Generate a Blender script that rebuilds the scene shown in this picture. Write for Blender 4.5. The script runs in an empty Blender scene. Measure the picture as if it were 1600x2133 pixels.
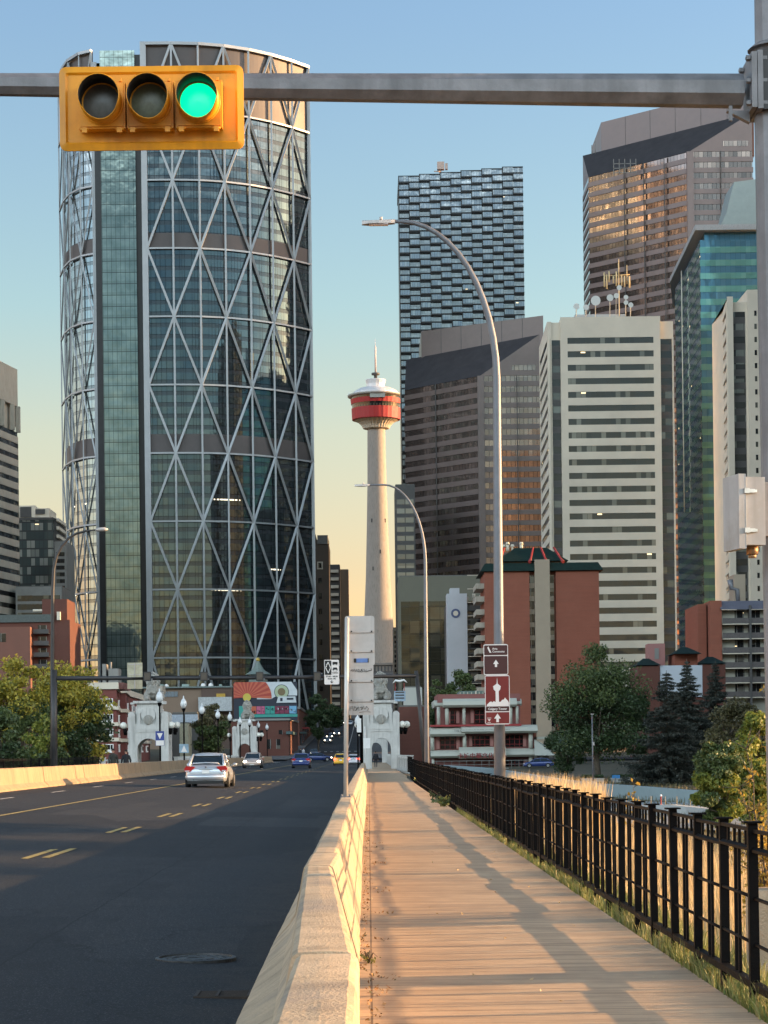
import bpy, math, random
import numpy as np
from mathutils import Vector, Matrix, noise as mnoise
random.seed(7); R=math.radians
sc=bpy.context.scene; COL=sc.collection
F=4560.0; PX,PY=768.0,1566.0; ROLL=R(0.7); CZ=1.7
SR,CR=math.sin(ROLL),math.cos(ROLL)
def W(x,y,D):
    dx=(x-PX)/F; dy=(PY-y)/F
    return Vector(((dx*CR+dy*SR)*D, D, (-dx*SR+dy*CR)*D+CZ))
def G(x,y,z=0.0):      # pixel on a level surface z -> world point
    dx=(x-PX)/F; dy=(PY-y)/F
    k=-dx*SR+dy*CR
    return W(x,y,(z-CZ)/k)
# ------------------------------------------------------------ mesh builder
class MB:
    def __init__(s): s.v=[]; s.f=[]; s.m=[]; s.sm=[]
    def add(s,vs,fs,mi=0,smooth=False):
        o=len(s.v); s.v+= [tuple(p) for p in vs]
        for f in fs: s.f.append(tuple(i+o for i in f)); s.m.append(mi); s.sm.append(smooth)
        return s
    def box(s,x0,x1,y0,y1,z0,z1,mi=0):
        if x0>x1:x0,x1=x1,x0
        if y0>y1:y0,y1=y1,y0
        if z0>z1:z0,z1=z1,z0
        v=[(x0,y0,z0),(x1,y0,z0),(x1,y1,z0),(x0,y1,z0),(x0,y0,z1),(x1,y0,z1),(x1,y1,z1),(x0,y1,z1)]
        return s.add(v,[(0,3,2,1),(4,5,6,7),(0,1,5,4),(1,2,6,5),(2,3,7,6),(3,0,4,7)],mi)
    def prism(s,poly,z0,z1,mi=0):
        a=sum(poly[i][0]*poly[(i+1)%len(poly)][1]-poly[(i+1)%len(poly)][0]*poly[i][1] for i in range(len(poly)))
        if a<0: poly=poly[::-1]
        n=len(poly)
        v=[(p[0],p[1],z0) for p in poly]+[(p[0],p[1],z1) for p in poly]
        f=[tuple(range(n-1,-1,-1)),tuple(range(n,2*n))]+[(i,(i+1)%n,n+(i+1)%n,n+i) for i in range(n)]
        return s.add(v,f,mi)
    def extr(s,poly,plane,a,b,mi=0):   # extrude 2D polygon; plane 'xz' extrudes along y, 'yz' along x
        n=len(poly)
        if plane=='xz': v=[(p[0],a,p[1]) for p in poly]+[(p[0],b,p[1]) for p in poly]
        else: v=[(a,p[0],p[1]) for p in poly]+[(b,p[0],p[1]) for p in poly]
        f=[tuple(range(n)),tuple(range(2*n-1,n-1,-1))]+[(i,n+i,n+(i+1)%n,(i+1)%n) for i in range(n)]
        return s.add(v,f,mi)
    def tube(s,pts,rad,n=8,mi=0,smooth=True,cap=True,rot=0):
        pts=[Vector(p) for p in pts]; k=len(pts)
        if not hasattr(rad,'__len__'): rad=[rad]*k
        v=[]; up=None
        for i,p in enumerate(pts):
            t=(pts[min(i+1,k-1)]-pts[max(i-1,0)])
            if t.length<1e-9: t=Vector((0,0,1))
            t.normalize()
            if up is None:
                up=Vector((0,0,1)) if abs(t.z)<.9 else Vector((1,0,0))
            a=(up-t*up.dot(t))
            if a.length<1e-6: a=t.orthogonal()
            a.normalize(); b=t.cross(a); up=a
            for j in range(n):
                q=2*math.pi*(j+rot)/n
                v.append(p+(a*math.cos(q)+b*math.sin(q))*rad[i])
        f=[]
        for i in range(k-1):
            for j in range(n):
                f.append((i*n+j,i*n+(j+1)%n,(i+1)*n+(j+1)%n,(i+1)*n+j))
        s.add(v,f,mi,smooth)
        if cap:
            o=len(s.v)-k*n
            s.f.append(tuple(o+j for j in range(n-1,-1,-1))); s.m.append(mi); s.sm.append(False)
            s.f.append(tuple(o+(k-1)*n+j for j in range(n))); s.m.append(mi); s.sm.append(False)
        return s
    def lathe(s,prof,c=(0,0,0),n=24,mi=0,smooth=True,flute=0,fa=0):
        v=[];f=[]
        for (r,z) in prof:
            for j in range(n):
                q=2*math.pi*j/n; rr=r*(1+(fa if (flute and j%2) else 0))
                v.append((c[0]+rr*math.cos(q),c[1]+rr*math.sin(q),c[2]+z))
        for i in range(len(prof)-1):
            for j in range(n):
                f.append((i*n+j,i*n+(j+1)%n,(i+1)*n+(j+1)%n,(i+1)*n+j))
        f.append(tuple(range(n-1,-1,-1))); f.append(tuple((len(prof)-1)*n+j for j in range(n)))
        return s.add(v,f,mi,smooth)
    def ball(s,c,r,n=12,m=8,mi=0):
        if not hasattr(r,'__len__'): r=(r,r,r)
        v=[];f=[]
        for i in range(1,m):
            t=math.pi*i/m
            for j in range(n):
                q=2*math.pi*j/n
                v.append((c[0]+r[0]*math.sin(t)*math.cos(q),c[1]+r[1]*math.sin(t)*math.sin(q),c[2]+r[2]*math.cos(t)))
        v.append((c[0],c[1],c[2]+r[2])); v.append((c[0],c[1],c[2]-r[2]))
        T=len(v)-2;B=len(v)-1
        for i in range(m-2):
            for j in range(n): f.append((i*n+j,(i+1)*n+j,(i+1)*n+(j+1)%n,i*n+(j+1)%n))
        for j in range(n):
            f.append((T,j,(j+1)%n)); f.append((B,(m-2)*n+(j+1)%n,(m-2)*n+j))
        return s.add(v,f,mi,True)
    def quad(s,a,b,c,d,mi=0): return s.add([a,b,c,d],[(0,1,2,3)],mi)
    def mesh(s,name,mats):
        me=bpy.data.meshes.new(name); me.from_pydata(s.v,[],s.f)
        if not isinstance(mats,(list,tuple)): mats=[mats]
        for m in mats: me.materials.append(m)
        me.polygons.foreach_set('material_index',s.m); me.polygons.foreach_set('use_smooth',s.sm)
        autouv(me); return me
    def build(s,name,mats,parent=None,loc=None,rot=None):
        return link(name,s.mesh(name,mats),parent,loc,rot)
def autouv(me):
    nl=len(me.loops); nv=len(me.vertices); npg=len(me.polygons)
    if nl==0: return
    co=np.empty(nv*3); me.vertices.foreach_get('co',co); co=co.reshape(-1,3)
    vi=np.empty(nl,dtype=np.int64); me.loops.foreach_get('vertex_index',vi)
    nr=np.empty(npg*3); me.polygons.foreach_get('normal',nr); nr=nr.reshape(-1,3)
    lt=np.empty(npg,dtype=np.int64); me.polygons.foreach_get('loop_total',lt)
    pn=np.repeat(nr,lt,axis=0); p=co[vi]
    t=np.stack([-pn[:,1],pn[:,0]],1); ln=np.linalg.norm(t,axis=1); flat=np.abs(pn[:,2])>.75
    ln[ln<1e-6]=1; t=t/ln[:,None]
    u=(p[:,:2]*t).sum(1); v=p[:,2].copy()
    u[flat]=p[flat,0]; v[flat]=p[flat,1]
    uv=me.uv_layers.new(name='UVMap'); uv.data.foreach_set('uv',np.stack([u,v],1).ravel())
def link(name,me,parent=None,loc=None,rot=None):
    o=bpy.data.objects.new(name,me); COL.objects.link(o)
    if parent: o.parent=parent
    if loc is not None: o.location=loc
    if rot is not None: o.rotation_euler=(0,0,rot) if not hasattr(rot,'__len__') else rot
    return o
def tag(o,label=None,cat=None,group=None,kind=None):
    if label: o['label']=label
    if cat: o['category']=cat
    if group: o['group']=group
    if kind: o['kind']=kind
    return o
def thing(name,label,cat,loc=(0,0,0),rotz=0,group=None):
    o=bpy.data.objects.new(name,None); COL.objects.link(o); o.location=loc; o.rotation_euler=(0,0,rotz)
    o.empty_display_size=.3
    return tag(o,label,cat,group)
def struct(name,mb,m): return tag(mb.build(name,m),kind='structure')
def dup(o,parent=None,loc=None,rotz=None,label=None):
    c=o.copy(); COL.objects.link(c)
    if parent: c.parent=parent
    if loc is not None: c.location=loc
    if rotz is not None: c.rotation_euler=(0,0,rotz)
    if label: c['label']=label
    for ch in [x for x in bpy.data.objects if x.parent==o]: dup(ch,c)
    return c
def text_mb(body,size,thick=.004,align='CENTER',bold=0.0):
    cu=bpy.data.curves.new('lettering','FONT'); cu.body=body; cu.size=size; cu.extrude=thick; cu.align_x=align; cu.align_y='CENTER'; cu.offset=bold; cu.resolution_u=2
    o=bpy.data.objects.new('lettering',cu); COL.objects.link(o)
    dg=bpy.context.evaluated_depsgraph_get(); me=bpy.data.meshes.new_from_object(o.evaluated_get(dg))
    m=MB(); m.v=[(v.co.x,-v.co.z,v.co.y) for v in me.vertices]
    m.f=[tuple(p.vertices) for p in me.polygons]; m.m=[0]*len(m.f); m.sm=[False]*len(m.f)
    bpy.data.objects.remove(o); bpy.data.curves.remove(cu); bpy.data.meshes.remove(me)
    return m
def shift(m,dx,dy,dz,sx=1,sz=1):
    m.v=[(v[0]*sx+dx,v[1]+dy,v[2]*sz+dz) for v in m.v]; return m
def merge(a,b,mi=None):
    a.add(b.v,b.f); k=len(b.f)
    for i in range(k):
        a.m[-k+i]=b.m[i] if mi is None else mi; a.sm[-k+i]=b.sm[i]
    return a
def fused(m,voxel,mats,name,parent=None,smooth_it=2,loc=None,rot=None):
    me=m.mesh(name,mats); o=bpy.data.objects.new(name,me); COL.objects.link(o)
    md=o.modifiers.new('r','REMESH'); md.mode='VOXEL'; md.voxel_size=voxel; md.use_smooth_shade=True
    if smooth_it:
        s2=o.modifiers.new('s','SMOOTH'); s2.iterations=smooth_it; s2.factor=.5
    dg=bpy.context.evaluated_depsgraph_get(); me2=bpy.data.meshes.new_from_object(o.evaluated_get(dg))
    bpy.data.objects.remove(o); me2.name=name
    if not me2.materials: me2.materials.append(mats if not isinstance(mats,(list,tuple)) else mats[0])
    return link(name,me2,parent,loc,rot)
# ------------------------------------------------------------ materials
class NT:
    def __init__(s,name):
        s.mat=bpy.data.materials.new(name); s.mat.use_nodes=True; s.t=s.mat.node_tree; s.n=s.t.nodes; s.n.clear()
        s.out=s.n.new('ShaderNodeOutputMaterial')
    def node(s,ty,**kw):
        n=s.n.new(ty)
        for k,v in kw.items(): setattr(n,k,v)
        return n
    def put(s,sock,val):
        if isinstance(val,bpy.types.NodeSocket): s.t.links.new(val,sock)
        elif isinstance(val,(tuple,list)) and len(val)==3 and sock.type=='RGBA': sock.default_value=(*val,1)
        else: sock.default_value=val
    def math(s,op,a,b=0.0,c=0.0,clamp=False):
        n=s.node('ShaderNodeMath',operation=op,use_clamp=clamp)
        s.put(n.inputs[0],a); s.put(n.inputs[1],b); s.put(n.inputs[2],c); return n.outputs[0]
    def mix(s,f,a,b,mode='MIX'):
        n=s.node('ShaderNodeMix',data_type='RGBA',blend_type=mode)
        s.put(n.inputs[0],f); s.put(n.inputs[6],a); s.put(n.inputs[7],b); return n.outputs[2]
    def noise(s,vec,scale,detail=4,rough=.6,dist=0):
        n=s.node('ShaderNodeTexNoise'); 
        if vec is not None: s.put(n.inputs['Vector'],vec)
        n.inputs['Scale'].default_value=scale; n.inputs['Detail'].default_value=detail; n.inputs['Roughness'].default_value=rough; n.inputs['Distortion'].default_value=dist
        return n.outputs[0]
    def ramp(s,f,a,b):
        n=s.node('ShaderNodeMapRange'); s.put(n.inputs[0],f); n.inputs[1].default_value=a; n.inputs[2].default_value=b; return n.outputs[0]
    def coord(s,what='Object',scale=None):
        o=s.node('ShaderNodeTexCoord').outputs[what]
        if scale is not None:
            m=s.node('ShaderNodeMapping'); s.put(m.inputs[0],o); m.inputs['Scale'].default_value=scale; o=m.outputs[0]
        return o
    def sep(s,v):
        n=s.node('ShaderNodeSeparateXYZ'); s.put(n.inputs[0],v); return n.outputs
    def comb(s,x,y,z=0.0):
        n=s.node('ShaderNodeCombineXYZ'); s.put(n.inputs[0],x); s.put(n.inputs[1],y); s.put(n.inputs[2],z); return n.outputs[0]
    def bump(s,h,strength=.3,dist=.02):
        n=s.node('ShaderNodeBump'); s.put(n.inputs['Height'],h); n.inputs['Strength'].default_value=strength; n.inputs['Distance'].default_value=dist; return n.outputs[0]
    def pbr(s,col,rough=.6,metal=0.0,normal=None,em=None,emc=None,spec=None,coat=0,ior=None):
        b=s.node('ShaderNodeBsdfPrincipled'); s.put(b.inputs['Base Color'],col); s.put(b.inputs['Roughness'],rough); s.put(b.inputs['Metallic'],metal)
        if normal is not None: s.put(b.inputs['Normal'],normal)
        if em is not None:
            s.put(b.inputs['Emission Strength'],em); s.put(b.inputs['Emission Color'],emc if emc is not None else col)
        if spec is not None: s.put(b.inputs['Specular IOR Level'],spec)
        if ior: b.inputs['IOR'].default_value=ior
        if coat: b.inputs['Coat Weight'].default_value=coat; b.inputs['Coat Roughness'].default_value=.04
        s.t.links.new(b.outputs[0],s.out.inputs[0]); return b
def sc3(c,k): return tuple(min(1,x*k) for x in c)
def mat(name,col,rough=.6,metal=0.0,nscale=3.0,amt=.25,bump=0.0,bscale=40,coat=0,dirt=None,streak=False,spec=None):
    t=NT(name); v=t.coord('Object')
    n1=t.noise(v,nscale,5,.65)
    c=t.mix(t.ramp(n1,.3,.7),sc3(col,1-amt),sc3(col,1+amt))
    if streak:
        vs=t.coord('Object',(2.5,2.5,.25)); n2=t.noise(vs,1.5,4,.6)
        c=t.mix(t.ramp(n2,.5,.75),c,sc3(col,.62))
    if dirt:
        n3=t.noise(v,nscale*.35,6,.7); c=t.mix(t.math('MULTIPLY',t.ramp(n3,.52,.7),.8),c,dirt)
    nm=None
    if bump: nm=t.bump(t.noise(v,bscale,4,.6),bump,.02)
    rr=t.math('ADD',t.math('MULTIPLY',n1,.2),rough-.1)
    t.pbr(c,rr,metal,nm,coat=coat,spec=spec); return t.mat
def emis(name,col,st,base=None):
    t=NT(name); t.pbr(base or col,.3,0,em=st,emc=col); return t.mat
def brickmat(name,c1,c2,mortar,bw=.22,bh=.075,var=.25):
    t=NT(name); uv=t.coord('UV')
    b=t.node('ShaderNodeTexBrick'); t.put(b.inputs['Vector'],uv); b.inputs['Scale'].default_value=1
    b.inputs['Brick Width'].default_value=bw; b.inputs['Row Height'].default_value=bh; b.inputs['Mortar Size'].default_value=.008
    b.inputs['Color1'].default_value=(*c1,1); b.inputs['Color2'].default_value=(*c2,1); b.inputs['Mortar'].default_value=(*mortar,1)
    n=t.noise(t.coord('Object'),.25,5,.7)
    n2=t.noise(t.comb(t.math('MULTIPLY',t.sep(uv)[0],.15),t.math('MULTIPLY',t.sep(uv)[1],2.2)),1.0,3,.6)
    c=t.mix(t.ramp(n,.3,.7),b.outputs[0],sc3(c1,1-var)); c=t.mix(t.math('MULTIPLY',t.ramp(n2,.4,.7),.35),c,sc3(c2,1.25))
    t.pbr(c,.85); return t.mat
def glass(name,cw,ch,base,alt,mull,metal=.45,rough=.06,lit=0.0,litc=(1,.75,.4),wob=.12,mt=.06,alt_p=.3,hm=0.0,v0=0.0,slab=None,slabh=.3,wobs=.25):
    """window ribbon: cells of cw x ch metres in UV, blinds or rooms behind each pane, frames between"""
    t=NT(name); uv=t.sep(t.coord('UV'))
    u=t.math('DIVIDE',uv[0],cw); v=t.math('DIVIDE',t.math('SUBTRACT',uv[1],v0),ch)
    fu=t.math('FRACT',u); fv=t.math('FRACT',v); cell=t.comb(t.math('FLOOR',u),t.math('FLOOR',v))
    wn=t.node('ShaderNodeTexWhiteNoise',noise_dimensions='2D'); t.put(wn.inputs['Vector'],cell)
    wn2=t.node('ShaderNodeTexWhiteNoise',noise_dimensions='3D'); t.put(wn2.inputs['Vector'],t.comb(t.math('FLOOR',t.math('DIVIDE',u,3.0)),t.math('FLOOR',v),5.0))
    isalt=t.math('LESS_THAN',wn.outputs[0],alt_p)
    c=t.mix(isalt,base,alt); c=t.mix(t.math('MULTIPLY',wn2.outputs[0],.5),c,sc3(base,.55))
    fr=t.math('LESS_THAN',fu,mt/cw)
    if hm: fr=t.math('MAXIMUM',fr,t.math('LESS_THAN',fv,hm/ch))
    met=metal
    if slab is not None:
        sl=t.math('LESS_THAN',fv,slabh); c=t.mix(sl,c,slab)
    c=t.mix(fr,c,mull)
    met=t.math('MULTIPLY',t.math('SUBTRACT',1.0,fr),metal)
    ov=t.coord('Object')
    nn=t.noise(ov,wobs,2,.5)
    wc=t.node('ShaderNodeVectorMath',operation='SUBTRACT'); t.put(wc.inputs[0],wn.outputs[1]); wc.inputs[1].default_value=(.5,.5,.5)
    wm=t.node('ShaderNodeVectorMath',operation='SCALE'); t.put(wm.inputs[0],wc.outputs[0]); wm.inputs['Scale'].default_value=.012
    geo=t.node('ShaderNodeNewGeometry')
    bn=t.node('ShaderNodeBump'); t.put(bn.inputs['Height'],nn); bn.inputs['Strength'].default_value=wob; bn.inputs['Distance'].default_value=.4
    va=t.node('ShaderNodeVectorMath',operation='ADD'); t.put(va.inputs[0],bn.outputs[0]); t.put(va.inputs[1],wm.outputs[0])
    nz=t.node('ShaderNodeVectorMath',operation='NORMALIZE'); t.put(nz.inputs[0],va.outputs[0])
    em=None
    if lit: 
        wn3=t.node('ShaderNodeTexWhiteNoise',noise_dimensions='3D'); t.put(wn3.inputs['Vector'],t.comb(t.math('FLOOR',u),t.math('FLOOR',v),9.0))
        em=t.math('MULTIPLY',t.math('LESS_THAN',wn3.outputs[0],lit),t.math('SUBTRACT',1.0,fr))
        em=t.math('MULTIPLY',em,t.math('LESS_THAN',t.math('ABSOLUTE',t.math('SUBTRACT',fv,.85)),.05)); em=t.math('MULTIPLY',em,.8)
    t.pbr(c,rough,met,nz.outputs[0],em=em,emc=litc,ior=1.6); return t.mat
def leafmat(name,cols,tr=.35):
    t=NT(name); g=t.node('ShaderNodeNewGeometry'); rnd=g.outputs['Random Per Island']
    cr=t.node('ShaderNodeValToRGB'); t.put(cr.inputs[0],rnd); e=cr.color_ramp.elements
    e[0].color=(*cols[0],1); e[1].color=(*cols[-1],1)
    for i,c in enumerate(cols[1:-1]):
        k=e.new((i+1)/(len(cols)-1)); k.color=(*c,1)
    n=t.noise(t.coord('Object'),.55,3,.6)
    c=t.mix(t.ramp(n,.35,.7),cr.outputs[0],sc3(cols[-1],.9),'MIX')
    c=t.mix(.5,cr.outputs[0],c)
    d=t.node('ShaderNodeBsdfPrincipled'); t.put(d.inputs['Base Color'],c); d.inputs['Roughness'].default_value=.55
    tl=t.node('ShaderNodeBsdfTranslucent'); t.put(tl.inputs[0],c)
    mx=t.node('ShaderNodeMixShader'); mx.inputs[0].default_value=tr
    t.t.links.new(d.outputs[0],mx.inputs[1]); t.t.links.new(tl.outputs[0],mx.inputs[2]); t.t.links.new(mx.outputs[0],t.out.inputs[0])
    return t.mat
M={}
M['barrier']=mat('barrier_concrete',(.50,.38,.25),.85,0,2.2,.18,.9,55,dirt=(.27,.23,.19),streak=True)
M['walk']=None
M['steel']=mat('galvanised_steel',(.20,.195,.20),.55,.3,4,.28,.15,30,streak=True)
M['lampsteel']=mat('lamp_pole_steel',(.155,.16,.175),.5,.3,3,.15)
M['alu']=mat('sign_back_aluminium',(.47,.43,.40),.55,.35,3,.1,streak=True)
M['black']=mat('black_paint',(.0035,.003,.003),.6,0,6,.4,.2,80,spec=.08)
M['darkpole']=mat('dark_pole_paint',(.03,.028,.028),.5,0,3,.3)
M['yellow']=mat('signal_yellow_paint',(.74,.295,.006),.5,0,2.6,.13,.05,60,dirt=(.42,.15,.012),streak=True)
M['blackin']=mat('visor_black',(.008,.008,.008),.6,0,3,.2)
M['white']=mat('white_paint',(.75,.74,.71),.5,0,3,.06)
M['signwhite']=mat('sign_white',(.72,.66,.62),.45,0,3,.04)
M['signbrown']=mat('sign_dark_brown',(.055,.012,.010),.4,0,3,.1)
M['signred']=mat('sign_dark_red',(.16,.012,.008),.4,0,3,.1)
M['sblack']=mat('sign_black',(.01,.01,.011),.4,0,3,.1)
M['stone']=mat('carved_limestone',(.50,.49,.46),.85,0,1.2,.1,.5,12,dirt=(.40,.385,.36),streak=True)
M['lionstone']=mat('lion_stone',(.28,.27,.24),.9,0,2.0,.22,.8,8,dirt=(.2,.19,.17))
M['globe']=mat('opal_globe',(.72,.70,.62),.3,0,2,.04)
M['acorn']=mat('acorn_glass',(.62,.64,.64),.15,0,2,.1)
M['greyconc']=mat('grey_concrete',(.36,.36,.34),.85,0,.5,.12,.3,8)
M['woodtrunk']=mat('bark',(.09,.07,.05),.9,0,4,.4,.8,12)
M['rubber']=mat('tyre_rubber',(.012,.012,.012),.8,0,3,.2)
M['rim']=mat('wheel_rim',(.45,.45,.46),.3,.8,3,.1)
M['carglass']=mat('car_glass',(.015,.02,.022),.05,.0,1,.2,spec=1.0)
M['tail']=emis('tail_light_red',(1,.03,.02),.03,(.30,.006,.008))
M['tailon']=emis('tail_light_lit',(1,.07,.03),3.5,(.6,.02,.02))
M['head']=emis('head_lamp_lit',(1,.86,.62),9,(.9,.9,.8))
M['lens']=mat('clear_lens',(.6,.5,.5),.15,.1,3,.1)
def paint(name,c,metal=.5): return mat(name,c,.3,metal,2,.05,coat=.6)
M['silver']=paint('silver_car_paint',(.50,.52,.55),.5); M['blue']=paint('blue_car_paint',(.02,.04,.16),.2); M['taxi']=paint('yellow_car_paint',(.75,.42,.02),0)
M['cream']=paint('champagne_car_paint',(.55,.42,.35),.3); M['wcar']=paint('white_car_paint',(.55,.56,.6),0); M['dcar']=paint('dark_car_paint',(.05,.05,.055),.3)
# ------------------------------------------------------------ light, sky, camera
SUN_EL,SUN_AZ=R(10.0),R(7.0)      # sun low over the right side, a touch ahead
sdir=Vector((math.cos(SUN_EL)*math.cos(SUN_AZ),math.cos(SUN_EL)*math.sin(SUN_AZ),math.sin(SUN_EL)))
sl=bpy.data.lights.new('sun','SUN'); sl.energy=5.0; sl.angle=R(.5); sl.color=(1.0,.60,.28)
so=link('sun',sl); so.rotation_euler=sdir.to_track_quat('Z','Y').to_euler()
wd=bpy.data.worlds.new('World'); sc.world=wd; wd.use_nodes=True; nt=wd.node_tree; nt.nodes.clear()
sky=nt.nodes.new('ShaderNodeTexSky'); sky.sky_type='NISHITA'; sky.sun_disc=False; sky.sun_elevation=SUN_EL; sky.sun_rotation=math.pi/2-SUN_AZ
sky.air_density=1.1; sky.dust_density=1.6; sky.ozone_density=2.4; sky.altitude=1000
bg=nt.nodes.new('ShaderNodeBackground'); bg.inputs[1].default_value=.108; wo=nt.nodes.new('ShaderNodeOutputWorld')
tcw=nt.nodes.new('ShaderNodeTexCoord'); sx=nt.nodes.new('ShaderNodeSeparateXYZ'); nt.links.new(tcw.outputs['Generated'],sx.inputs[0])
crw=nt.nodes.new('ShaderNodeValToRGB'); nt.links.new(sx.outputs[2],crw.inputs[0]); ce=crw.color_ramp.elements
ce[0].position=0.0; ce[0].color=(1.667,0.855,0.470,1); ce[1].position=1.0; ce[1].color=(1,1,1,1)
for p_,c_ in ((0.08, (1.436, 0.838, 0.53)), (0.144, (1.487, 1.0, 0.65)), (0.2, (1.282, 1.094, 0.829)), (0.32, (1.179, 1.077, 0.991)), (0.6, (0.94, 0.94, 0.855))):
    k_=ce.new(p_); k_.color=(*c_,1)
mxw=nt.nodes.new('ShaderNodeMix'); mxw.data_type='RGBA'; mxw.blend_type='MULTIPLY'; mxw.inputs[0].default_value=1
nt.links.new(sky.outputs[0],mxw.inputs[6]); nt.links.new(crw.outputs[0],mxw.inputs[7]); 
def mr(sock,a,b,c=0.,d=1.):
    n=nt.nodes.new('ShaderNodeMapRange'); n.interpolation_type='SMOOTHSTEP'; nt.links.new(sock,n.inputs[0]); n.inputs[1].default_value=a; n.inputs[2].default_value=b; n.inputs[3].default_value=c; n.inputs[4].default_value=d; return n.outputs[0]
def mul2(a,b):
    n=nt.nodes.new('ShaderNodeMath'); n.operation='MULTIPLY'; nt.links.new(a,n.inputs[0]); nt.links.new(b,n.inputs[1]); return n.outputs[0]
def tintw(fac,src,c):
    n=nt.nodes.new('ShaderNodeMix'); n.data_type='RGBA'; n.blend_type='MULTIPLY'; nt.links.new(fac,n.inputs[0]); nt.links.new(src,n.inputs[6]); n.inputs[7].default_value=(*c,1); return n.outputs[2]
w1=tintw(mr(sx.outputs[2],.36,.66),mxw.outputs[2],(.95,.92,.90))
w2_=tintw(mul2(mul2(mr(sx.outputs[1],.1,-.45),mr(sx.outputs[2],.24,.36)),mr(sx.outputs[2],.62,.42)),w1,(15.5,11.2,8.2))  # northern sky band out of view, brightened as added fill for shaded facades
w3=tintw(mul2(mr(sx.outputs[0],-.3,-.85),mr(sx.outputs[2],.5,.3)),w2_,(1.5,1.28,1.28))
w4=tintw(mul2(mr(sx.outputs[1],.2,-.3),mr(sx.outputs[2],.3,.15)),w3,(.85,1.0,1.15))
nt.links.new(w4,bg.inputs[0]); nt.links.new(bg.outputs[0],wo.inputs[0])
cam=bpy.data.cameras.new('camera'); co=link('camera',cam); sc.camera=co
cam.sensor_fit='VERTICAL'; cam.sensor_height=24; cam.lens=24*F/2133; cam.shift_x=32/2133; cam.shift_y=499.5/2133
cam.clip_start=.1; cam.clip_end=20000
co.matrix_world=Matrix(((CR,SR,0,0),(0,0,-1,0),(-SR,CR,0,CZ),(0,0,0,1)))
sc.view_settings.view_transform='Standard'; sc.view_settings.look='None'; sc.view_settings.exposure=1.43; sc.view_settings.gamma=1
sc.render.engine='CYCLES'; sc.cycles.max_bounces=6; sc.cycles.transparent_max_bounces=6
try: sc.render.resolution_x=768; sc.render.resolution_y=1024
except Exception: pass
# ------------------------------------------------------------ ground
def street(Y):
    if Y<345: return 0.0
    a=[(345,0),(430,1.0),(550,4.6),(750,12),(900,15.5),(1300,19),(9000,20)]
    for i in range(len(a)-1):
        if Y<=a[i+1][0]:
            t=(Y-a[i][0])/(a[i+1][0]-a[i][0]); return a[i][1]+t*(a[i+1][1]-a[i][1])
    return 20.
def gz(X,Y):
    s=street(Y)-.25 if Y>345 else -.3
    if Y<345:
        if X>2.4: s=-.06-min(1,(X-2.4)/7)*1.7
        elif X<-14: s=-.3-min(1,(-14-X)/8)*1.5
        else: s=-.5
        k=max(0,(Y-300)/45); s=s*(1-k)-.25*k
    return s
xs=[-4000,-1500,-600,-300,-150,-80,-50,-35,-25,-22,-19,-16,-14,-13,-7,-.5,2.4,2.48,3,3.5,4,5,6,8,10,14,20,30,45,70,110,180,400,900,2000,4000]
ys=[-400,-100,-30,0,10,20,40,60,90,130,170,220,260,300,320,345,380,430,490,550,650,750,850,900,1100,1300,2000,4000,9000]
g=MB(); g.v=[(x,y,gz(x,y)) for y in ys for x in xs]; nx=len(xs)
for j in range(len(ys)-1):
    for i in range(nx-1):
        g.f.append((j*nx+i,j*nx+i+1,(j+1)*nx+i+1,(j+1)*nx+i)); g.m.append(0); g.sm.append(True)
t=NT('ground_earth'); v=t.coord('Object'); n=t.noise(v,.12,6,.7); n2=t.noise(v,2.5,5,.7)
c=t.mix(t.ramp(n,.35,.65),(.035,.04,.02),(.085,.07,.045)); c=t.mix(t.ramp(n2,.4,.7),c,(.13,.10,.06))
t.pbr(c,.95,normal=t.bump(n2,.5,.05)); M['ground']=t.mat
struct('ground',g,M['ground'])
hl=MB(); hx=[-3500+i*140 for i in range(51)]; hy=[-420,-520,-640,-800,-1100,-1700]; hh_=[-1,22,50,78,92,96]
hl.v=[(x,y,h*(1+.16*mnoise.noise(Vector((x*.004,y*.003,0)))) if h>0 else h) for y,h in zip(hy,hh_) for x in hx]
for j in range(5):
    for i in range(50): hl.f.append((j*51+i,(j+1)*51+i,(j+1)*51+i+1,j*51+i+1)); hl.m.append(0); hl.sm.append(True)
struct('hill',hl,mat('wooded_bluff',(.03,.035,.02),.95,0,.02,.5))  # unseen bluff behind the camera, sized to darken low glass reflections
# road
t=NT('asphalt'); v=t.coord('Object'); n=t.noise(v,70,3,.8); n2=t.noise(v,.5,5,.7)
sp=t.sep(v); lane=t.noise(t.comb(t.math('MULTIPLY',sp[0],1.1),t.math('MULTIPLY',sp[1],.03)),1.3,4,.6)
c=t.mix(t.ramp(n,.25,.8),(.003,.004,.007),(.034,.036,.041)); c=t.mix(t.ramp(n2,.3,.75),c,t.mix(.5,c,(.036,.033,.031)))
c=t.mix(t.math('MULTIPLY',t.ramp(lane,.5,.7),.45),c,(.011,.012,.015))
vo=t.node('ShaderNodeTexVoronoi'); vo.feature='F1'; t.put(vo.inputs['Vector'],v); vo.inputs['Scale'].default_value=34
c=t.mix(t.math('MULTIPLY',t.math('LESS_THAN',vo.outputs[0],.22),.8),c,(.17,.165,.16))
vc=t.node('ShaderNodeTexVoronoi'); vc.feature='DISTANCE_TO_EDGE'; nz_=t.noise(v,1.3,4,.7)
vm_=t.node('ShaderNodeVectorMath',operation='ADD'); t.put(vm_.inputs[0],v); t.put(vm_.inputs[1],t.comb(t.math('MULTIPLY',nz_,2.0),t.math('MULTIPLY',nz_,1.6))); t.put(vc.inputs['Vector'],vm_.outputs[0]); vc.inputs['Scale'].default_value=.22
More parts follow.
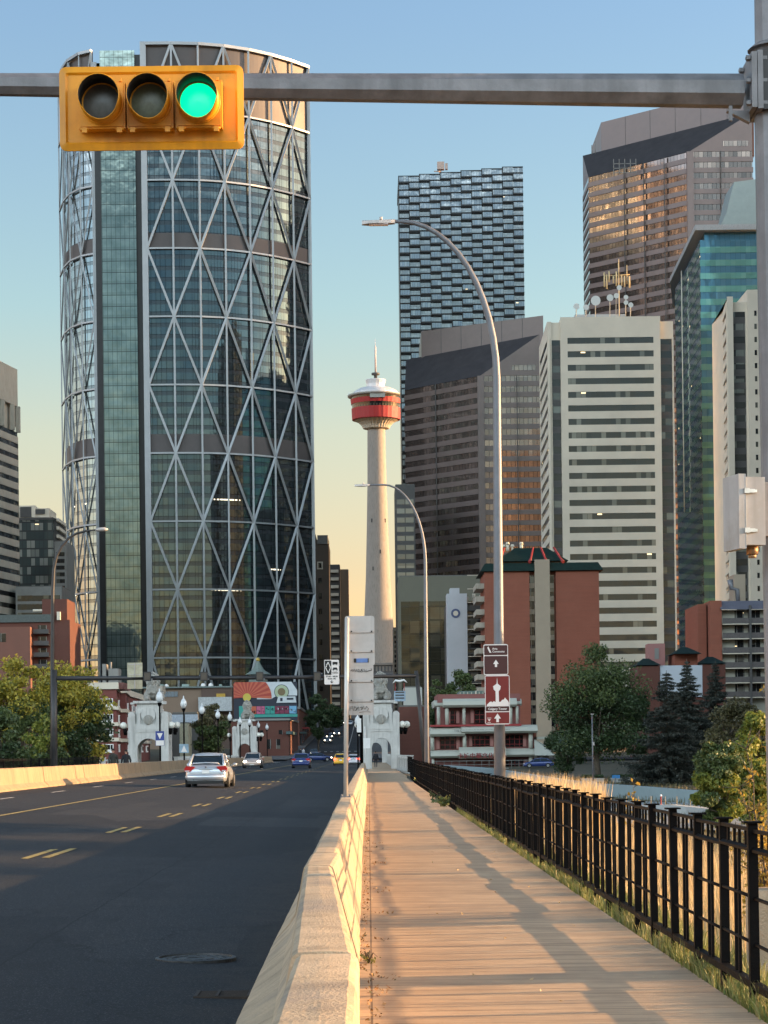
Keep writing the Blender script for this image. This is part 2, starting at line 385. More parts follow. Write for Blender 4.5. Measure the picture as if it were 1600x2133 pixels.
crk=t.math('MULTIPLY',t.math('LESS_THAN',vc.outputs[0],.0035),t.math('GREATER_THAN',t.noise(v,.35,2,.5),.5)); c=t.mix(t.math('MULTIPLY',crk,.8),c,(.004,.004,.005))
gr=t.math('MULTIPLY',t.ramp(sp[0],-1.9,-.9),t.ramp(t.noise(v,3.0,5,.7),.42,.62)); c=t.mix(t.math('MULTIPLY',gr,.55),c,(.06,.052,.044))
vp=t.node('ShaderNodeTexVoronoi'); vp.feature='F1'; vp.distance='CHEBYCHEV'; t.put(vp.inputs['Vector'],t.comb(t.math('MULTIPLY',sp[0],.30),t.math('MULTIPLY',sp[1],.075))); vp.inputs['Scale'].default_value=1.0
wp=t.node('ShaderNodeTexWhiteNoise',noise_dimensions='3D'); t.put(wp.inputs['Vector'],vp.outputs['Color']); c=t.mix(t.math('MULTIPLY',t.math('LESS_THAN',wp.outputs[0],.22),.35),c,(.006,.007,.009))
c=t.mix(t.math('MULTIPLY',t.math('GREATER_THAN',wp.outputs[0],.85),.25),c,(.06,.058,.056))
for xs_ in (-2.85,-7.15): 
    sm=t.math('LESS_THAN',t.math('ABSOLUTE',t.math('ADD',t.math('SUBTRACT',sp[0],xs_),t.math('MULTIPLY',t.noise(v,.8,3,.6),.12))),.012); c=t.mix(t.math('MULTIPLY',sm,.75),c,(.003,.003,.004))
oil=t.math('MULTIPLY',t.math('LESS_THAN',t.math('ABSOLUTE',t.math('ADD',sp[0],3.0)),.5),t.ramp(t.noise(v,.9,4,.6),.45,.7)); c=t.mix(t.math('MULTIPLY',oil,.5),c,(.007,.008,.010))
t.pbr(c,.7,normal=t.bump(n,.6,.012),spec=.25); M['asphalt']=t.mat
def rz(x): return .03*(-.8-x)
rd=MB()
RY=[-40,0,5,10,20,40,60,90,120,160,200,250,300,345,380,430,490,550,600,650,700,750,850,900,1100]
for i in range(len(RY)-1):
    a,b=RY[i],RY[i+1]
    def zz(Y,x): 
        k=max(0,min(1,(Y-300)/80)); return rz(x)*(1-k)+street(Y)+.004
    rd.quad((-14.0,a,zz(a,-14.0)),(-.75,a,zz(a,-.75)),(-.75,b,zz(b,-.75)),(-14.0,b,zz(b,-14.0)))
struct('road',rd,M['asphalt'])
cr=MB(); cr.quad((-120,352,.012),(90,352,.012),(90,376,.012+.3),(-120,376,.012+.3)); struct('cross_street',cr,M['asphalt'])
# markings
t=NT('road_paint_yellow'); n=t.noise(t.coord('Object'),9,5,.8); c=t.mix(t.ramp(n,.35,.5),(.05,.045,.03),(.34,.25,.07)); t.pbr(c,.7); M['ypaint']=t.mat
t=NT('road_paint_white'); n=t.noise(t.coord('Object'),7,5,.8); c=t.mix(t.ramp(n,.35,.5),(.12,.11,.1),(.5,.47,.42)); t.pbr(c,.7); M['wpaint']=t.mat
def mark(m,xc,w,a,b,dz=.008):
    n=max(1,int((b-a)/30)); 
    for i in range(n):
        p=a+(b-a)*i/n; q=a+(b-a)*(i+1)/n
        z=lambda x,Y: rz(x)*(1-max(0,min(1,(Y-300)/80)))+street(Y)+.004+dz
        m.quad((xc-w/2,p,z(xc-w/2,p)),(xc+w/2,p,z(xc+w/2,p)),(xc+w/2,q,z(xc+w/2,q)),(xc-w/2,q,z(xc-w/2,q)))
my=MB(); mw=MB()
for k in range(28):
    y0=33.2+k*10.6-(10.6*2); 
    if y0>10: mark(my,-5.24,.12,y0,y0+3.2); mark(my,-4.98,.12,y0+.4,y0+3.6)
mark(my,-9.0,.13,12,345)
for k in range(27): mark(mw,-11.75,.12,20+k*12.2,23.5+k*12.2)
for k in range(14): mark(mw,-10.3+k*.72,.4,338,341)       # crosswalk bars
for k in range(9): mark(mw,-11.5+k*1.25,.55,455,460)
mark(mw,-4.5,.2,380,700)
struct('yellow_road_marking',my,M['ypaint']); struct('white_road_marking',mw,M['wpaint'])
# walkway
t=NT('walkway_concrete'); v=t.coord('Object'); sp=t.sep(v); n=t.noise(v,1.1,6,.7); n2=t.noise(v,45,4,.7); n3=t.noise(t.comb(t.math('MULTIPLY',sp[0],.5),t.math('MULTIPLY',sp[1],5)),2.0,3,.6)
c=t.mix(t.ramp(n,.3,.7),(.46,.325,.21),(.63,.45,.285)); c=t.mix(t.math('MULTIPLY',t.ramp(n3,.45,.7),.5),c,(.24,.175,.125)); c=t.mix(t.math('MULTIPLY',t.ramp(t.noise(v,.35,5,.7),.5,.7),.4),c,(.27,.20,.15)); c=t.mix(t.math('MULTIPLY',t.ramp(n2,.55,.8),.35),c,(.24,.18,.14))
fy=t.math('FRACT',t.math('DIVIDE',sp[1],1.9)); jn=t.math('LESS_THAN',fy,.009)
fx=t.math('LESS_THAN',t.math('ABSOLUTE',t.math('SUBTRACT',sp[0],.0)),.008)
jn=t.math('MAXIMUM',jn,fx); c=t.mix(t.math('MULTIPLY',jn,.7),c,(.07,.055,.045))
pj=t.math('ADD',t.math('DIVIDE',sp[1],.31),t.math('MULTIPLY',t.noise(t.comb(0.0,t.math('MULTIPLY',sp[1],.9)),1.0,2,.5),1.6))
wnp=t.node('ShaderNodeTexWhiteNoise',noise_dimensions='1D'); t.put(wnp.inputs['W'],t.math('FLOOR',pj))
c=t.mix(t.math('MULTIPLY',wnp.outputs[0],.22),c,(.24,.17,.12))
pl_=t.math('MULTIPLY',t.math('LESS_THAN',t.math('FRACT',pj),.05),t.ramp(t.noise(t.comb(t.math('MULTIPLY',sp[0],1.4),t.math('MULTIPLY',sp[1],.8)),1.0,3,.6),.38,.55)); c=t.mix(t.math('MULTIPLY',pl_,.7),c,(.10,.07,.05))
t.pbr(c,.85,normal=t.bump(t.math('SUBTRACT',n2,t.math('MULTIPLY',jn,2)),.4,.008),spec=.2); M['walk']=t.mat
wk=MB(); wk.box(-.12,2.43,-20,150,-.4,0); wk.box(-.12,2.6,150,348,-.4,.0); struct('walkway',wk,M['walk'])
# left walkway beyond the left barrier
lw=MB(); lw.box(-18.5,-14.1,30,348,-.6,.22); struct('far_walkway',lw,M['greyconc'])
M['pave']=mat('dark_pavement',(.10,.095,.09),.9,0,.5,.15)
for (a,b) in ((-21,-14.2),(-.6,6)):
    pv=MB()
    Y=[380,430,490,550,650,750,900]
    for i in range(len(Y)-1):
        z0,z1=street(Y[i])+.13,street(Y[i+1])+.13
        pv.quad((a,Y[i],z0),(b,Y[i],z0),(b,Y[i+1],z1),(a,Y[i+1],z1)); e=b if a<-10 else a
        pv.quad((e,Y[i],z0),(e,Y[i],z0-.13),(e,Y[i+1],z1-.13),(e,Y[i+1],z1))
    struct('pavement',pv,M['pave'])
# ------------------------------------------------------------ concrete barriers
def loft_y(sections,mi=0,jit=0.0,step=.5):
    """sections: list of (y,[(x,z)...]); interpolated along y, closed loops with caps"""
    m=MB(); rows=[]
    for k in range(len(sections)-1):
        (ya,pa),(yb,pb)=sections[k],sections[k+1]; n=max(1,int((yb-ya)/step))
        for i in range(n+(1 if k==len(sections)-2 else 0)):
            q=i/n; rows.append((ya+(yb-ya)*q,[(a[0]+(b[0]-a[0])*q,a[1]+(b[1]-a[1])*q) for a,b in zip(pa,pb)]))
    n=len(rows[0][1])
    for (y,p) in rows:
        for (x,z) in p:
            d=mnoise.noise(Vector((x*6,y*3.3,z*6)))*jit+mnoise.noise(Vector((x*20,y*15,z*20)))*jit*.5 if jit else 0
            m.v.append((x+d,y,z+d*.8))
    for r in range(len(rows)-1):
        for j in range(n):
            m.f.append((r*n+j,r*n+(j+1)%n,(r+1)*n+(j+1)%n,(r+1)*n+j)); m.m.append(mi); m.sm.append(False)
    m.f.append(tuple(range(n-1,-1,-1))); m.f.append(tuple((len(rows)-1)*n+j for j in range(n))); m.m+=[mi,mi]; m.sm+=[False,False]
    m.f=[f[::-1] for f in m.f]
    return m
def prof(tl,tr,bl,br,h=.8):
    return [(br,-.02),(br+(tr-br)*.15,.12),(tr+.006,h-.05),(tr-.004,h-.018),(tr-.03,h),(tr-.12,h+.003),(tl+.12,h+.003),(tl+.03,h),(tl+.004,h-.018),(tl-.006,h-.05),(tl-.07,h*.52),(tl-.12,h*.42),(bl+.05,.2),(bl,.08),(bl,-.02)]
GB='concrete barrier blocks between the road and the walkway'
segs=[(3.0,9.75,(-.34,-.06,-.80,-.06),(-.34,-.06,-.80,-.06)),
      (9.85,17.4,(-.36,-.075,-.80,-.07),(-.52,-.30,-.82,-.10)),
      (17.46,19.6,(-.53,-.29,-.82,-.09),(-.53,-.26,-.82,-.09)),
      (19.66,33,(-.52,-.29,-.82,-.10),(-.55,-.31,-.83,-.11)),
      (33.06,46,(-.56,-.31,-.83,-.12),(-.58,-.33,-.84,-.12))]
y=46.06
while y<165:
    segs.append((y,y+12.9,(-.58,-.32,-.84,-.12),(-.58,-.30,-.84,-.10))); y+=12.97
labs=['nearest pitted concrete barrier block at the bottom edge of the photo','tapering concrete barrier block just beyond the nearest one','short concrete barrier block in front of the long sunlit run','long sunlit concrete barrier block before the sign pole','concrete barrier block carrying the sign pole']
for i,(a,b,p,q) in enumerate(segs):
    m=loft_y([(a,prof(*p)),(b,prof(*q))],jit=.005 if i<4 else .003,step=.12 if i<2 else .3)
    o=m.build('concrete_barrier',M['barrier']); 
    tag(o,labs[i] if i<5 else ('concrete barrier block number %d beyond the sign pole, along the walkway'%(i-4)),'barrier',GB)
y=18; i=0
M['barrier2']=mat('sunlit_barrier_concrete_darkened',(.30,.215,.13),.85,0,1.5,.15,.4,30,dirt=(.2,.15,.1),streak=True)  # barrier concrete made darker to offset the full sun on this side
def lprof(h=.82):
    return [(-13.45,.36),(-13.45,.46),(-13.62,.62),(-13.70,.42+h-.04),(-13.74,.42+h),(-13.86,.42+h),(-13.90,.42+h-.04),(-13.98,.62),(-14.12,.46),(-14.12,.2)]
lp=lprof()
far=['first','second','third','fourth','fifth','sixth','seventh','eighth','ninth','tenth','eleventh','twelfth','thirteenth','fourteenth','fifteenth','sixteenth','seventeenth','eighteenth','nineteenth','twentieth']
y=66
while y<300:
    b=y+ (12.9 if y<200 else 25)
    m=loft_y([(y,lp[::-1]),(b,lp[::-1])],jit=.01,step=.6)
    tag(m.build('concrete_barrier',M['barrier2']),'%s concrete barrier block from the left edge along the far side of the road'%far[i],'barrier','concrete barrier blocks along the far left side of the road'); i+=1
    y=b+.1
# ------------------------------------------------------------ fence
fn=thing('metal_fence','long black metal fence of square posts and rails beside the walkway','fence',(0,0,0))
pm=MB(); pm.box(-.031,.031,-.031,.031,-.35,1.19); pm.box(-.06,.06,-.06,.06,1.19,1.203); pmesh=pm.mesh('post',M['black'])
def panel(L):
    m=MB(); a,b=.031,L-.031
    m.box(-.016,.016,a,b,1.143,1.165)
    m.add(*[[(x,y,z) for y in (a,b) for (x,z) in ((-.022,1.015),(.022,1.015),(.026,1.035),(.0,1.052),(-.026,1.035))],[(0,1,6,5),(1,2,7,6),(2,3,8,7),(3,4,9,8),(4,0,5,9)]])
    m.tube([(0,a,.715),(0,b,.715)],.013,6); m.tube([(0,a,.415),(0,b,.415)],.013,6)
    m.box(-.028,.028,a,b,.125,.172)
    for q in (.22,.42,.58,.78): m.box(-.009,.009,L*q-.014,L*q+.014,1.045,1.145)
    for q in (.44,.56): m.box(-.010,.010,L*q-.016,L*q+.016,.17,1.02)
    return m
FS=1.25; pan=panel(FS).mesh('rail_panel',M['black'])
def fx(Y): return 2.5 if Y<110 else 2.5+(Y-110)*.009
rest=MB(); k=0; Y=11.75; rr=random.Random(3)
while Y<152:
    x=fx(Y)+ (rr.random()-.5)*.02; dz=-.0; lean=(rr.random()-.5)*.02; zo=(rr.random()-.5)*.03
    if k<100:
        link('post',pmesh,fn,(x,Y,zo),(0,lean,0)); link('rail_panel',pan,fn,(x,Y,zo*.5+(rr.random()-.5)*.02),(0,0,-(fx(Y+FS)-fx(Y))/FS))
    else:
        rest.v+= [(a+x,b+Y,c+zo) for a,b,c in pm.v]; o=len(rest.v)-len(pm.v)
        rest.f+=[tuple(i+o for i in f) for f in pm.f]; rest.m+=pm.m; rest.sm+=pm.sm
        pp=panel(FS); rest.v+= [(a+x,b+Y,c+zo) for a,b,c in pp.v]; o=len(rest.v)-len(pp.v)
        rest.f+=[tuple(i+o for i in f) for f in pp.f]; rest.m+=pp.m; rest.sm+=pp.sm
    Y+=FS; k+=1
tag(rest.build('post',M['black'],fn),kind='stuff')
# far left black railing
fl=thing('iron_railing','low black railing behind the left barrier beside the autumn trees','railing',(0,0,0))
m=MB()
for z in (.35,.75,1.25,1.32): m.box(-18.53,-18.5,60,150,.22+z-.02,.22+z+.02)
m.build('rail',M['black'],fl)
pl=MB(); pl.box(-.03,.03,-.03,.03,.2,1.6); plm=pl.mesh('post',M['black'])
for i in range(31): link('post',plm,fl,(-18.52,60+i*3,0))
bl=MB()
for i in range(360): bl.box(-18.525,-18.505,60+i*.25,60+i*.25+.02,.6,1.5)
tag(bl.build('baluster',M['black'],fl),kind='stuff')
# ------------------------------------------------------------ manhole, drain
p=G(408,2000,rz(-1.4)); mh=thing('manhole_cover','round iron manhole cover set in the dark asphalt','manhole cover',(p.x,p.y,rz(p.x)+.01))
M['iron']=mat('cast_iron',(.05,.05,.05),.45,.6,14,.4,.4,50)
m=MB(); m.lathe([(.33,-.03),(.33,.012),(.30,.018),(.295,-.012),(.0,-.012)],n=40,smooth=False); m.build('frame',M['iron'],mh)
m=MB(); m.lathe([(.285,-.03),(.285,.004),(.27,.008),(.2,.008),(.195,0),(.15,0),(.145,.008),(.08,.008),(.075,0),(0,0)],n=40,smooth=False)
for i in range(16):
    q=i*math.pi/8; m.box(math.cos(q)*.235-.014,math.cos(q)*.235+.014,math.sin(q)*.235-.014,math.sin(q)*.235+.014,0,.013)
m.build('lid',M['iron'],mh)
p=G(488,2075,rz(-.95)); dr=thing('storm_drain','rusty barred storm drain grate in the gutter below the barrier','drain',(p.x,p.y,rz(p.x)+.012))
m=MB(); m.box(-.27,.27,-.2,.2,-.05,-.04); m.build('sump',M['blackin'],dr)
M['rust']=mat('rusty_iron',(.045,.032,.024),.7,.4,14,.4,.3,50)
m=MB(); m.box(-.27,-.245,-.2,.2,-.03,.012); m.box(.245,.27,-.2,.2,-.03,.012)
for i in range(12): m.box(-.245,.245,-.2+i*.034,-.2+i*.034+.014,-.03,.008)
for x in (-.11,.11): m.box(x-.01,x+.01,-.2,.2,.009,.014)
m.build('grate',M['rust'],dr)
# ------------------------------------------------------------ near traffic signal mast
D0=16.5
ax0=W(1650,1990,D0); ax1=W(1600,-420,D0)
ms=thing('signal_mast','thick galvanised traffic signal mast at the right edge with a long horizontal arm','signal mast',(ax0.x,D0,-.1))
org=Vector(ms.location)
def axp(y,dd=0): 
    q=(1990-y)/(1990+420.); return ax0.lerp(ax1,q)-org
m=MB(); m.tube([axp(1990),axp(238)],[.165,.152],12,rot=.5,smooth=False); m.build('lower_pole',M['steel'],ms)
m=MB(); m.tube([axp(118),axp(-420)],[.138,.12],12,rot=.5,smooth=False); m.build('upper_pole',M['steel'],ms)
m=MB(); m.tube([axp(126),axp(104),axp(100),axp(92)],[.155,.155,.18,.14],16); m.tube([axp(104),axp(100)],[.195,.175],16); m.build('collar',M['steel'],ms)
m=MB(); c=axp(185); zt=axp(120).z; zb=axp(240).z
m.box(c.x-.11,c.x+.2,c.y-.17,c.y+.17,zb,zt); m.build('arm_bracket',M['darkpole'],ms)
m=MB()
for k,x in enumerate((-.155,-.2)): m.box(c.x+x,c.x+x+.04,c.y-.19,c.y+.19,zb+.0+k*.01,zt-.0-k*.01)
for zz in (zb+.05,(zb+zt)/2,zt-.05):
    for yy in (-.15,.15):
        m.tube([(c.x-.24,c.y+yy,zz),(c.x-.05,c.y+yy,zz)],.012,6); m.tube([(c.x-.235,c.y+yy,zz),(c.x-.205,c.y+yy,zz)],.024,6,smooth=False); m.tube([(c.x-.112,c.y+yy,zz),(c.x-.08,c.y+yy,zz)],.024,6,smooth=False)
m.extr([(c.x-.19,zb+.03),(c.x-.36,zb+.03),(c.x-.19,zb-.06)],'xz',c.y-.03,c.y+.03)
m.build('flange',M['steel'],ms)
A=W(1545,190,D0)-org; B=W(-60,176,D0-.2)-org
m=MB(); m.tube([A,B],[.128,.082],8,rot=.5,smooth=False); m.build('arm',M['steel'],ms)
m=MB(); m.tube([axp(1990)+Vector((0,0,-.3)),Vector((axp(1850).x,0,W(1600,1868,D0).z-org.z)),Vector((axp(1850).x,0,W(1600,1852,D0).z-org.z))],[.34,.34,.31],20,smooth=False); m.build('concrete_base',M['barrier'],ms)
# cable bracket below the arm end
m=MB(); q=W(1521,228,D0-.1)-org; m.box(q.x-.012,q.x+.012,-.13,-.1,q.z-.09,q.z+.02); m.build('cable_clip',M['steel'],ms)
# traffic light
DH=15.75; cpt=W(316,225,DH)
tl=thing('traffic_light','yellow horizontal traffic light showing green on the overhead arm','traffic light',cpt)
w,h=.663,.302; ch=.035
def rounded(w,h,r,n=4):
    p=[]
    for (sx,sz,a0) in ((1,1,0),(-1,1,90),(-1,-1,180),(1,-1,270)):
        for i in range(n+1):
            a=R(a0+90*i/n); p.append((sx*(w-r)+r*math.cos(a),sz*(h-r)+r*math.sin(a)))
    return p
m=MB(); m.extr(rounded(w,h,.05),'xz',0,.012)
out=rounded(w,h,.05); inn=rounded(w-.045,h-.045,.02)
n=len(out); v=[(a,0,b) for a,b in out]+[(a,-.018,b) for a,b in inn]; 
m.add([(a,-.001,b) for a,b in out]+[(a,-.016,b) for a,b in inn]+[(a,-.001,b) for a,b in rounded(w-.06,h-.06,.015)],[(i,(i+1)%n,n+(i+1)%n,n+i) for i in range(n)]+[(n+i,n+(i+1)%n,2*n+(i+1)%n,2*n+i) for i in range(n)])
m.build('backplate',M['yellow'],tl)
M['lensoff']=mat('unlit_lens',(.10,.085,.07),.35,0,30,.2); M['lensoff2']=mat('unlit_amber_lens',(.13,.125,.075),.35,0,30,.2)
t=NT('green_signal_lens'); n_=t.noise(t.coord('Object'),9,2,.5); c=t.mix(n_,(0.0,.95,.30),(.0,.85,.34)); t.pbr((.0,.2,.08),.3,em=.62,emc=c); M['lenson']=t.mat
for i,cx in enumerate((216,315.5,416.5)):
    x=(cx-316)/F*DH
    mb=MB(); hw=.166
    mb.box(x-hw,x+hw,-.10,-.0165,-.172,.164)
    mb.extr([(x-hw+.012,-.16),(x+hw-.012,-.16),(x+hw-.012,.152),(x-hw+.012,.152)],'xz',-.112,-.10)
    for sx in (-1,1):
        mb.box(x+sx*.125-.018,x+sx*.125+.018,-.125,-.095,-.205,-.168); mb.tube([(x+sx*.125-.03,-.118,-.182),(x+sx*.125+.03,-.118,-.182)],.007,6)
        mb.box(x+sx*.135-.008,x+sx*.135+.008,-.115,-.1,.160,.18)
    sec=mb.build('signal_section',M['yellow'],tl)
    # visor: tunnel, cut away at the bottom
    vz=.008; nseg=28
    vm=MB(); ri,ro=.143,.149
    vv=[];ff=[]
    for j in range(nseg+1):
        q=R(-90)+2*math.pi*j/nseg
        L=.215 if math.sin(q)>-.35 else .215-.10*((-.35-math.sin(q))/.65)
        for r_ in (ro,ri):
            for yy in (-.11,-.11-L): vv.append((x+r_*math.cos(q),yy,vz+r_*math.sin(q)))
    for j in range(nseg):
        a=j*4; b=a+4
        ff+= [(a,b,b+1,a+1),(a+1,b+1,b+3,a+3),(a+3,b+3,b+2,a+2)]
    vm.add(vv,ff,0,True)
    for k in range(nseg): vm.m[3*k+2]=1
    vm.lathe([(.158,0),(.158,.012)],n=4) if False else None
    vm.build('visor',[M['yellow'],M['blackin']],sec)
    rg=MB(); vv=[];ff=[]
    for j in range(28):
        q=2*math.pi*j/28
        for r_,yy in ((.158,-.111),(.158,-.128),(.149,-.128)): vv.append((x+r_*math.cos(q),yy,vz+r_*math.sin(q)))
    for j in range(28):
        a=j*3;b=((j+1)%28)*3; ff+=[(a,b,b+1,a+1),(a+1,b+1,b+2,a+2)]
    rg.add(vv,ff,0,True); rg.build('visor_ring',M['yellow'],sec)
    ln=MB(); vv=[];ff=[]
    for r_i,(rr_,yy) in enumerate(((.143,-.108),(.12,-.117),(.07,-.126),(.0,-.13))):
        for j in range(24): vv.append((x+rr_*math.cos(2*math.pi*j/24),yy,vz+rr_*math.sin(2*math.pi*j/24)))
    for r_i in range(3):
        for j in range(24): ff.append((r_i*24+j,r_i*24+(j+1)%24,(r_i+1)*24+(j+1)%24,(r_i+1)*24+j))
    ln.add(vv,ff,0,True); tag(ln.build('lens',M[['lensoff','lensoff2','lenson'][i]],sec),['unlit red lens','unlit amber lens','lit green lens'][i])
m=MB()
for x in (-.12,.12): m.box(x-.03,x+.03,.013,.10,-.02,.25)
m.build('mounting_bracket',M['steel'],tl)
# control cabinet on the mast
cb=thing('equipment_cabinet','pale metal equipment cabinet with two latches strapped to the signal mast','cabinet',W(1553,1068,D0-.25),R(14))
M['cab']=mat('cabinet_paint',(.36,.35,.34),.55,0.1,5,.12,dirt=(.27,.25,.22),streak=True)
hw,hh=.118,.25
m=MB(); m.box(-.054,.10,-.13,.13,-hh,hh); m.box(-.0595,-.054,-.12,.12,-hh+.01,hh-.01); m.build('housing',M['cab'],cb)
m=MB(); m.box(-.115,-.06,-.145,.145,-hh-.03,hh+.02); m.build('door',M['cab'],cb)
for z in (.145,-.145):
    m=MB(); m.box(-.0605,-.0595,-.1462,.13,-hh-.028,hh+.018) if z>0 else None; m.box(-.075,-.035,-.16,-.14,z-.018,z+.018); m.box(-.045,.01,-.152,-.13,z-.013,z+.013); m.box(.0,.03,-.146,-.13,z-.01,z+.01); m.build('latch',mat('latch_steel',(.7,.68,.64),.3,.8),cb)
m=MB(); m.tube([(.05,0,-hh),(.05,0,-hh-.06)],.045,10); m.tube([(.05,0,-hh-.06),(.05,0,-hh-.085)],.03,10)
m.build('cable_gland',mat('brass_gland',(.35,.22,.12),.5,.5),cb)
m=MB(); m.box(.101,.2,-.05,.05,-hh*.7,hh*.9); m.build('mounting_plate',M['steel'],cb)
# ------------------------------------------------------------ davit street lamps
def arcpts(p0,h,reach,droop,n=10):   # vertical pole then quarter curve to the left and a straight arm
    pts=[Vector(p0),Vector((p0[0],p0[1],p0[2]+h*.35)),Vector((p0[0],p0[1],p0[2]+h-droop))]
    for i in range(1,n+1):
        q=i/n*math.pi/2; pts.append(Vector((p0[0]-reach*(1-math.cos(q)),p0[1],p0[2]+h-droop+droop*math.sin(q))))
    return pts
def lamp(px,ytop,headx,D,label,mat_,r0,reach_px,drop_px,straight_px,zb=-.6,grp=None,name='street_lamp',dirn=-1,headm=None,basepx=None):
    top=W(px,ytop,D); bx=W(basepx or px,1600,D).x
    t_=thing(name,label,'street lamp',(bx,D,zb),0,grp)
    H=top.z-zb; rch=reach_px/F*D; drp=drop_px/F*D; st=straight_px/F*D
    s=-dirn
    P=[Vector((0,0,0)),Vector(((top.x-bx)*.5,0,(H-drp)*.5)),Vector((top.x-bx,0,H-drp))]
    n=12; X0=top.x-bx
    for i in range(1,n+1):
        q=i/n*math.pi/2; P.append(Vector((X0-s*rch*(1-math.cos(q)),0,H-drp+drp*math.sin(q))))
    P.append(Vector((X0-s*(rch+st),0,H+st*.01)))
    rad=[r0,r0*.80,r0*.60]+[r0*(.58-.26*i/n) for i in range(1,n+1)]+[r0*.3]
    m=MB(); m.tube(P,rad,12); m.build('pole',mat_,t_)
    m=MB(); e=P[-1]; L=.62; hm=headm or M['alu']
    sec=[(0,.06),(.08,.09),(.3,.13),(.5,.12),(.62,.05)]
    pts=[]; 
    for (a,w_) in sec:
        for (yy,zz) in ((-w_,-.045),(-w_*.9,.02),(0,.05),(w_*.9,.02),(w_,-.045)): pts.append((e.x-s*a*1.15,yy,e.z+zz-a*.03))
    fs=[]
    for i in range(len(sec)-1):
        for j in range(5): fs.append((i*5+j,i*5+(j+1)%5,(i+1)*5+(j+1)%5,(i+1)*5+j))
    fs.append((4,3,2,1,0)); fs.append(tuple(20+j for j in range(5)))
    if s<0: fs=[f[::-1] for f in fs]
    m.add(pts,[f[::-1] for f in fs])
    m.tube([(e.x-s*.3,0,e.z+.04),(e.x-s*.3,0,e.z+.1)],.035,8)
    m.build('lamp_head',hm,t_)
    m=MB(); m.box(e.x-s*.15,e.x-s*.55,-.09,.09,e.z-.075,e.z-.04); m.build('lens',M['lens'],t_)
    m=MB(); m.tube([(0,0,-.1),(0,0,.06)],r0*1.6,8); m.build('base_plate',mat_,t_)
    return t_
GL='curved steel street lamps beyond the fence'
# reach: from pole x to start of straight; tall near lamp
lamp(1031,459,760,47,'tall curved steel street lamp beyond the fence carrying brown signs',M['lampsteel'],.135,196,330,12,-1.4,GL,basepx=1040)
lamp(884,1009,760,104,'more distant curved steel street lamp left of the brown signs',M['lampsteel'],.13,84,160,30,-1.5,GL,basepx=889)
# ------------------------------------------------------------ city
def off(poly,d):
    a=sum(poly[i][0]*poly[(i+1)%len(poly)][1]-poly[(i+1)%len(poly)][0]*poly[i][1] for i in range(len(poly)))
    if a<0: poly=poly[::-1]
    n=len(poly); r=[]
    for i in range(n):
        p0,p1,p2=Vector(poly[i-1][:2]),Vector(poly[i][:2]),Vector(poly[(i+1)%n][:2])
        e1=(p1-p0).normalized(); e2=(p2-p1).normalized(); n1=Vector((e1.y,-e1.x)); n2=Vector((e2.y,-e2.x))
        b=(n1+n2); b=b/max(.3,b.dot(n1)); r.append(tuple(p1+b*d))
    return r
def foot(pts,yref,t_):   # pts: (px, D) measured at image row yref
    o=t_.location; return [(W(px,yref,D).x-o.x,D-o.y) for px,D in pts]
def hz(y,D,px=768): return W(px,y,D).z
def ribbons(t_,poly,z0,z1,fh,wallm,glassm,band=.5,out_=.22,wall_top=0,part='window_band'):
    """stack of storeys: proud spandrel rings in one wall mesh, each storey's glazing its own part"""
    w=MB(); z=z0; k=0
    po=off(poly,out_); pi=off(poly,0)
    while z<z1-.5*fh:
        w.prism(po,z,z+fh*band)
        g_=MB(); g_.prism(pi,z+fh*band,z+fh-.002); g_.build(part,glassm,t_)
        z+=fh; k+=1
    if wall_top: w.prism(po,z,z+wall_top)
    w.build('wall',wallm,t_); return z
GRY=(.30,.30,.27)
# wall materials
M['granite']=mat('brown_granite',(.13,.10,.09),.38,0,.15,.12)
M['granite2']=mat('red_brown_granite',(.18,.135,.125),.42,0,.12,.1)
M['slate']=mat('slate_blue_glass_roof',(.045,.042,.044),.7,.0,.3,.2,spec=.12)
M['pale']=mat('pale_precast',(.60,.535,.43),.8,0,.1,.09)
M['beigew']=mat('beige_precast',(.36,.33,.27),.8,0,.2,.1,streak=True)
M['tan']=mat('tan_panel',(.30,.245,.18),.8,0,.3,.08)
M['dkgrey']=mat('dark_grey_wall',(.06,.058,.055),.6,0,.3,.2)
M['gwall']=mat('grey_wall',(.20,.195,.18),.75,0,.3,.15)
M['blacksteel']=mat('black_cladding',(.012,.013,.015),.35,.2,.4,.3)
M['frame']=mat('pale_steel_frame',(.31,.325,.335),.45,.35,.2,.1)
M['greenroof']=mat('dark_green_roof',(.008,.022,.018),.7,0,1.5,.3,spec=.2)
M['redtrim']=mat('red_trim',(.28,.03,.03),.6,0,1,.2)
M['brick']=brickmat('red_brick',(.255,.078,.045),(.215,.066,.038),(.165,.08,.055))
M['brick2']=brickmat('brown_brick',(.125,.042,.028),(.10,.034,.024),(.09,.052,.038))
M['brick3']=brickmat('hotel_brick',(.19,.05,.04),(.16,.045,.035),(.16,.09,.08))
M['roof']=mat('flat_roof',(.12,.12,.11),.9,0,.4,.2)
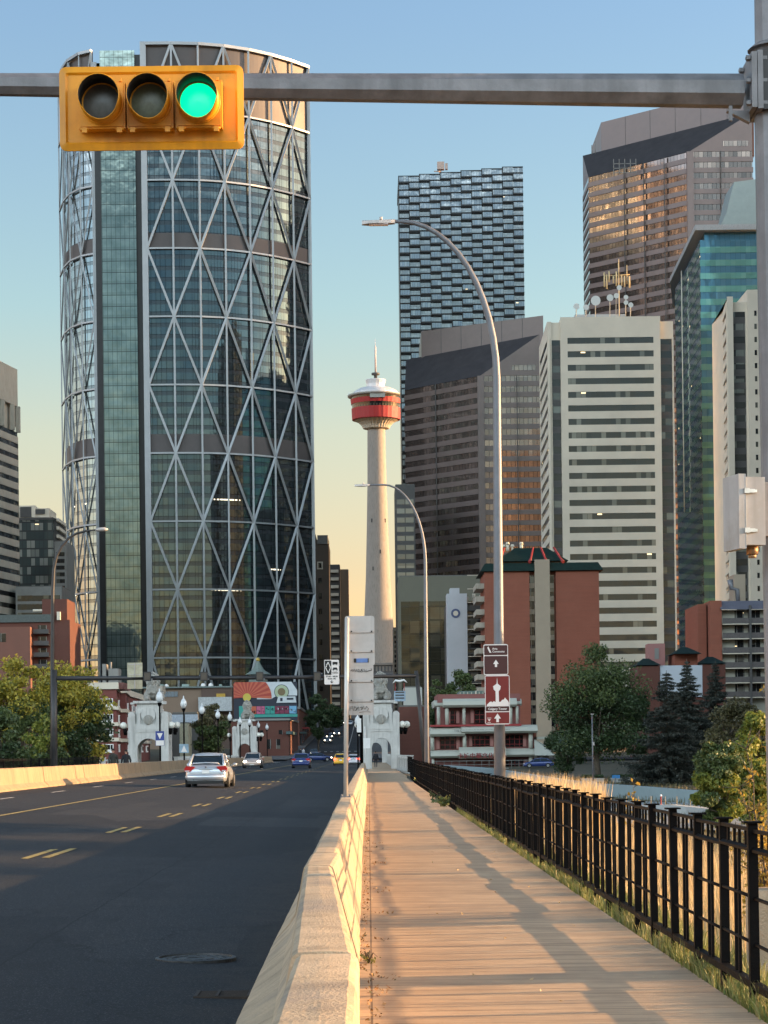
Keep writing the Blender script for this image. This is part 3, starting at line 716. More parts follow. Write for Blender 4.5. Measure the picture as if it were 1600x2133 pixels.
# glass
def gl(n,*a,**k): M[n]=glass(n,*a,**k)
gl('g_sun',1.5,3.6,(.36,.275,.24),(.44,.335,.29),(.03,.022,.02),metal=.86,alt_p=.4,mt=.14,wob=.06,wobs=.05,rough=.07)
gl('g_slab',1.35,3.7,(.055,.055,.048),(.22,.21,.17),(.05,.045,.04),metal=.12,alt_p=.16,mt=.09,lit=.012)
gl('g_slabd',2.2,3.7,(.05,.052,.05),(.19,.2,.18),(.03,.03,.03),metal=.25,alt_p=.3,mt=.1,lit=.03)
gl('g_teal',1.5,3.8,(.12,.28,.38),(.15,.32,.42),(.02,.05,.06),metal=.6,alt_p=.3,mt=.05,lit=.006)
M['teal']=glass('teal_spandrel_glass',1.5,1.9,(.20,.46,.40),(.24,.50,.43),(.05,.13,.13),metal=.6,alt_p=.4,mt=.05,wob=.05)
gl('g_dark',1.6,3.4,(.02,.022,.024),(.12,.12,.10),(.02,.02,.02),metal=.25,alt_p=.2,mt=.1,lit=.01)
gl('g_olive',2.6,3.5,(.05,.045,.03),(.10,.09,.065),(.02,.02,.016),metal=.35,alt_p=.35,mt=.16,hm=.4,lit=.012,wob=.5,wobs=.1)
gl('g_condo',1.4,2.9,(.10,.13,.13),(.4,.42,.38),(.04,.045,.045),metal=.5,alt_p=.35,mt=.16,hm=.5,lit=.01)
gl('g_pane',1.0,2.8,(.38,.43,.48),(.50,.54,.57),(.03,.035,.04),metal=.5,alt_p=.35,mt=.07,wob=.2,lit=.004)
gl('g_win',1.2,1.6,(.02,.022,.024),(.16,.15,.13),(.3,.3,.28),metal=.2,alt_p=.3,mt=.07,lit=.015)
# ---- THE CRESCENT TOWER with steel diagrid
bw=thing('glass_tower','huge curved glass office tower with a pale steel diamond lattice over its face','tower',(W(400,1400,780).x,780,0))
def bowD(px):
    return 745+ (27*abs((px-345)/300.)**2.4 if px>345 else 0)
def bowp(px,y=900,d=0):
    D=bowD(px); p=W(px,y,D); return (p.x-bw.location.x,p.y-bw.location.y+d)
cols=[312,366,421,473,524,570,613,648]
ZT=W(400,92,bowD(400)).z
lev=[W(400,92+142.0*k,bowD(400)).z for k in range(11)]; lev[-1]=0.0
lcols=[(203,752),(178,755),(156,762),(143,772),(135,786)]
# glass skin: fine arc through columns
rp=[bowp(312+ (648-312)*i/40.) for i in range(41)]
lpx=[]
for i in range(len(lcols)-1):
    for q in (0,.25,.5,.75):
        a,b=lcols[i],lcols[i+1]; lpx.append((a[0]+(b[0]-a[0])*q,a[1]+(b[1]-a[1])*q))
lpx.append(lcols[-1]); lft=[(W(px,900,D).x-bw.location.x,D-bw.location.y) for px,D in lpx]
lcp=[(W(px,900,D).x-bw.location.x,D-bw.location.y) for px,D in lcols]; rcp=[bowp(c) for c in cols]
t=NT('tower_glass'); uv=t.sep(t.coord('UV')); 
# storeys (3.87 m), mullions 1.5 m, dim rooms with pale ceilings behind tinted glass
def towerglass(name,base,ceil,slabc,met,frac=.36,cw=1.6,tint2=None,alt=.3):
    t=NT(name); o=t.sep(t.coord('UV')); u=t.math('DIVIDE',o[0],cw); v=t.math('DIVIDE',o[1],3.87); fv=t.math('FRACT',v); fu=t.math('FRACT',u)
    wn=t.node('ShaderNodeTexWhiteNoise',noise_dimensions='2D'); t.put(wn.inputs['Vector'],t.comb(t.math('FLOOR',u),t.math('FLOOR',v)))
    wf=t.node('ShaderNodeTexWhiteNoise',noise_dimensions='1D'); t.put(wf.inputs['W'],t.math('FLOOR',v))
    n=t.noise(t.coord('Object'),.03,3,.6)
    c=t.mix(t.math('MULTIPLY',wn.outputs[0],alt),base,ceil); c=t.mix(t.ramp(n,.35,.65),c,t.mix(.55,c,ceil)) 
    c=t.mix(t.math('LESS_THAN',fv,frac),c,slabc)
    c=t.mix(t.math('LESS_THAN',fu,.09),c,(.02,.022,.024))
    c=t.mix(t.math('LESS_THAN',t.math('ABSOLUTE',t.math('SUBTRACT',fv,frac)),.02),c,(.015,.016,.018))
    w2=t.node('ShaderNodeTexWhiteNoise',noise_dimensions='3D'); t.put(w2.inputs['Vector'],t.comb(t.math('FLOOR',u),t.math('FLOOR',v),3.0))
    em=t.math('MULTIPLY',t.math('LESS_THAN',w2.outputs[0],.0022),t.math('LESS_THAN',t.math('ABSOLUTE',t.math('SUBTRACT',fv,.86)),.05))
    wc=t.node('ShaderNodeVectorMath',operation='SUBTRACT'); t.put(wc.inputs[0],wn.outputs[1]); wc.inputs[1].default_value=(.5,.5,.5)
    wm=t.node('ShaderNodeVectorMath',operation='SCALE'); t.put(wm.inputs[0],wc.outputs[0]); wm.inputs['Scale'].default_value=.015
    bn=t.node('ShaderNodeBump'); t.put(bn.inputs['Height'],t.noise(t.coord('Object'),.2,2,.5)); bn.inputs['Strength'].default_value=.09; bn.inputs['Distance'].default_value=.4
    va=t.node('ShaderNodeVectorMath',operation='ADD'); t.put(va.inputs[0],bn.outputs[0]); t.put(va.inputs[1],wm.outputs[0])
    nz=t.node('ShaderNodeVectorMath',operation='NORMALIZE'); t.put(nz.inputs[0],va.outputs[0])
    mt_=t.math('MULTIPLY',t.math('ADD',t.math('MULTIPLY',t.math('GREATER_THAN',fv,frac),.35),.65),met)
    t.pbr(c,.05,mt_,nz.outputs[0],em=t.math('MULTIPLY',em,1.2),emc=(1,.85,.6),ior=1.55); return t.mat
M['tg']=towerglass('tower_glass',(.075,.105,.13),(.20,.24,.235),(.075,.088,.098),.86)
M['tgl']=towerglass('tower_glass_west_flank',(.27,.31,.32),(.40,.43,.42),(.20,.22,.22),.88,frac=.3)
M['louv']=mat('plant_room_louvres',(.075,.066,.064),.55,.2,.15,.15)
t=NT('atrium_glass'); o=t.sep(t.coord('UV')); fu=t.math('FRACT',t.math('DIVIDE',o[0],1.55)); fv=t.math('FRACT',t.math('DIVIDE',o[1],3.87))
n=t.noise(t.coord('Object'),.16,3,.6); c=t.mix(t.ramp(n,.3,.7),(.15,.20,.19),(.30,.36,.33)); c=t.mix(t.math('LESS_THAN',fu,.07),c,(.04,.05,.045)); c=t.mix(t.math('LESS_THAN',fv,.05),c,(.04,.05,.045)); c=t.mix(t.math('MULTIPLY',t.math('LESS_THAN',fv,.3),.25),c,(.10,.12,.11))
t.pbr(c,.06,.6,t.bump(t.noise(t.coord('Object'),.25,2,.5),.15,.4)); M['atr']=t.mat
for k in range(10):
    zt,zb=lev[k],lev[k+1]
    if k==0: bands=[(zb,zt,'louv')]
    elif k in (3-1,6-1): 
        cut=zb+ (5.4 if k==2 else 6.6); bands=[(cut,zt,'tg'),(zb,cut-.002,'louv')]
    else: bands=[(zb,zt,'tg')]
    for (a,b,mm) in bands:
        for arc,left in ((rp,0),(lft,1)):
            m=MB(); n=len(arc)
            vv=[(x,y,a) for x,y in arc]+[(x,y,b) for x,y in arc]
            ff=[(i,i+1,n+i+1,n+i) if not left else (i+1,i,n+i,n+i+1) for i in range(n-1)]
            m.add(vv,ff,0,False)
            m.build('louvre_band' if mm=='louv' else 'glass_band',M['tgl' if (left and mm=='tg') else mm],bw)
# atrium between
at=[bowp(217,900),bowp(289,900)]
m=MB(); ya=748-780.; x0=W(217,900,748).x-bw.location.x; x1=W(289,900,748).x-bw.location.x; XL=W(204,900,750).x-bw.location.x; XR=bowp(312)[0]
m.box(x0,x1,ya,ya+4,0,ZT-1); m.build('atrium_glass',M['atr'],bw)
m=MB(); m.box(XL,x0-.0,ya+2.2,ya+5,0,ZT-6); m.box(x1,x1+2.0,ya+1.6,ya+5,0,ZT-2); m.build('dark_recess',M['blacksteel'],bw)
m=MB(); m.box(x1+2.0,XR,ya+1.0,ya+5,0,ZT-.5); m.build('side_glass',M['tg'],bw)
# rear body so the tower is solid
back=[rp[-1],(rp[-1][0]-4,30),(rp[-1][0]-30,44),(lft[-1][0]+25,44),(lft[-1][0]+4,25),lft[-1]]
m=MB(); n=len(back)
m.add([(x,y,0) for x,y in back]+[(x,y,ZT) for x,y in back],[(i,i+1,n+i+1,n+i) for i in range(n-1)]); m.build('rear_glass',M['tg'],bw)
allp=lft[::-1]+[(XL,ya+4),(XR,ya+4)]+rp+[back[1],back[2],back[3],back[4]]
m=MB(); m.add([(x,y,ZT-4) for x,y in allp],[tuple(range(len(allp)))]); m.build('roof',M['roof'],bw)
# diagrid
def strut(m,a,b,w=.62): m.tube([a,b],w,4,smooth=False,rot=.5)
def nrm(P,i):
    a=Vector(P[max(i-1,0)]); b=Vector(P[min(i+1,len(P)-1)]); d=(b-a).normalized(); return d
def P3(C,i,k,left): 
    x,y=C[i]; d=nrm(C,i); n_=Vector((d.y,-d.x)) if not left else Vector((-d.y,d.x)); 
    if n_.y>0: n_=-n_
    return Vector((x+n_.x*.9,y+n_.y*.9,lev[k]))
for C,left,par in ((rcp,0,1),(lcp,1,0)):
    mv=MB(); md=MB()
    for i in range(len(C)):
        for k in range(10):
            strut(mv,P3(C,i,k,left),P3(C,i,k+1,left),.45 if not left else .28)
    for k in range(11):
        mh_=MB()
        for i in range(len(C)-1): strut(mh_,P3(C,i,k,left),P3(C,i+1,k,left),.40 if k else .7)
        mh_.build('ring_beam',M['frame'],bw)
    for k in range(10):
        for i in range(len(C)-1):
            if (i+k+(0 if par else 1))%2==1: a,b=P3(C,i,k,left),P3(C,i+1,k+1,left)
            else: a,b=P3(C,i+1,k,left),P3(C,i,k+1,left)
            strut(md,a,b,.54 if not left else .33)
    mv.build('column_lattice',M['frame'],bw); md.build('diagonal_brace',M['frame'],bw)
m=MB(); x,y=bowp(306); m.box(x-.7,x+.9,y-1.2,y+2,0,ZT+.6); x,y=lcp[0]; m.box(x-.2,x+1.3,y-1.2,y+2,0,ZT-4); x,y=rcp[-1]; m.box(x-.1,x+.9,y-.6,y+2,0,ZT); m.build('corner_column',M['frame'],bw)
m=MB(); p=W(503,90,760)-bw.location; m.box(p.x-1.5,p.x+1.5,-12,-9,ZT-4,ZT+1.4); m.build('roof_crane',M['dkgrey'],bw)
# ---- OBSERVATION TOWER
ct=thing('observation_tower','slender concrete observation tower with a red pod and a tall mast','tower',(W(790,1400,1025).x,1025,0))
def cz(y): return W(785,y,1025).z
s=1025/F
m=MB(); m.lathe([(9.5,8),(8.6,cz(1400)),(7.4,cz(1340)),(6.6,cz(1280)),(5.7,cz(1200)),(5.0,cz(1100)),(4.4,cz(1000)),(4.15,cz(900)),(4.1,cz(888))],n=32)
m.build('shaft',mat('tower_concrete',(.30,.27,.235),.85,0,.12,.06,streak=True),ct)
m=MB(); 
for (y,dx,r_) in ((1190,-2.3,5.63),(1090,-2.6,4.93),(1090,3.6,4.93),(1155,1.2,5.4)): 
    yq=-math.sqrt(r_*r_-dx*dx); m=MB(); m.box(dx-.3,dx+.3,yq-.12,yq+.6,cz(y),cz(y)+1.8); m.build('slot_window',M['dkgrey'],ct)
m=MB(); m.lathe([(4.1,cz(895)),(6.2,cz(893)),(6.5,cz(890)),(7.0,cz(886)),(8.4,cz(880)),(10.4,cz(876))],n=64,flute=1,fa=-.045,smooth=False); m.build('pod_flare',mat('pod_concrete',(.50,.43,.33),.8,0,.3,.05),ct)
red=mat('tower_red_cladding',(.34,.016,.015),.6,0,.5,.1)
m=MB(); m.lathe([(9.9,cz(876)),(11.2,cz(875)),(11.45,cz(852))],n=64,flute=1,fa=.008,smooth=False); m.build('lower_red_band',red,ct)
m=MB(); m.lathe([(11.2,cz(852)),(11.35,cz(842))],n=48,smooth=False); m.build('window_strip',M['g_dark'],ct)
m=MB(); m.lathe([(11.55,cz(843)),(11.9,cz(833))],n=64,flute=1,fa=.008,smooth=False); m.build('upper_red_band',red,ct)
m=MB(); m.lathe([(11.4,cz(833)),(11.5,cz(826))],n=48,smooth=False); m.build('deck_window_strip',M['g_dark'],ct)
wht=mat('pod_white',(.62,.62,.62),.45,.2,.6,.06)
m=MB(); m.lathe([(11.0,cz(829)),(13.2,cz(827)),(13.3,cz(824)),(11.2,cz(823))],n=48); m.build('rim',mat('pod_rim',(.30,.28,.25),.5),ct)
m=MB(); m.lathe([(11.2,cz(823)),(11.1,cz(820)),(9.6,cz(814)),(7.6,cz(809.5)),(5.2,cz(808))],n=40); m.build('dome',wht,ct)
m=MB(); m.lathe([(4.2,cz(809)),(4.3,cz(800)),(4.8,cz(792)),(4.7,cz(791))],n=16,smooth=False); m.build('drum',wht,ct)
m=MB(); m.lathe([(.7,cz(791)),(.8,cz(782)),(1.9,cz(781)),(1.9,cz(777)),(.8,cz(776))],n=16); m.build('beacon_ring',M['dkgrey'],ct)
m=MB(); m.lathe([(.42,cz(778)),(.40,cz(722)),(.12,cz(720)),(.06,cz(706))],n=10); m.build('mast',mat('mast_paint',(.5,.42,.4),.5),ct)
m=MB(); 
for i in range(48):
    q=2*math.pi*i/48; m.box(13*math.cos(q)-.06,13*math.cos(q)+.06,13*math.sin(q)-.06,13*math.sin(q)+.06,cz(824),cz(819))
m.build('deck_railing',wht,ct)
m=MB(); m.box(-2.8,4.2,-12.4,-10.6,cz(836),cz(826)); m.build('glass_floor_box',mat('box_glass',(.35,.36,.34),.2,.3,3,.2),ct)
# dark podium buildings at the foot
pb=thing('low_building','low dark grey building with a louvred top at the foot of the observation tower','building',(W(790,1500,985).x,985,10))
m=MB(); a=W(725,1400,985)-pb.location; b=W(838,1385,985)-pb.location; m.box(a.x,b.x,0,20,-15,b.z); m.build('wall',mat('podium_grey',(.10,.11,.12),.5,0,.2,.1),pb)
m=MB(); 
for i in range(16): m.box(a.x+.5+i*1.5,a.x+1.3+i*1.5,-.3,0,W(0,1408,985).z-10,b.z-.5)
m.build('louvre',M['gwall'],pb)
m=MB(); m.box(a.x-.4,b.x+.4,-.8,20,b.z,b.z+1); m.build('roof',M['gwall'],pb)
# ---- TWIN BROWN TOWERS
def sun_tower(label,yA,A,Bp,C,E,ph,fh,nm,pier_px):
    """A front-left corner, Bp front-right corner of the receding face, C right end; slanted slate roof"""
    t_=thing('office_tower',label,'office tower',(W(Bp[0],900,Bp[2]).x,Bp[2],0))
    o=t_.location
    def L(px,y,D): 
        p=W(px,y,D); return Vector((p.x-o.x,p.y-o.y,p.z))
    a,b,c,e=[L(*q) for q in (A,Bp,C,E)]
    z1=b.z; a.z=z1; e.z=c.z
    kk=(e.y+36+o.y)/(e.y+o.y); eb=((o.x+e.x)*kk-o.x+.8,e.y+36)
    dep=Vector((0,38))
    poly=[(a.x,a.y),(b.x,b.y),(c.x,c.y),(c.x,c.y+46),eb,(e.x,e.y)]
    n=int(z1/fh); zz=z1-n*fh
    ribbons(t_,poly,zz,z1-fh*.4,fh,M[nm],M['g_sun'],.46,.25,0)
    # right part carries on upward to a raked edge
    z2=c.z; k=0; w=MB(); z=zz+n*fh
    inx=lambda q: b.x+(c.x-b.x)*max(0,min(1,(q-z1)/(z2-z1)))
    w.extr([(b.x,z-.02),(c.x,z-.02),(c.x,z2)],'xz',b.y-.25,b.y+40)
    w.build('raked_wall',M[nm],t_)
    zi=z+fh*.46
    while zi<z2-fh*2.2:
        x0=inx(zi+fh*.9)+3.5
        if c.x-x0>6: 
            g_=MB(); g_.box(x0,c.x-1.5,b.y-.33,b.y-.2,zi,zi+fh*.5); g_.build('window_band',M['g_sun'],t_)
        zi+=fh
    m=MB(); m.add([a+Vector((0,-.3,0)),b+Vector((0,-.3,0)),c,Vector((e.x,e.y,z2)),Vector((a.x,a.y+1,z1-.5)),Vector((c.x,c.y+40,z2)),Vector((eb[0],eb[1],z2))],[(0,1,2,3),(3,2,5,6)]); m.build('slanted_roof',M['slate'],t_)
    m=MB(); m.add([a,Vector((e.x,e.y,z2)),Vector((eb[0],eb[1],z2)),Vector((eb[0],eb[1],z1)),Vector((e.x,e.y,z1))],[(0,1,4),(4,1,2,3)]); m.build('side_wall',M[nm],t_)
    p0=L(*ph[0]); p1=L(*ph[1]); zp=L(ph[0][0],ph[2],ph[0][2]).z
    m=MB(); m.prism([(p0.x,p0.y),(p1.x,p1.y),(p1.x,p1.y+34),(p0.x,p0.y+34)],z1,zp)
    pho=m.build('penthouse',M[nm],t_)
    m=MB(); 
    for q in range(1,6): 
        x=p0.x+(p1.x-p0.x)*q/6; yy=p0.y+(p1.y-p0.y)*q/6; m.box(x-.08,x+.08,yy-.06,yy,z2-4,zp-.1)
    m.build('panel_joint',M['dkgrey'],pho)
    m=MB(); x=b.x; m.box(x-1.0,x+1.3,b.y-.9,b.y+1,0,z1-.1); m.build('corner_pier',M[nm],t_)
    m=MB()
    for px_,D_ in pier_px: 
        q=L(px_,900,D_); m.box(q.x-.12,q.x+.12,q.y-.5,q.y,0,z1)
    m.build('vertical_joint',M['dkgrey'],t_)
    return t_,L
st,L=sun_tower('shorter brown office tower with a slanted slate roof right of the observation tower',0,(843,795,779),(1000,783,751),(1124,697,751),(846,738,796),((878,738,790),(1132,700,764),690),3.67,'granite',[(908,767),(1078,750.5)])
m=MB(); p=L(760+320,667,735); 
tt,L2=sun_tower('tallest brown office tower with a slanted slate roof at upper right',0,(1226,372,803),(1436,316,770),(1566,235,770),(1214,322,823),((1253,330,822),(1570,230,777),255),3.72,'granite2',[(1306,790.4),(1347,784),(1390,777),(1508,769.5)])
m=MB(); q=L2(1300,345,786)
for i in range(3): m.box(q.x-4,q.x+4,q.y-1.5,q.y-1.3,q.z-3+i*1.6,q.z-2.8+i*1.6)
for i in range(5): m.box(q.x-4+i*2,q.x-3.8+i*2,q.y-1.5,q.y-1.3,q.z-3.5,q.z+2)
m.build('window_cleaning_cradle',M['gwall'],tt)
m=MB(); q=L2(1240,320,815); m.tube([q,q+Vector((0,0,5))],.12,5); q=L2(1233,322,815); m.tube([q,q+Vector((0,0,3.5))],.2,5); m.build('antenna',M['gwall'],tt)
# ---- STAGGERED PIXEL TOWER
px_=thing('residential_tower','black framed tower of staggered glass boxes rising behind the brown tower','tower',(W(836,900,868).x,868,0))
o=px_.location; Wd=W(1091,500,868).x-o.x
rowh=14.75/F*868; ztop=W(836,368,868).z; nrow=int((ztop-30)/rowh)
m=MB(); m.box(.3,Wd-.1,1.0,40,0,ztop+ .0); 
for u in range(6): m.box(Wd*u/6.,Wd*(u+1)/6.,-.05,34,ztop-3,ztop+.62*(u)+.4)
m.build('core',M['blacksteel'],px_)
cnt=0; wst=MB(); cw=Wd/12.; rr=random.Random(5)
fr=MB()
M['g_bal']=glass('balcony_glass',1.1,1.4,(.46,.49,.50),(.55,.58,.58),(.12,.13,.14),metal=.4,alt_p=.4,mt=.05,hm=.07,wob=.1)
for r_ in range(nrow):
    zb=ztop-(r_+1)*rowh
    for u in range(-1,7):
        c0=2*u+(r_%2); x0=max(0,c0)*cw; x1=min(12,c0+2)*cw
        if x1<=x0: continue
        dz=.62*(c0/2.0); z=zb+dz; yy=-1.3
        fr.box(x0+.02,x1-.02,yy,.95,z+.02,z+rowh*.21); 
        fr.box(x0+.02,x0+.3,yy,.95,z+rowh*.21,z+rowh-.02)
        fr.box(x0+.3,x1-.02,yy,.95,z+rowh*.93,z+rowh-.02)
        top=r_<5
        for h in (0,1):
            xa=max(0,c0+h)*cw; xb=min(12,c0+h+1)*cw
            if not(0<=c0+h<12): continue
            xa+=.34 if h==0 else .03; xb-=.06
            yl=yy+.12 if h==0 else yy+.5
            mm=M['g_pane'] if (h==0 or top) else M['g_bal']
            zt_=z+rowh*.93 if (h==0 or top) else z+rowh*.80
            tgt=MB() if cnt<100 else wst
            tgt.box(xa,xb,yl,yl+.2,z+rowh*.22,zt_,0 if (h==0 or top) else 1)
            if cnt<100: tgt.build('window',[M['g_pane'],M['g_bal']],px_)
            cnt+=1
            if not top and h==1: fr.box(xa,xb,yl+.25,.95,z+rowh*.8,z+rowh*.92)
fr.build('frame_grid',M['blacksteel'],px_)
tag(wst.build('window',[M['g_pane'],M['g_bal']],px_),kind='stuff')
m=MB(); q=17.0; zz=ztop+1.5; m.box(q-.5,q+.5,8,9,ztop-2,zz+4.2); m.box(q-1.2,q+1.6,7,9.5,zz+3.2,zz+6.2); m.box(q+2.0,q+3.0,7.2,9,zz+3.2,zz+5.6); m.tube([(q-2.5,8,zz+2.6),(q,8,zz+2.4)],.25,6); m.build('roof_crane',mat('crane_tan',(.42,.32,.27),.6),px_)
# ---- WHITE RIBBON SLAB
def slab(label,front,left,right,ytop,D,Dl,ystart,fhpx,lowy,rightextra=None,rs=None):
    t_=thing('office_block',label,'office block',(W(front[0],900,D).x,D,0)); o=t_.location
    X=lambda px,D_=D: W(px,900,D_).x-o.x
    zt=W(front[0],ytop,D).z; fh=fhpx/F*D
    x0,x1=X(front[0]),X(front[1])
    ys=W(front[0],ystart,D).z; n=int(ys/fh)
    xbk=max(x0,W(left[0],900,Dl).x-o.x+1.4)
    w=MB(); w.prism([(x0,.35),(x1,.35),(x1,34),(xbk,34)],0,zt-.5)      # body
    w.box(x0,x1,-.1,.35,ys,zt)
    thin=(x1-x0)<5
    if thin: w.box(x0,x1,-.1,.35,0,ys)
    else: w.box(x0,x0+1.9,-.1,.35,0,ys); w.box(x1-1.9,x1,-.1,.35,0,ys)
    for k in range(0 if thin else n+1): 
        z=ys-(k+1)*fh; w.box(x0+1.9,x1-1.9,-.1,.35,z,z+fh*.55) if z>0 else None
    w.build('wall',M['pale'],t_)
    for k in range(0 if thin else n): 
        z=ys-(k+1)*fh+fh*.55; g_=MB(); g_.box(x0+1.9,x1-1.9,.05,.36,z,z+fh*.45-.002); g_.build('window_band',M['g_slab'],t_)
    # dark glazed corner recesses
    for (a,b,c_) in ((left[1],front[0],0),(front[1],right,1)):
        if b-a<2: continue
        xa,xb=X(a),X(b)
        w=MB(); w.box(xa+.03,xb,1.2,8,ys-fh*.1,zt-1.2); w.box(xa+.02,xa+.7,.6,1.9,0,ys) if not c_ else w.box(xb-.4,xb,.6,28,0,ys); w.build('corner_wall',M['pale'],t_)
        for k in range(n):
            z=ys-(k+1)*fh; g_=MB(); g_.box(xa+(.7 if not c_ else 0),xb-(.4 if c_ else 0),1.3,8,z+fh*.5,z+fh-.002); ob=g_.build('corner_window',M['g_slabd'],t_)
        g_=MB(); 
        for k in range(n): 
            z=ys-(k+1)*fh; g_.box(xa+(.7 if not c_ else 0),xb-(.4 if c_ else 0),1.25,8,z,z+fh*.5)
        g_.build('corner_spandrel',M['dkgrey'],t_)
    # receding left face with deep slots
    pa=Vector((X(left[1]),1.0)); pb_=Vector((W(left[0],900,Dl).x-o.x,Dl-D)); d=(pb_-pa); Ln=d.length; d.normalize()
    nn=Vector((d.y,-d.x)); nn=nn if nn.x<0 else -nn
    def quadbox(m,s0,s1,dep0,dep1,z0,z1):
        c=[pa+d*s0-nn*dep0,pa+d*s1-nn*dep0,pa+d*s1-nn*dep1,pa+d*s0-nn*dep1]; m.prism([tuple(q) for q in c],z0,z1)
    w=MB(); quadbox(w,0,Ln,0,1.2,ys,zt-1.0); quadbox(w,0,1.2,0,1.2,0,ys); quadbox(w,Ln-2,Ln,0,1.2,0,ys)
    for k in range(n): z=ys-(k+1)*fh; quadbox(w,1.2,Ln-2,0,1.2,z,z+fh*.55)
    w.build('side_wall',M['pale'],t_)
    for k in range(n):
        z=ys-(k+1)*fh; g_=MB(); quadbox(g_,1.2,Ln-2,.14,1.0,z+fh*.55,z+fh-.002); g_.build('side_window_band',M['g_dark'],t_)
    if rightextra:
        w=MB(); w.box(X(right),X(rightextra[0]),.0,30,0,W(front[0],rightextra[1],D).z); w.build('end_wall',M['pale'],t_)
        if rs:
            for k in range(n): g_=MB(); z=ys-(k+1)*fh; g_.box(X(rs[0]),X(rs[1]),-.05,.1,z+fh*.5,z+fh*.9); g_.build('end_window',M['g_dark'],t_)
    return t_,X,zt,fh,ys
ws,X,zt,fh,ys=slab('long pale concrete office block with dark ribbon windows and dishes on its roof',(1170,1378),(1125,1143),1406,661,600,640,704,28.15,0)
M['dish']=mat('dish_white',(.6,.6,.56),.5,0,2,.05)
m=MB(); m.box(X(1205),X(1312),6,18,zt-.6,zt+1.9); m.build('plant_room',mat('plant_room_metal',(.45,.47,.47),.5,.2,.3,.05),ws)
for (px1,yy,rd_) in ((1240,628,1.35),(1270,622,.95),(1283,618,.75),(1303,621,.65),(1303,632,.65),(1313,637,.7),(1200,640,.85),(1220,642,.8),(1289,601,.7)):
    p=W(px1,yy,602)-ws.location; d=MB(); d.tube([(p.x,.8,p.z),(p.x,1.2,p.z)],[rd_,rd_*.85],16); d.tube([(p.x,1.0,p.z),(p.x,1.6,p.z-.3),(p.x,2.2,zt+.3)],.12,5); d.build('dish_antenna',M['dish'],ws)
M['gold']=mat('antenna_cream',(.62,.48,.26),.5,0,2,.1)
an=MB(); c=W(1289,600,606)-ws.location; an.tube([(c.x,6,zt+1),(c.x,6,W(1289,548,606).z)],.16,6)
an.tube([(W(1258,590,606).x-o.x*0-ws.location.x,6,W(0,590,606).z),(W(1312,588,606).x-ws.location.x,6,W(0,588,606).z)],.1,5)
for (px1,y0_,y1_) in ((1259,598,568),(1264,602,572),(1269,588,565),(1284,596,566),(1295,596,572),(1301,598,575),(1306,592,552),(1311,600,576),(1278,590,576),(1289,575,540)):
    q=W(px1,y0_,606)-ws.location; an.tube([(q.x,5.8,q.z),(q.x,5.8,W(px1,y1_,606).z)],.22 if y1_>560 else .1,6)
an.build('antenna_array',M['gold'],ws)
w2,X2,zt2,fh2,ys2=slab('second pale concrete office block at the right edge behind the signal mast',(1518,1530),(1496,1517),1560,618,560,600,645,27.3,0,(1640,604),(1574,1579))
# ---- TEAL GLASS TOWER
tg=thing('office_tower','teal and blue banded glass office tower between the two pale blocks','office tower',(W(1463,900,650).x,650,0))
P=foot([(1410,720),(1463,650),(1640,650),(1640,700),(1410,760)],900,tg)
ztg=W(1463,500,650).z
fh=27.1/F*650; n=int(ztg/fh)
zz=ztg-n*fh; po=off(P,.12)
for k in range(n):
    g_=MB(); g_.prism(P,zz+k*fh+fh*.47,zz+(k+1)*fh-.002); g_.build('window_band',M['g_teal'],tg)
    g_=MB(); g_.prism(po,zz+k*fh,zz+k*fh+fh*.47); g_.build('spandrel_band',M['teal'],tg)
m=MB(); m.prism(off(P,1.6),ztg+2.6,ztg+4.2); m.build('roof_slab',mat('roof_slab_grey',(.28,.30,.31),.6),tg)
m=MB(); m.prism(off(P,-1.5),ztg,ztg+2.6); m.build('top_glass',M['g_teal'],tg)
m=MB(); a=W(1490,460,668)-tg.location; b=W(1560,388,668)-tg.location
m.extr([(a.x-1.0,ztg+4.2),(a.x+2,ztg+10),(W(1520,415,668).x-tg.location.x,W(0,412,668).z),(b.x,b.z),(b.x+8,b.z),(b.x+8,ztg+4.2)],'xz',10,26); m.build('plant_screen',mat('pale_green_metal',(.25,.30,.29),.5,.3,.4,.08),tg)
m=MB(); a=foot([(1427,692)],900,tg)[0]; m.tube([(a[0]-.6,a[1]-.6,ztg*.5),(a[0]-.6,a[1]-.6,ztg)],.18,5); m.build('cleaning_rail',M['pale'],tg)
# ---- OLIVE OFFICE BLOCK, WHITE STRIP BUILDING, SMALL DARK ONE
def block(name,label,cat,x0,x1,yt,D,depth,zb,wallm,fhpx=None,glassm=None,band=.5,yglass=None,yaw=0,roofm=None,ybase=None):
    t_=thing(name,label,cat,(W(x0,1500,D).x,D,zb),yaw); o=t_.location
    xw=(W(x1,1400,D).x-W(x0,1400,D).x); h=W((x0+x1)/2,yt,D).z-zb
    m=MB(); m.box(0,xw,0,depth,0,h); m.build('wall',wallm,t_)
    m=MB(); m.box(.15,xw-.15,.15,depth-.15,h,h+.25); m.build('roof',roofm or M['roof'],t_)
    if glassm:
        yg=yglass or yt+6; z=W((x0+x1)/2,yg,D).z-zb; fh=fhpx/F*D
        while z-fh>0.3:
            g_=MB(); g_.box(.5,xw-.5,-.06,.4,z-fh*(1-band)-.02,z-.02); g_.build('window_band',glassm,t_); z-=fh
    return t_,xw,h
o1,xw,h=block('office_block','olive glass office block with a blank parapet below the shorter brown tower','office block',834,1012,1200,560,30,0,mat('olive_panel',(.13,.125,.09),.6,0,.2,.06),13.2,M['g_olive'],.02,1252)
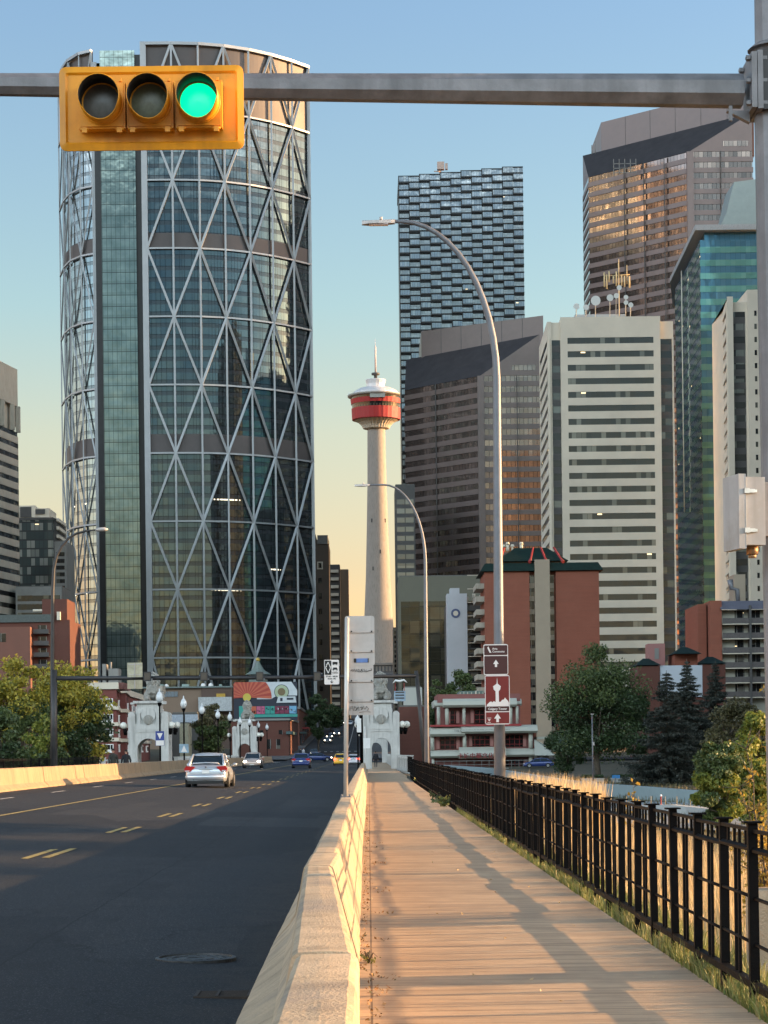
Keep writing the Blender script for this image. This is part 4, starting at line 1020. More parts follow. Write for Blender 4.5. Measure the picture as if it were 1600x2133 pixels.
block('office_block','thin dark office strip left of the shorter brown tower','office block',829,870,1010,735,26,0,M['dkgrey'],19,glass('pale_strip',3.1,4,(.28,.27,.24),(.20,.19,.17),(.05,.05,.05),metal=.4,mt=.3),.45,1040)
b1,xw,h=block('apartment_block','white and black apartment block with a rounded white stair shaft','apartment block',935,1012,1256,470,20,0,M['dkgrey'],10,M['g_dark'],.3,1272)
m=MB(); m.box(-.1,4.2,-.6,6,0,h+2.0); m.box(.6,2.6,-.5,5,h+2,h+3.2); m.build('stair_shaft',mat('stair_white',(.42,.43,.45),.7,0,.3,.06),b1)
m=MB()
for k in range(14): m.box(4.3,xw,-1.0,-.1,1.5+k*2.9,1.62+k*2.9)
m.build('balcony_slab',M['pale'],b1)
m=MB()
for i in range(5): m.box(1.0+i*1.5,1.7+i*1.5,3,4,h+.2,h+2.2-.3*(i%3))
m.build('vent',M['pale'],b1)
m=MB(); p=W(949,1278,470)-b1.location; m.tube([(p.x,-.62,p.z),(p.x,-.7,p.z)],1.0,20); m.tube([(p.x,-.70,p.z),(p.x,-.74,p.z)],.55,20,1); m.build('round_emblem',[mat('emblem_blue',(.06,.08,.16),.5),M['pale']],b1)
# ---- BRICK TOWER WITH GREEN PAGODA ROOF
bt=thing('brick_tower','red brick apartment tower with a beige central shaft and green pagoda roof','apartment tower',(W(1012,1500,450).x,450,-1)); o=bt.location
X=lambda px: W(px,1400,450).x-o.x
Z=lambda y,px=1130: W(px,y,450).z-o.z
z0,zt=0,Z(1190)
m=MB(); m.box(X(1012),X(1105),0,18,0,zt); m.box(X(1160),X(1250),0,18,0,zt); m.box(X(1105),X(1160),1.2,18,0,zt); m.build('wall',M['brick'],bt)
m=MB(); m.box(X(1116),X(1147),-.8,1.2,0,Z(1166)); m.build('central_shaft',M['tan'],bt)
wz=Z(1196)
for k in range(12):
    zb=wz-(k+1)*2.68
    for (a,b) in ((1105,1116),(1147,1157)):
        m=MB(); m.box(X(a)+.02,X(b)-.02,.9,1.2,zb+.9,zb+2.68-.1); ob=m.build('window',M['g_win'],bt)
        m=MB(); m.box(X(a)+.02,X(b)-.02,.8,1.2,zb-.1,zb+.9); m.build('window_panel',M['tan'],ob)
m=MB(); 
for k in range(13): m.box(X(1012)-1.7,X(1012),2+0,14,wz-(k+1)*2.68,wz-(k+1)*2.68+1.1)
m.build('balcony',M['beigew'],bt)
def eave(m,x0,x1,zl,zh,ov,inset,y0=0,y1=18):
    a=[(x0-ov,y0-ov,zl),(x1+ov,y0-ov,zl),(x1+ov,y1+ov,zl),(x0-ov,y1+ov,zl)]; b=[(x0+inset,y0+inset,zh),(x1-inset,y0+inset,zh),(x1-inset,y1-inset,zh),(x0+inset,y1-inset,zh)]
    m.add(a+b,[(0,1,5,4),(1,2,6,5),(2,3,7,6),(3,0,4,7),(4,5,6,7),(3,2,1,0)])
m=MB(); eave(m,X(1010),X(1116),Z(1189),Z(1172),.7,.3); eave(m,X(1147),X(1252),Z(1189),Z(1172),.7,.3); m.build('eaves',M['greenroof'],bt)
m=MB(); m.box(X(1050),X(1180),2,14,zt,Z(1168)); m.build('top_storey',M['beigew'],bt)
m=MB(); eave(m,X(1046),X(1178),Z(1168),Z(1137),.9,3.2,1,15); m.build('pagoda_roof',M['greenroof'],bt)
m=MB()
for (xa,xb) in ((1043,1056),(1106,1117),(1142,1133),(1176,1160)):
    m.tube([(X(xa),-.2,Z(1171)),(X((xa*2+xb)/3),1.2,Z(1162)),(X(xb),4,Z(1137))],[.35,.28,.2],6)
m.build('red_ridge',M['redtrim'],bt)
for (xx,yy) in ((1058,1131),(1066,1126),(1076,1131),(1095,1126)):
    m=MB(); m.tube([(X(xx),8,Z(1140)),(X(xx),8,Z(yy))],.35 if yy<1130 else .2,8); m.tube([(X(xx),8,Z(yy)),(X(xx),8,Z(yy)+.5)],[.5,.3],8); m.build('roof_vent',M['pale'],bt)
m=MB(); m.box(X(1160),X(1212),-2.5,0,0,Z(1525)); m.build('lobby_glass',glass('lobby_glass',2.4,6,(.13,.19,.21),(.15,.22,.24),(.03,.03,.03),metal=.4,mt=.2),bt)
# ---- CULTURAL CENTRE
cc=thing('cultural_centre','pale tiered cultural centre with red panels and rounded eaves behind the fence','building',(W(895,1500,330).x,330,-1.2)); o=cc.location
X=lambda px: W(px,1500,330).x-o.x
Z=lambda y,px=1000: W(px,y,330).z-o.z
M['ccw']=mat('cream_concrete',(.40,.40,.34),.8,0,.4,.05)
def band(x0,x1,yt,yb,ov=1.6,y0=0,y1=14):
    a,b=X(x0),X(x1); zt,zb=Z(yt),Z(yb); m=MB(); h=zt-zb
    pr=[(0,0),(-ov*.75,.0),(-ov,h*.25),(-ov*.8,h*.7),(-ov*.3,h),(0,h)]
    m.add([(a,y0+p,zb+q) for p,q in pr]+[(b,y0+p,zb+q) for p,q in pr],[(i,(i+1)%6,6+(i+1)%6,6+i) for i in range(6)]+[tuple(range(5,-1,-1)),tuple(range(6,12))])
    m.box(a,b,y0,y1,zb,zt-.05); return m
m=MB(); m.box(X(912),X(1085),1.0,16,0,Z(1445)); m.box(X(896),X(1112),.6,16,0,Z(1520)); m.build('wall',mat('cc_red_wall',(.20,.07,.06),.7,0,.5,.1),cc)
m=band(895,968,1514,1533); merge(m,band(960,1118,1511,1528,1.9)); m.build('upper_eave',M['ccw'],cc)
m=band(905,925,1457,1472,1.2,2); merge(m,band(923,1076,1455,1473,1.5)); merge(m,band(1070,1088,1456,1470,1.2,2)); m.build('roof_eave',M['ccw'],cc)
m=band(896,960,1562,1578); merge(m,band(955,1052,1556,1580,2.6)); merge(m,band(1046,1117,1560,1577)); m.build('lower_eave',M['ccw'],cc)
for (a,b,yt,yb) in ((910,917,1472,1512),(927,935,1473,1510),(963,970,1473,1510),(1060,1067,1473,1510),(1074,1080,1472,1508),(896,904,1532,1562),(963,971,1530,1562),(1045,1051,1530,1562),(1100,1109,1528,1560),(1100,1109,1577,1610),(1046,1050,1577,1610),(898,904,1577,1610)):
    m=MB(); m.tube([((X(a)+X(b))/2,-.5,Z(yb)),((X(a)+X(b))/2,-.5,Z(yt))],(X(b)-X(a))/2,10); m.build('column',M['ccw'],cc)
M['pinkp']=mat('pink_panel',(.34,.15,.13),.7,0,.5,.05)
M['g_cc']=glass('cultural_centre_glazing',.75,.75,(.02,.015,.015),(.03,.02,.02),(.16,.03,.03),metal=.15,mt=.09,hm=.09)
for (a,b,yt,yb) in ((939,950,1480,1506),(988,1010,1478,1506),(1016,1050,1478,1506),(916,950,1533,1559),(984,1020,1533,1554),(1053,1089,1532,1556),(1053,1090,1583,1600)):
    m=MB(); m.box(X(a),X(b),.4,.62,Z(yb),Z(yt)); wo_=m.build('window',M['g_cc'],cc)
    for q in (a-8,b): m=MB(); m.box(X(q)+.05,X(q+8)-.05,.42,.6,Z(yb),Z(yt)); m.build('pink_panel',M['pinkp'],wo_)
m=MB(); m.box(X(896),X(1085),-1.2,1,Z(1513),Z(1509)); m.build('red_balcony_floor',M['redtrim'],cc)
m=MB(); a=X(952),X(1008); m.extr([(X(952),Z(1455)),(X(1010),Z(1455)),(X(1010),Z(1438)),(X(960),Z(1438))],'xz',2.5,12); m.build('green_skylight',mat('skylight_green',(.12,.17,.15),.4,.3),cc)
m=MB()
for q in range(8): x=X(960)+q*.58; m.add([(x,2.45,Z(1454)),(x+.08,2.45,Z(1454)),(x+.08,2.45,Z(1440)),(x,2.45,Z(1440))],[(0,1,2,3)])
m.box(X(993),X(995),2.4,2.5,Z(1455),Z(1438)); m.build('skylight_rib',M['pale'],cc)
m=MB(); m.add([(X(1112),0,Z(1541)),(X(1140),0,Z(1556)),(X(1152),-3,Z(1575)),(X(1110),-3,Z(1575)),(X(1112),9,Z(1541)),(X(1140),9,Z(1556)),(X(1152),12,Z(1575)),(X(1110),12,Z(1575))],[(0,1,2,3),(0,4,5,1),(1,5,6,2),(3,2,6,7)]); m.box(X(1118),X(1140),0,8,Z(1541),Z(1536)); m.build('side_canopy',M['ccw'],cc)
m=MB()
for q in (1122,1133,1138): m.tube([(X(q),0,0),(X(q),0,Z(1573))],.32,8)
m.build('canopy_column',M['greyconc'],cc)
tx=shift(text_mb('卡城中華文化中心',.92,.02,bold=.01),X(1001),-2.72,Z(1575)); tx.build('lettering',mat('red_letters',(.20,.02,.02),.6),cc)
tx=shift(text_mb('THE CALGARY CHINESE CULTURAL CENTRE',.42,.02),X(1003),-1.75,Z(1522)); tx.build('lettering',M['dkgrey'],cc)
m=MB(); m.box(X(945),X(1052),-8,-5,-1,.3);
for i in range(14): m.box(X(905)+i*1.1,X(905)+i*1.1+.05,-8.0,-7.95,.2,1.4)
m.box(X(900),X(1110),-8.02,-7.96,1.35,1.42); m.box(X(900),X(1110),-8.02,-7.96,.8,.85); m.build('ramp_railing',M['gwall'],cc)
# ------------------------------------------------------------ buildings on the left
lt=thing('office_tower','beige concrete office tower with strip windows at the left edge','office tower',(W(0,1000,650).x,650,0)); o=lt.location
P=foot([(-160,610),(-60,612),(36,650),(36,690),(-160,690)],900,lt); zt=W(36,770,650).z
z=ribbons(lt,P,2,W(36,905,650).z,24.0/F*650,M['beigew'],M['g_dark'],.58,.25,0)
m=MB(); m.prism(off(P,.25),z+7.6,zt); po=off(P,.25); 
m.prism(off(P,-1.0),z,z+7.6); m.build('crown',M['beigew'],lt)
for q in (-.02,.2,.42,.64,.86,.985):
    a=Vector(po[1]); b=Vector(po[2]); p=a.lerp(b,q); 
    m=MB(); m.box(p.x-.45,p.x+.75,p.y-.3,p.y+1.3,z,z+7.6); m.build('crown_pier',M['beigew'],lt)
cd=thing('apartment_tower','glass apartment tower with a pale penthouse left of the huge glass tower','apartment tower',(W(38,1200,720).x,720,0)); o=cd.location
X=lambda px: W(px,1200,720).x-o.x
Z=lambda y: W(80,y,720).z
m=MB(); m.box(0,X(112),0,24,0,Z(1083)); m.build('glazed_wall',M['g_condo'],cd)
m=MB(); m.box(X(112),X(118),2,24,0,Z(1079)); m.box(-.2,X(113),-.3,24,Z(1083),Z(1078)); m.build('wall',M['dkgrey'],cd)
m=MB(); 
for k in range(26): zz=Z(1084)-k*2.7; m.box(X(118),X(123),1,20,zz-.25,zz+.8)
m.build('balcony',M['pale'],cd)
m=MB(); m.box(X(30),X(101),4,20,Z(1083),Z(1056)); m.box(X(30),X(71),4,20,Z(1056),Z(1050)); m.box(X(64),X(72),3.5,5,Z(1075),Z(1050)); m.build('penthouse',M['pale'],cd)
m=MB(); m.box(X(40),X(64),3.6,4.2,Z(1074),Z(1053)); m.box(X(72),X(92),3.6,4.2,Z(1068),Z(1058)); m.build('penthouse_louvre',M['dkgrey'],cd)
block('apartment_block','grey concrete block below the glass apartment tower','building',36,132,1222,640,20,0,M['gwall'],18,M['g_dark'],.35,1240)
block('apartment_block','slim pale grey tower edge beside the huge glass tower','building',118,142,1128,700,20,0,M['gwall'],14,M['g_dark'],.4,1150)
bb=thing('brick_building','brown brick apartment building with small balconies above the autumn trees','apartment building',(W(-30,1400,430).x,430,0)); o=bb.location
X=lambda px: W(px,1350,430).x-o.x
Z=lambda y: W(80,y,430).z
m=MB(); m.box(X(-30),X(146),0,16,0,Z(1292)); m.build('wall',M['brick2'],bb)
m=MB(); m.box(X(88),X(140),.5,12,Z(1292),Z(1248)); m.build('roof_house',M['brick2'],bb)
m=MB(); m.box(X(-30),X(112),-.4,8,Z(1296),Z(1280)); m.build('sloped_parapet',mat('parapet_metal',(.07,.085,.08),.5,.2),bb)
m=MB(); m.box(X(-30),X(68),-3,0,0,Z(1307)); m.build('front_wing',mat('front_wing_brick',(.17,.072,.05),.8,0,.4,.08),bb)
for (a,b,yt,yb) in ((-2,18,1320,1338),): m=MB(); m.box(X(a),X(b),-3.06,-2.9,Z(yb),Z(yt)); m.build('window',M['g_win'],bb)
for k in range(4):
    yt=1300+k*24
    m=MB(); m.box(X(80),X(98),-.06,.1,Z(yt+20),Z(yt+2)); m.build('window',M['g_win'],bb)
    m=MB(); m.box(X(72),X(104),-1.4,-.02,Z(yt+21),Z(yt+19.5)); m.box(X(72),X(104),-1.45,-1.38,Z(yt+20),Z(yt+11.5)); m.build('balcony',M['dkgrey'],bb)
m=MB(); m.tube([(X(68),1,Z(1271)),(X(126),1,Z(1271))],.25,6); m.box(X(120),X(127),-.5,1,Z(1292),Z(1275)); m.build('roof_duct',M['pale'],bb)
# hotel of red brick with white bands
ho=thing('hotel_building','red brick hotel with white stone bands behind the stone pavilion at left','building',(W(185,1500,330).x,330,-1)); o=ho.location
X=lambda px,D=330: W(px,1500,D).x-o.x
Z=lambda y: W(230,y,330).z-o.z
# front wing 185..248, return wing receding to 310
P=[(X(185),0),(X(243),0),(X(250,352),22),(X(262,352),22),(X(269,372),42),(X(312,420),90),(X(200,420),90)]
m=MB(); m.prism(P,0,Z(1434)); m.build('wall',M['brick3'],ho)
for k,yy in enumerate((1434,1477,1511,1543)):
    m=MB(); m.prism(off(P,.3),Z(yy)-.1,Z(yy)+(.9 if k==0 else .45)); m.build('stone_band',M['pale'],ho)
for k,yy in enumerate((1455,1487,1518,1550)):
    for (a,b) in ((166,182),(208,236)):
        if a<185: continue
        m=MB(); m.box(X(a),X(b),-.2,.05,Z(yy+18),Z(yy)); f=m.build('window_frame',M['white'],ho)
        for (c,d) in ((a+1.5,a+5.5),(a+7,b-7),(b-5.5,b-1.5)): m=MB(); m.box(X(c),X(d),-.25,-.19,Z(yy+11),Z(yy+1.5)); m.build('pane',M['g_dark'],f)
    for (pa,pb,ts) in ((P[1],P[2],(.5,)),(P[3],P[4],(.5,)),(P[4],P[5],(.15,.32,.55,.8))):
        for q in ts:
            a=Vector(pa).lerp(Vector(pb),q-.0); d=(Vector(pb)-Vector(pa)).normalized(); nn=Vector((d.y,-d.x)); wv=2.4 if len(ts)==1 else 3.2
            c=[a-d*wv/2+nn*.25,a+d*wv/2+nn*.25,a+d*wv/2-nn*.1,a-d*wv/2-nn*.1]
            m=MB(); m.prism([tuple(v) for v in c],Z(yy+17),Z(yy)); f=m.build('window_frame',M['white'],ho)
            c=[a-d*(wv/2-.35)+nn*.3,a+d*(wv/2-.35)+nn*.3,a+d*(wv/2-.35)-nn*.1,a-d*(wv/2-.35)-nn*.1]
            m=MB(); m.prism([tuple(v) for v in c],Z(yy+13),Z(yy+2)); m.build('pane',M['g_dark'],f)
m=MB(); m.box(X(188),X(252),4,14,Z(1434),Z(1420)); m.build('roof_house',mat('roof_red',(.16,.07,.06),.8),ho)
m=MB(); m.box(X(206),X(214),5,8,Z(1420),Z(1380)); m.box(X(219),X(240),5,9,Z(1420),Z(1390)); m.box(X(222),X(225),5,6,Z(1390),Z(1376)); m.build('roof_flue',M['gwall'],ho)
m=MB(); m.box(X(264),X(300),30,36,Z(1434),Z(1416)); m.build('roof_plant',M['beigew'],ho)
# tan low building
tb=thing('low_building','flat tan low building with a blue louvre panel behind the acorn lamps','building',(W(322,1480,500).x,500,0)); o=tb.location
X=lambda px: W(px,1460,500).x-o.x
Z=lambda y: W(400,y,500).z
m=MB(); m.box(X(300),X(420),0,20,0,Z(1433)); m.build('wall',mat('tan_wall',(.22,.155,.11),.8,0,.3,.05),tb)
m=MB(); m.box(X(420),X(484),-.5,20,0,Z(1432)); m.build('brown_wall',mat('umber_wall',(.10,.065,.05),.8,0,.3,.05),tb)
m=MB(); m.box(X(298),X(485),-.9,20,Z(1433),Z(1430)); m.build('parapet',mat('teal_coping',(.15,.19,.18),.6),tb)
m=MB()
for q in range(4): m.box(X(342+q*7.3),X(348.6+q*7.3),-.15,-.02,Z(1451),Z(1440))
m.build('louvre_panel',mat('louvre_blue',(.17,.20,.22),.5,.2),tb)
m=MB(); m.box(X(415),X(484),-2.5,-.5,Z(1482),Z(1453)); m.build('white_billboard',mat('billboard_white',(.42,.44,.44),.6),tb)
m=MB(); m.box(X(452),X(470),-2.0,-.6,Z(1453),Z(1446)); m.build('yellow_sign',mat('amber_sign',(.45,.28,.04),.6),tb)
for (xx,yy,rr_) in ((421,1427,1.0),(437,1427,1.0),(344,1428,1.0)):
    m=MB(); m.tube([(X(xx),4,Z(1432)),(X(xx),4,Z(yy+1))],.35,8); m.ball((X(xx),4,Z(yy)),rr_*.55,10,6); m.build('roof_vent',M['white'],tb)
m=MB(); m.box(X(330),X(338),3,6,Z(1432),Z(1424)); m.box(X(377),X(391),3,6,Z(1432),Z(1424)); m.box(X(455),X(460),3,6,Z(1432),Z(1425)); m.build('roof_plant',mat('roof_plant_mint',(.25,.34,.31),.6),tb)
# dark shop clutter
block('shop_building','low dark shopfront with a pale blue sign board beside the stone pavilion','shop',358,412,1486,430,14,0,M['dkgrey'],None)
m=MB(); sb=thing('sign_board','pale blue sign board on the dark shopfront by the stone pavilion','sign board',W(385,1498,428))
m.box(-2.6,2.6,0,.3,-.9,.9); m.build('panel',mat('pale_blue_board',(.34,.38,.43),.5),sb); m=MB(); m.box(-.06,.06,-.03,0,-.9,.9); m.build('divider',M['dkgrey'],sb)
for (a,b,yt) in ((362,374,1513),(374,392,1507)):
    block('shop_building',('narrow grey shop wall' if a==362 else 'narrow cream shop wall')+' beside the stone pavilion at left','shop',a,b,yt,415,8,0,M['dkgrey'] if a==362 else mat('cream_shop_wall',(.30,.28,.2),.8),None)
# ---- mural building
mu=thing('mural_building','brick corner building carrying a mural of a red fan and yellow sun','building',(W(486,1500,430).x,430,0)); o=mu.location
X=lambda px,D=430: W(px,1480,D).x-o.x
Z=lambda y: W(550,y,430).z
P=[(X(478),0),(X(601),0),(X(620,470),40),(X(500,470),40)]
m=MB(); m.prism(P,0,Z(1500)); m.build('wall',M['brick2'],mu)
m=MB(); m.prism([(X(484),5),(X(620,470)-1.2,5),(X(620,470)-1.2,38),(X(484),38)],Z(1500),Z(1419)); m.build('upper_wall',M['dkgrey'],mu)
m=MB(); m.prism(off(P,.3),Z(1501),Z(1497)); m.build('parapet',M['gwall'],mu)
def flat(m,pts,y,mi=0): m.extr([(X(a),Z(b)) for a,b in pts],'xz',y-.03,y,mi)
cols_={'w':(.50,.54,.56),'r':(.33,.05,.035),'r2':(.45,.11,.06),'y':(.52,.42,.07),'k':(.02,.025,.04),'t':(.04,.26,.22),'b':(.06,.30,.52),'o':(.42,.10,.05),'p':(.42,.10,.18),'m':(.16,.03,.06),'bl':(.14,.32,.48),'g':(.36,.42,.28),'br':(.16,.12,.06)}
CM={k:mat('mural_paint_'+k,c,.7,0,1,.08) for k,c in cols_.items()}
yy=5-.02
m=MB(); flat(m,[(484,1500),(618,1500),(618,1419),(533,1419),(484,1419)],yy); m.build('mural_ground',CM['k'],mu)
m=MB(); flat(m,[(533,1455),(563,1455),(575,1448),(618,1448),(618,1437),(606,1419),(533,1419)],yy-.05); m.build('mural_sky',CM['w'],mu)
fan=MB(); c=(512,1451); N=26
for i in range(N):
    a0=math.pi*(1.02-1.04*i/N); a1=math.pi*(1.02-1.04*(i+1)/N)
    def rr__(a): return min(52, 34/max(.05,abs(math.sin(a))) if math.sin(a)>.02 else 52, 28/max(.05,-math.cos(a)) if math.cos(a)<-.05 else 52)
    A_=[c,(c[0]+rr__(a0)*math.cos(a0),c[1]-rr__(a0)*.95*math.sin(a0)),(c[0]+rr__(a1)*math.cos(a1),c[1]-rr__(a1)*.95*math.sin(a1))]
    flat(fan,A_,yy-.10,i%2)
fan.build('mural_fan',[CM['r'],CM['r2']],mu)
def disc(px,py,r,y,mm,name): 
    m=MB(); flat(m,[(px+r*math.cos(2*math.pi*i/24),py+r*math.sin(2*math.pi*i/24)) for i in range(24)],y); m.build(name,mm,mu)
disc(512,1451,8.5,yy-.2,CM['y'],'mural_sun'); disc(585,1440,15.5,yy-.1,CM['k'],'mural_circle'); disc(585,1440,14.3,yy-.15,CM['g'],'mural_circle'); disc(585,1440,8,yy-.2,CM['br'],'mural_circle')
m=MB(); flat(m,[(574,1463),(616,1463),(614,1450),(578,1450)],yy-.22); m.build('mural_train',CM['w'],mu)
m=MB(); flat(m,[(582,1460),(587,1460),(587,1453),(582,1453)],yy-.26); flat(m,[(596,1457),(610,1457),(610,1453),(596,1453)],yy-.26); m.build('mural_train_window',CM['k'],mu)
for (a,b,k) in ((505,514,'b'),(515,521,'k'),(521,531,'o'),(532,541,'p'),(542,549,'p'),(550,560,'t'),(561,570,'t'),(571,580,'m'),(581,590,'m'),(591,600,'m'),(601,608,'bl'),(608,616,'bl')):
    m=MB(); flat(m,[(a,1486),(b,1486),(b,1470),(a,1470)],yy-.12); q=m.build('mural_panel',CM[k],mu)
    if k!='k': 
        m=MB(); w_=(b-a); rq=random.Random(a)
        for _ in range(3): x_=a+w_*rq.uniform(.15,.6); y_=rq.uniform(1472,1480); ww=w_*rq.uniform(.15,.35); hh2=rq.uniform(1.5,5); flat(m,[(x_+ww*.5*(1+math.cos(q_)),y_+hh2*.5*(1+math.sin(q_))) for q_ in [k_*math.pi/4 for k_ in range(8)]],yy-.17-_*.012); m.build('mural_letter_shape',CM['w' if a>568 else 'k'],q)
m=MB(); flat(m,[(495,1500),(505,1500),(505,1469),(495,1469)],yy-.08); flat(m,[(505,1493),(618,1493),(618,1487),(505,1487)],yy-.08); m.build('mural_border',CM['t'],mu)
# windows along the street side and ground floor
for i,(px1,yt,yb) in enumerate(((540,1521,1530),(580,1521,1530),(556,1540,1560),(575,1540,1560))):
    m=MB(); m.box(X(px1),X(px1+8),-.06,.1,Z(yb),Z(yt)); m.build('window',M['g_win'],mu)
m=MB(); m.prism([(X(596),-1.2),(X(601)+.6,-1.2),(X(612,455)+.6,25),(X(608,455),25)],Z(1530),Z(1524)); m.build('awning',mat('awning_teal',(.05,.09,.09),.6),mu)
# pagoda tops behind the mural
pg=thing('pagoda_roof_building','small grey pagoda roof with a gold tip above the mural','building',(W(538,1420,470).x,470,0)); 
m=MB(); zb=W(538,1406,470).z; m.lathe([(2.0,zb-4),(2.0,zb),(2.8,zb+.1),(1.4,zb+1.0),(.6,zb+2.2),(.3,zb+3.0)],n=8,smooth=False); m.build('roof',mat('pagoda_grey',(.15,.19,.17),.7),pg)
m=MB(); m.box(-1.9,1.9,-1.9,1.9,0,zb-3.9); m.build('wall',M['dkgrey'],pg)
m=MB(); m.ball((0,0,zb+3.3),.45); m.build('finial',mat('gold_tip',(.5,.35,.08),.4,.3),pg)
# tan building right of the crescent tower and balconied block
rb=thing('stone_building','dark brown stone building right of the huge glass tower','building',(W(640,1200,850).x,850,0)); o=rb.location
X=lambda px,D=850: W(px,1200,D).x-o.x
Z=lambda y,D=850: W(670,y,D).z
m=MB(); m.box(X(600),X(686),0,30,0,Z(1133)); m.extr([(X(600),Z(1133)),(X(664),Z(1133)),(X(654),Z(1098)),(X(600),Z(1090))],'xz',0,20); m.build('wall',mat('umber_stone',(.10,.075,.055),.7,0,.2,.1),rb)
m=MB(); m.box(X(662),X(684),-.5,30,Z(1133),Z(1115)); m.build('roof_house',M['gwall'],rb)
for k in range(9):
    for (a,b) in ((661,673),): 
        m=MB(); m.box(X(a),X(b),-.2,.1,Z(1186+k*32),Z(1170+k*32)); f=m.build('window_surround',M['pale'],rb) if k==0 else None
        m=MB(); m.box(X(a+2.5),X(b-3),-.35,.0,Z(1183+k*32),Z(1172+k*32)); m.build('window',M['g_dark'],rb)
ba,xw,h=block('apartment_tower','grey apartment tower with white balconies left of the observation tower','apartment tower',690,712,1177,900,20,0,M['dkgrey'])
for k in range(22):
    z_=h-2-k*3.2; m=MB(); m.box(-.6,xw-.6,-1.6,-.02,z_-1.2,z_); m.build('balcony',M['pale'],ba)
block('apartment_block','plain grey concrete wall tower next to the white balconies','building',711,730,1187,910,20,0,mat('putty_wall',(.22,.20,.17),.8,0,.2,.05))
block('apartment_block','sliver of a pale building with small windows right of the observation tower foot','building',821,830,1308,870,14,0,M['beigew'],10,M['g_dark'],.4,1314)
# ---- right apartment block with balconies
ap=thing('apartment_block','brick and beige apartment block with dark balconies at the right edge','apartment block',(W(1460,1400,420).x,420,-1)); o=ap.location
X=lambda px,D=420: W(px,1400,D).x-o.x
Z=lambda y: W(1500,y,420).z-o.z
m=MB(); m.box(X(1460),X(1478),3,20,0,Z(1256)); m.box(X(1481),X(1505),0,20,0,Z(1251)); m.build('brick_pier',M['brick'],ap)
m=MB(); m.box(X(1505),X(1640),1.4,20,0,Z(1270)); m.build('wall',mat('apartment_beige',(.30,.29,.24),.8,0,.3,.06),ap)
m=MB(); m.add([(X(1502),-.6,Z(1270)),(X(1640),-.6,Z(1270)),(X(1640),1.5,Z(1251)),(X(1502),1.5,Z(1251)),(X(1502),19,Z(1251)),(X(1640),19,Z(1251))],[(0,1,2,3),(3,2,5,4)]); m.build('mansard_roof',mat('mansard_grey',(.10,.10,.125),.6,0,1,.15),ap)
for k in range(6):
    yb=1300+k*30.6
    m=MB(); m.box(X(1506),X(1640),-.5,1.4,Z(yb+1.5),Z(yb)); m.build('balcony_slab',M['pale'],ap)
    m=MB(); m.box(X(1506),X(1562),-.55,-.5,Z(yb-1),Z(yb-12)); m.box(X(1566),X(1640),-.55,-.5,Z(yb-1),Z(yb-12)); m.build('balcony_rail',mat('balcony_brown',(.075,.065,.062),.6),ap)
    for a in (1534,1568): m=MB(); m.box(X(a),X(a+19),1.34,1.42,Z(yb-4),Z(yb-28)); m.build('balcony_door',M['g_win'],ap)
for xx in (1563.5,): m=MB(); m.box(X(xx-2),X(xx+2),-.7,1.5,0,Z(1262)); m.build('dividing_wall',M['dkgrey'],ap)
m=MB(); m.tube([(X(1549),5,Z(1254)),(X(1547),5,Z(1225)),(X(1535),5,Z(1222)),(X(1532),5,Z(1204))],[.45,.45,.45,.6],8); m.build('flue_pipe',M['lampsteel'],ap)
m=MB(); m.box(X(1546),X(1570),8,14,Z(1251),Z(1190)); m.build('roof_house',M['tan'],ap)
lb=thing('low_building','low red brick building with dark hipped roofs and a white panel behind the spruces','building',(W(1330,1500,360).x,360,-1)); o=lb.location
X=lambda px: W(px,1450,360).x-o.x
Z=lambda y: W(1400,y,360).z-o.z
m=MB(); m.box(X(1330),X(1375),0,12,0,Z(1387)); m.box(X(1464),X(1512),0,12,0,Z(1385)); m.box(X(1375),X(1464),.5,12,0,Z(1388)); m.build('wall',M['brick2'],lb)
m=MB(); m.box(X(1376),X(1464),.2,.5,Z(1452),Z(1386)); m.build('white_panel',mat('white_panel_wall',(.46,.50,.55),.6,0,.3,.04),lb)
m=MB(); 
for (a,b,y0_) in ((1328,1377,1385),(1460,1514,1383),(1405,1462,1362)):
    zz=Z(y0_); m.add([(X(a),-.4,zz),(X(b),-.4,zz),(X(b),8,zz),(X(a),8,zz),((X(a)+X(b))/2-.5,3.8,zz+1.25),((X(a)+X(b))/2+.5,3.8,zz+1.25)],[(0,1,5,4),(1,2,5),(2,3,4,5),(3,0,4),(3,2,1,0)])
m.build('hipped_roof',M['greenroof'],lb)
m=MB(); m.box(X(1410),X(1458),2,10,Z(1388),Z(1362)); m.build('rear_wing',M['brick'],lb)
m=MB(); m.box(X(1360),X(1395),5,9,Z(1388),Z(1337)); m.build('pink_roof_house',mat('pink_render',(.30,.14,.125),.8,0,.3,.05),lb)
m=MB(); m.box(X(1373),X(1382),4.9,5,Z(1370),Z(1347)); m.build('roof_door',M['gwall'],lb)
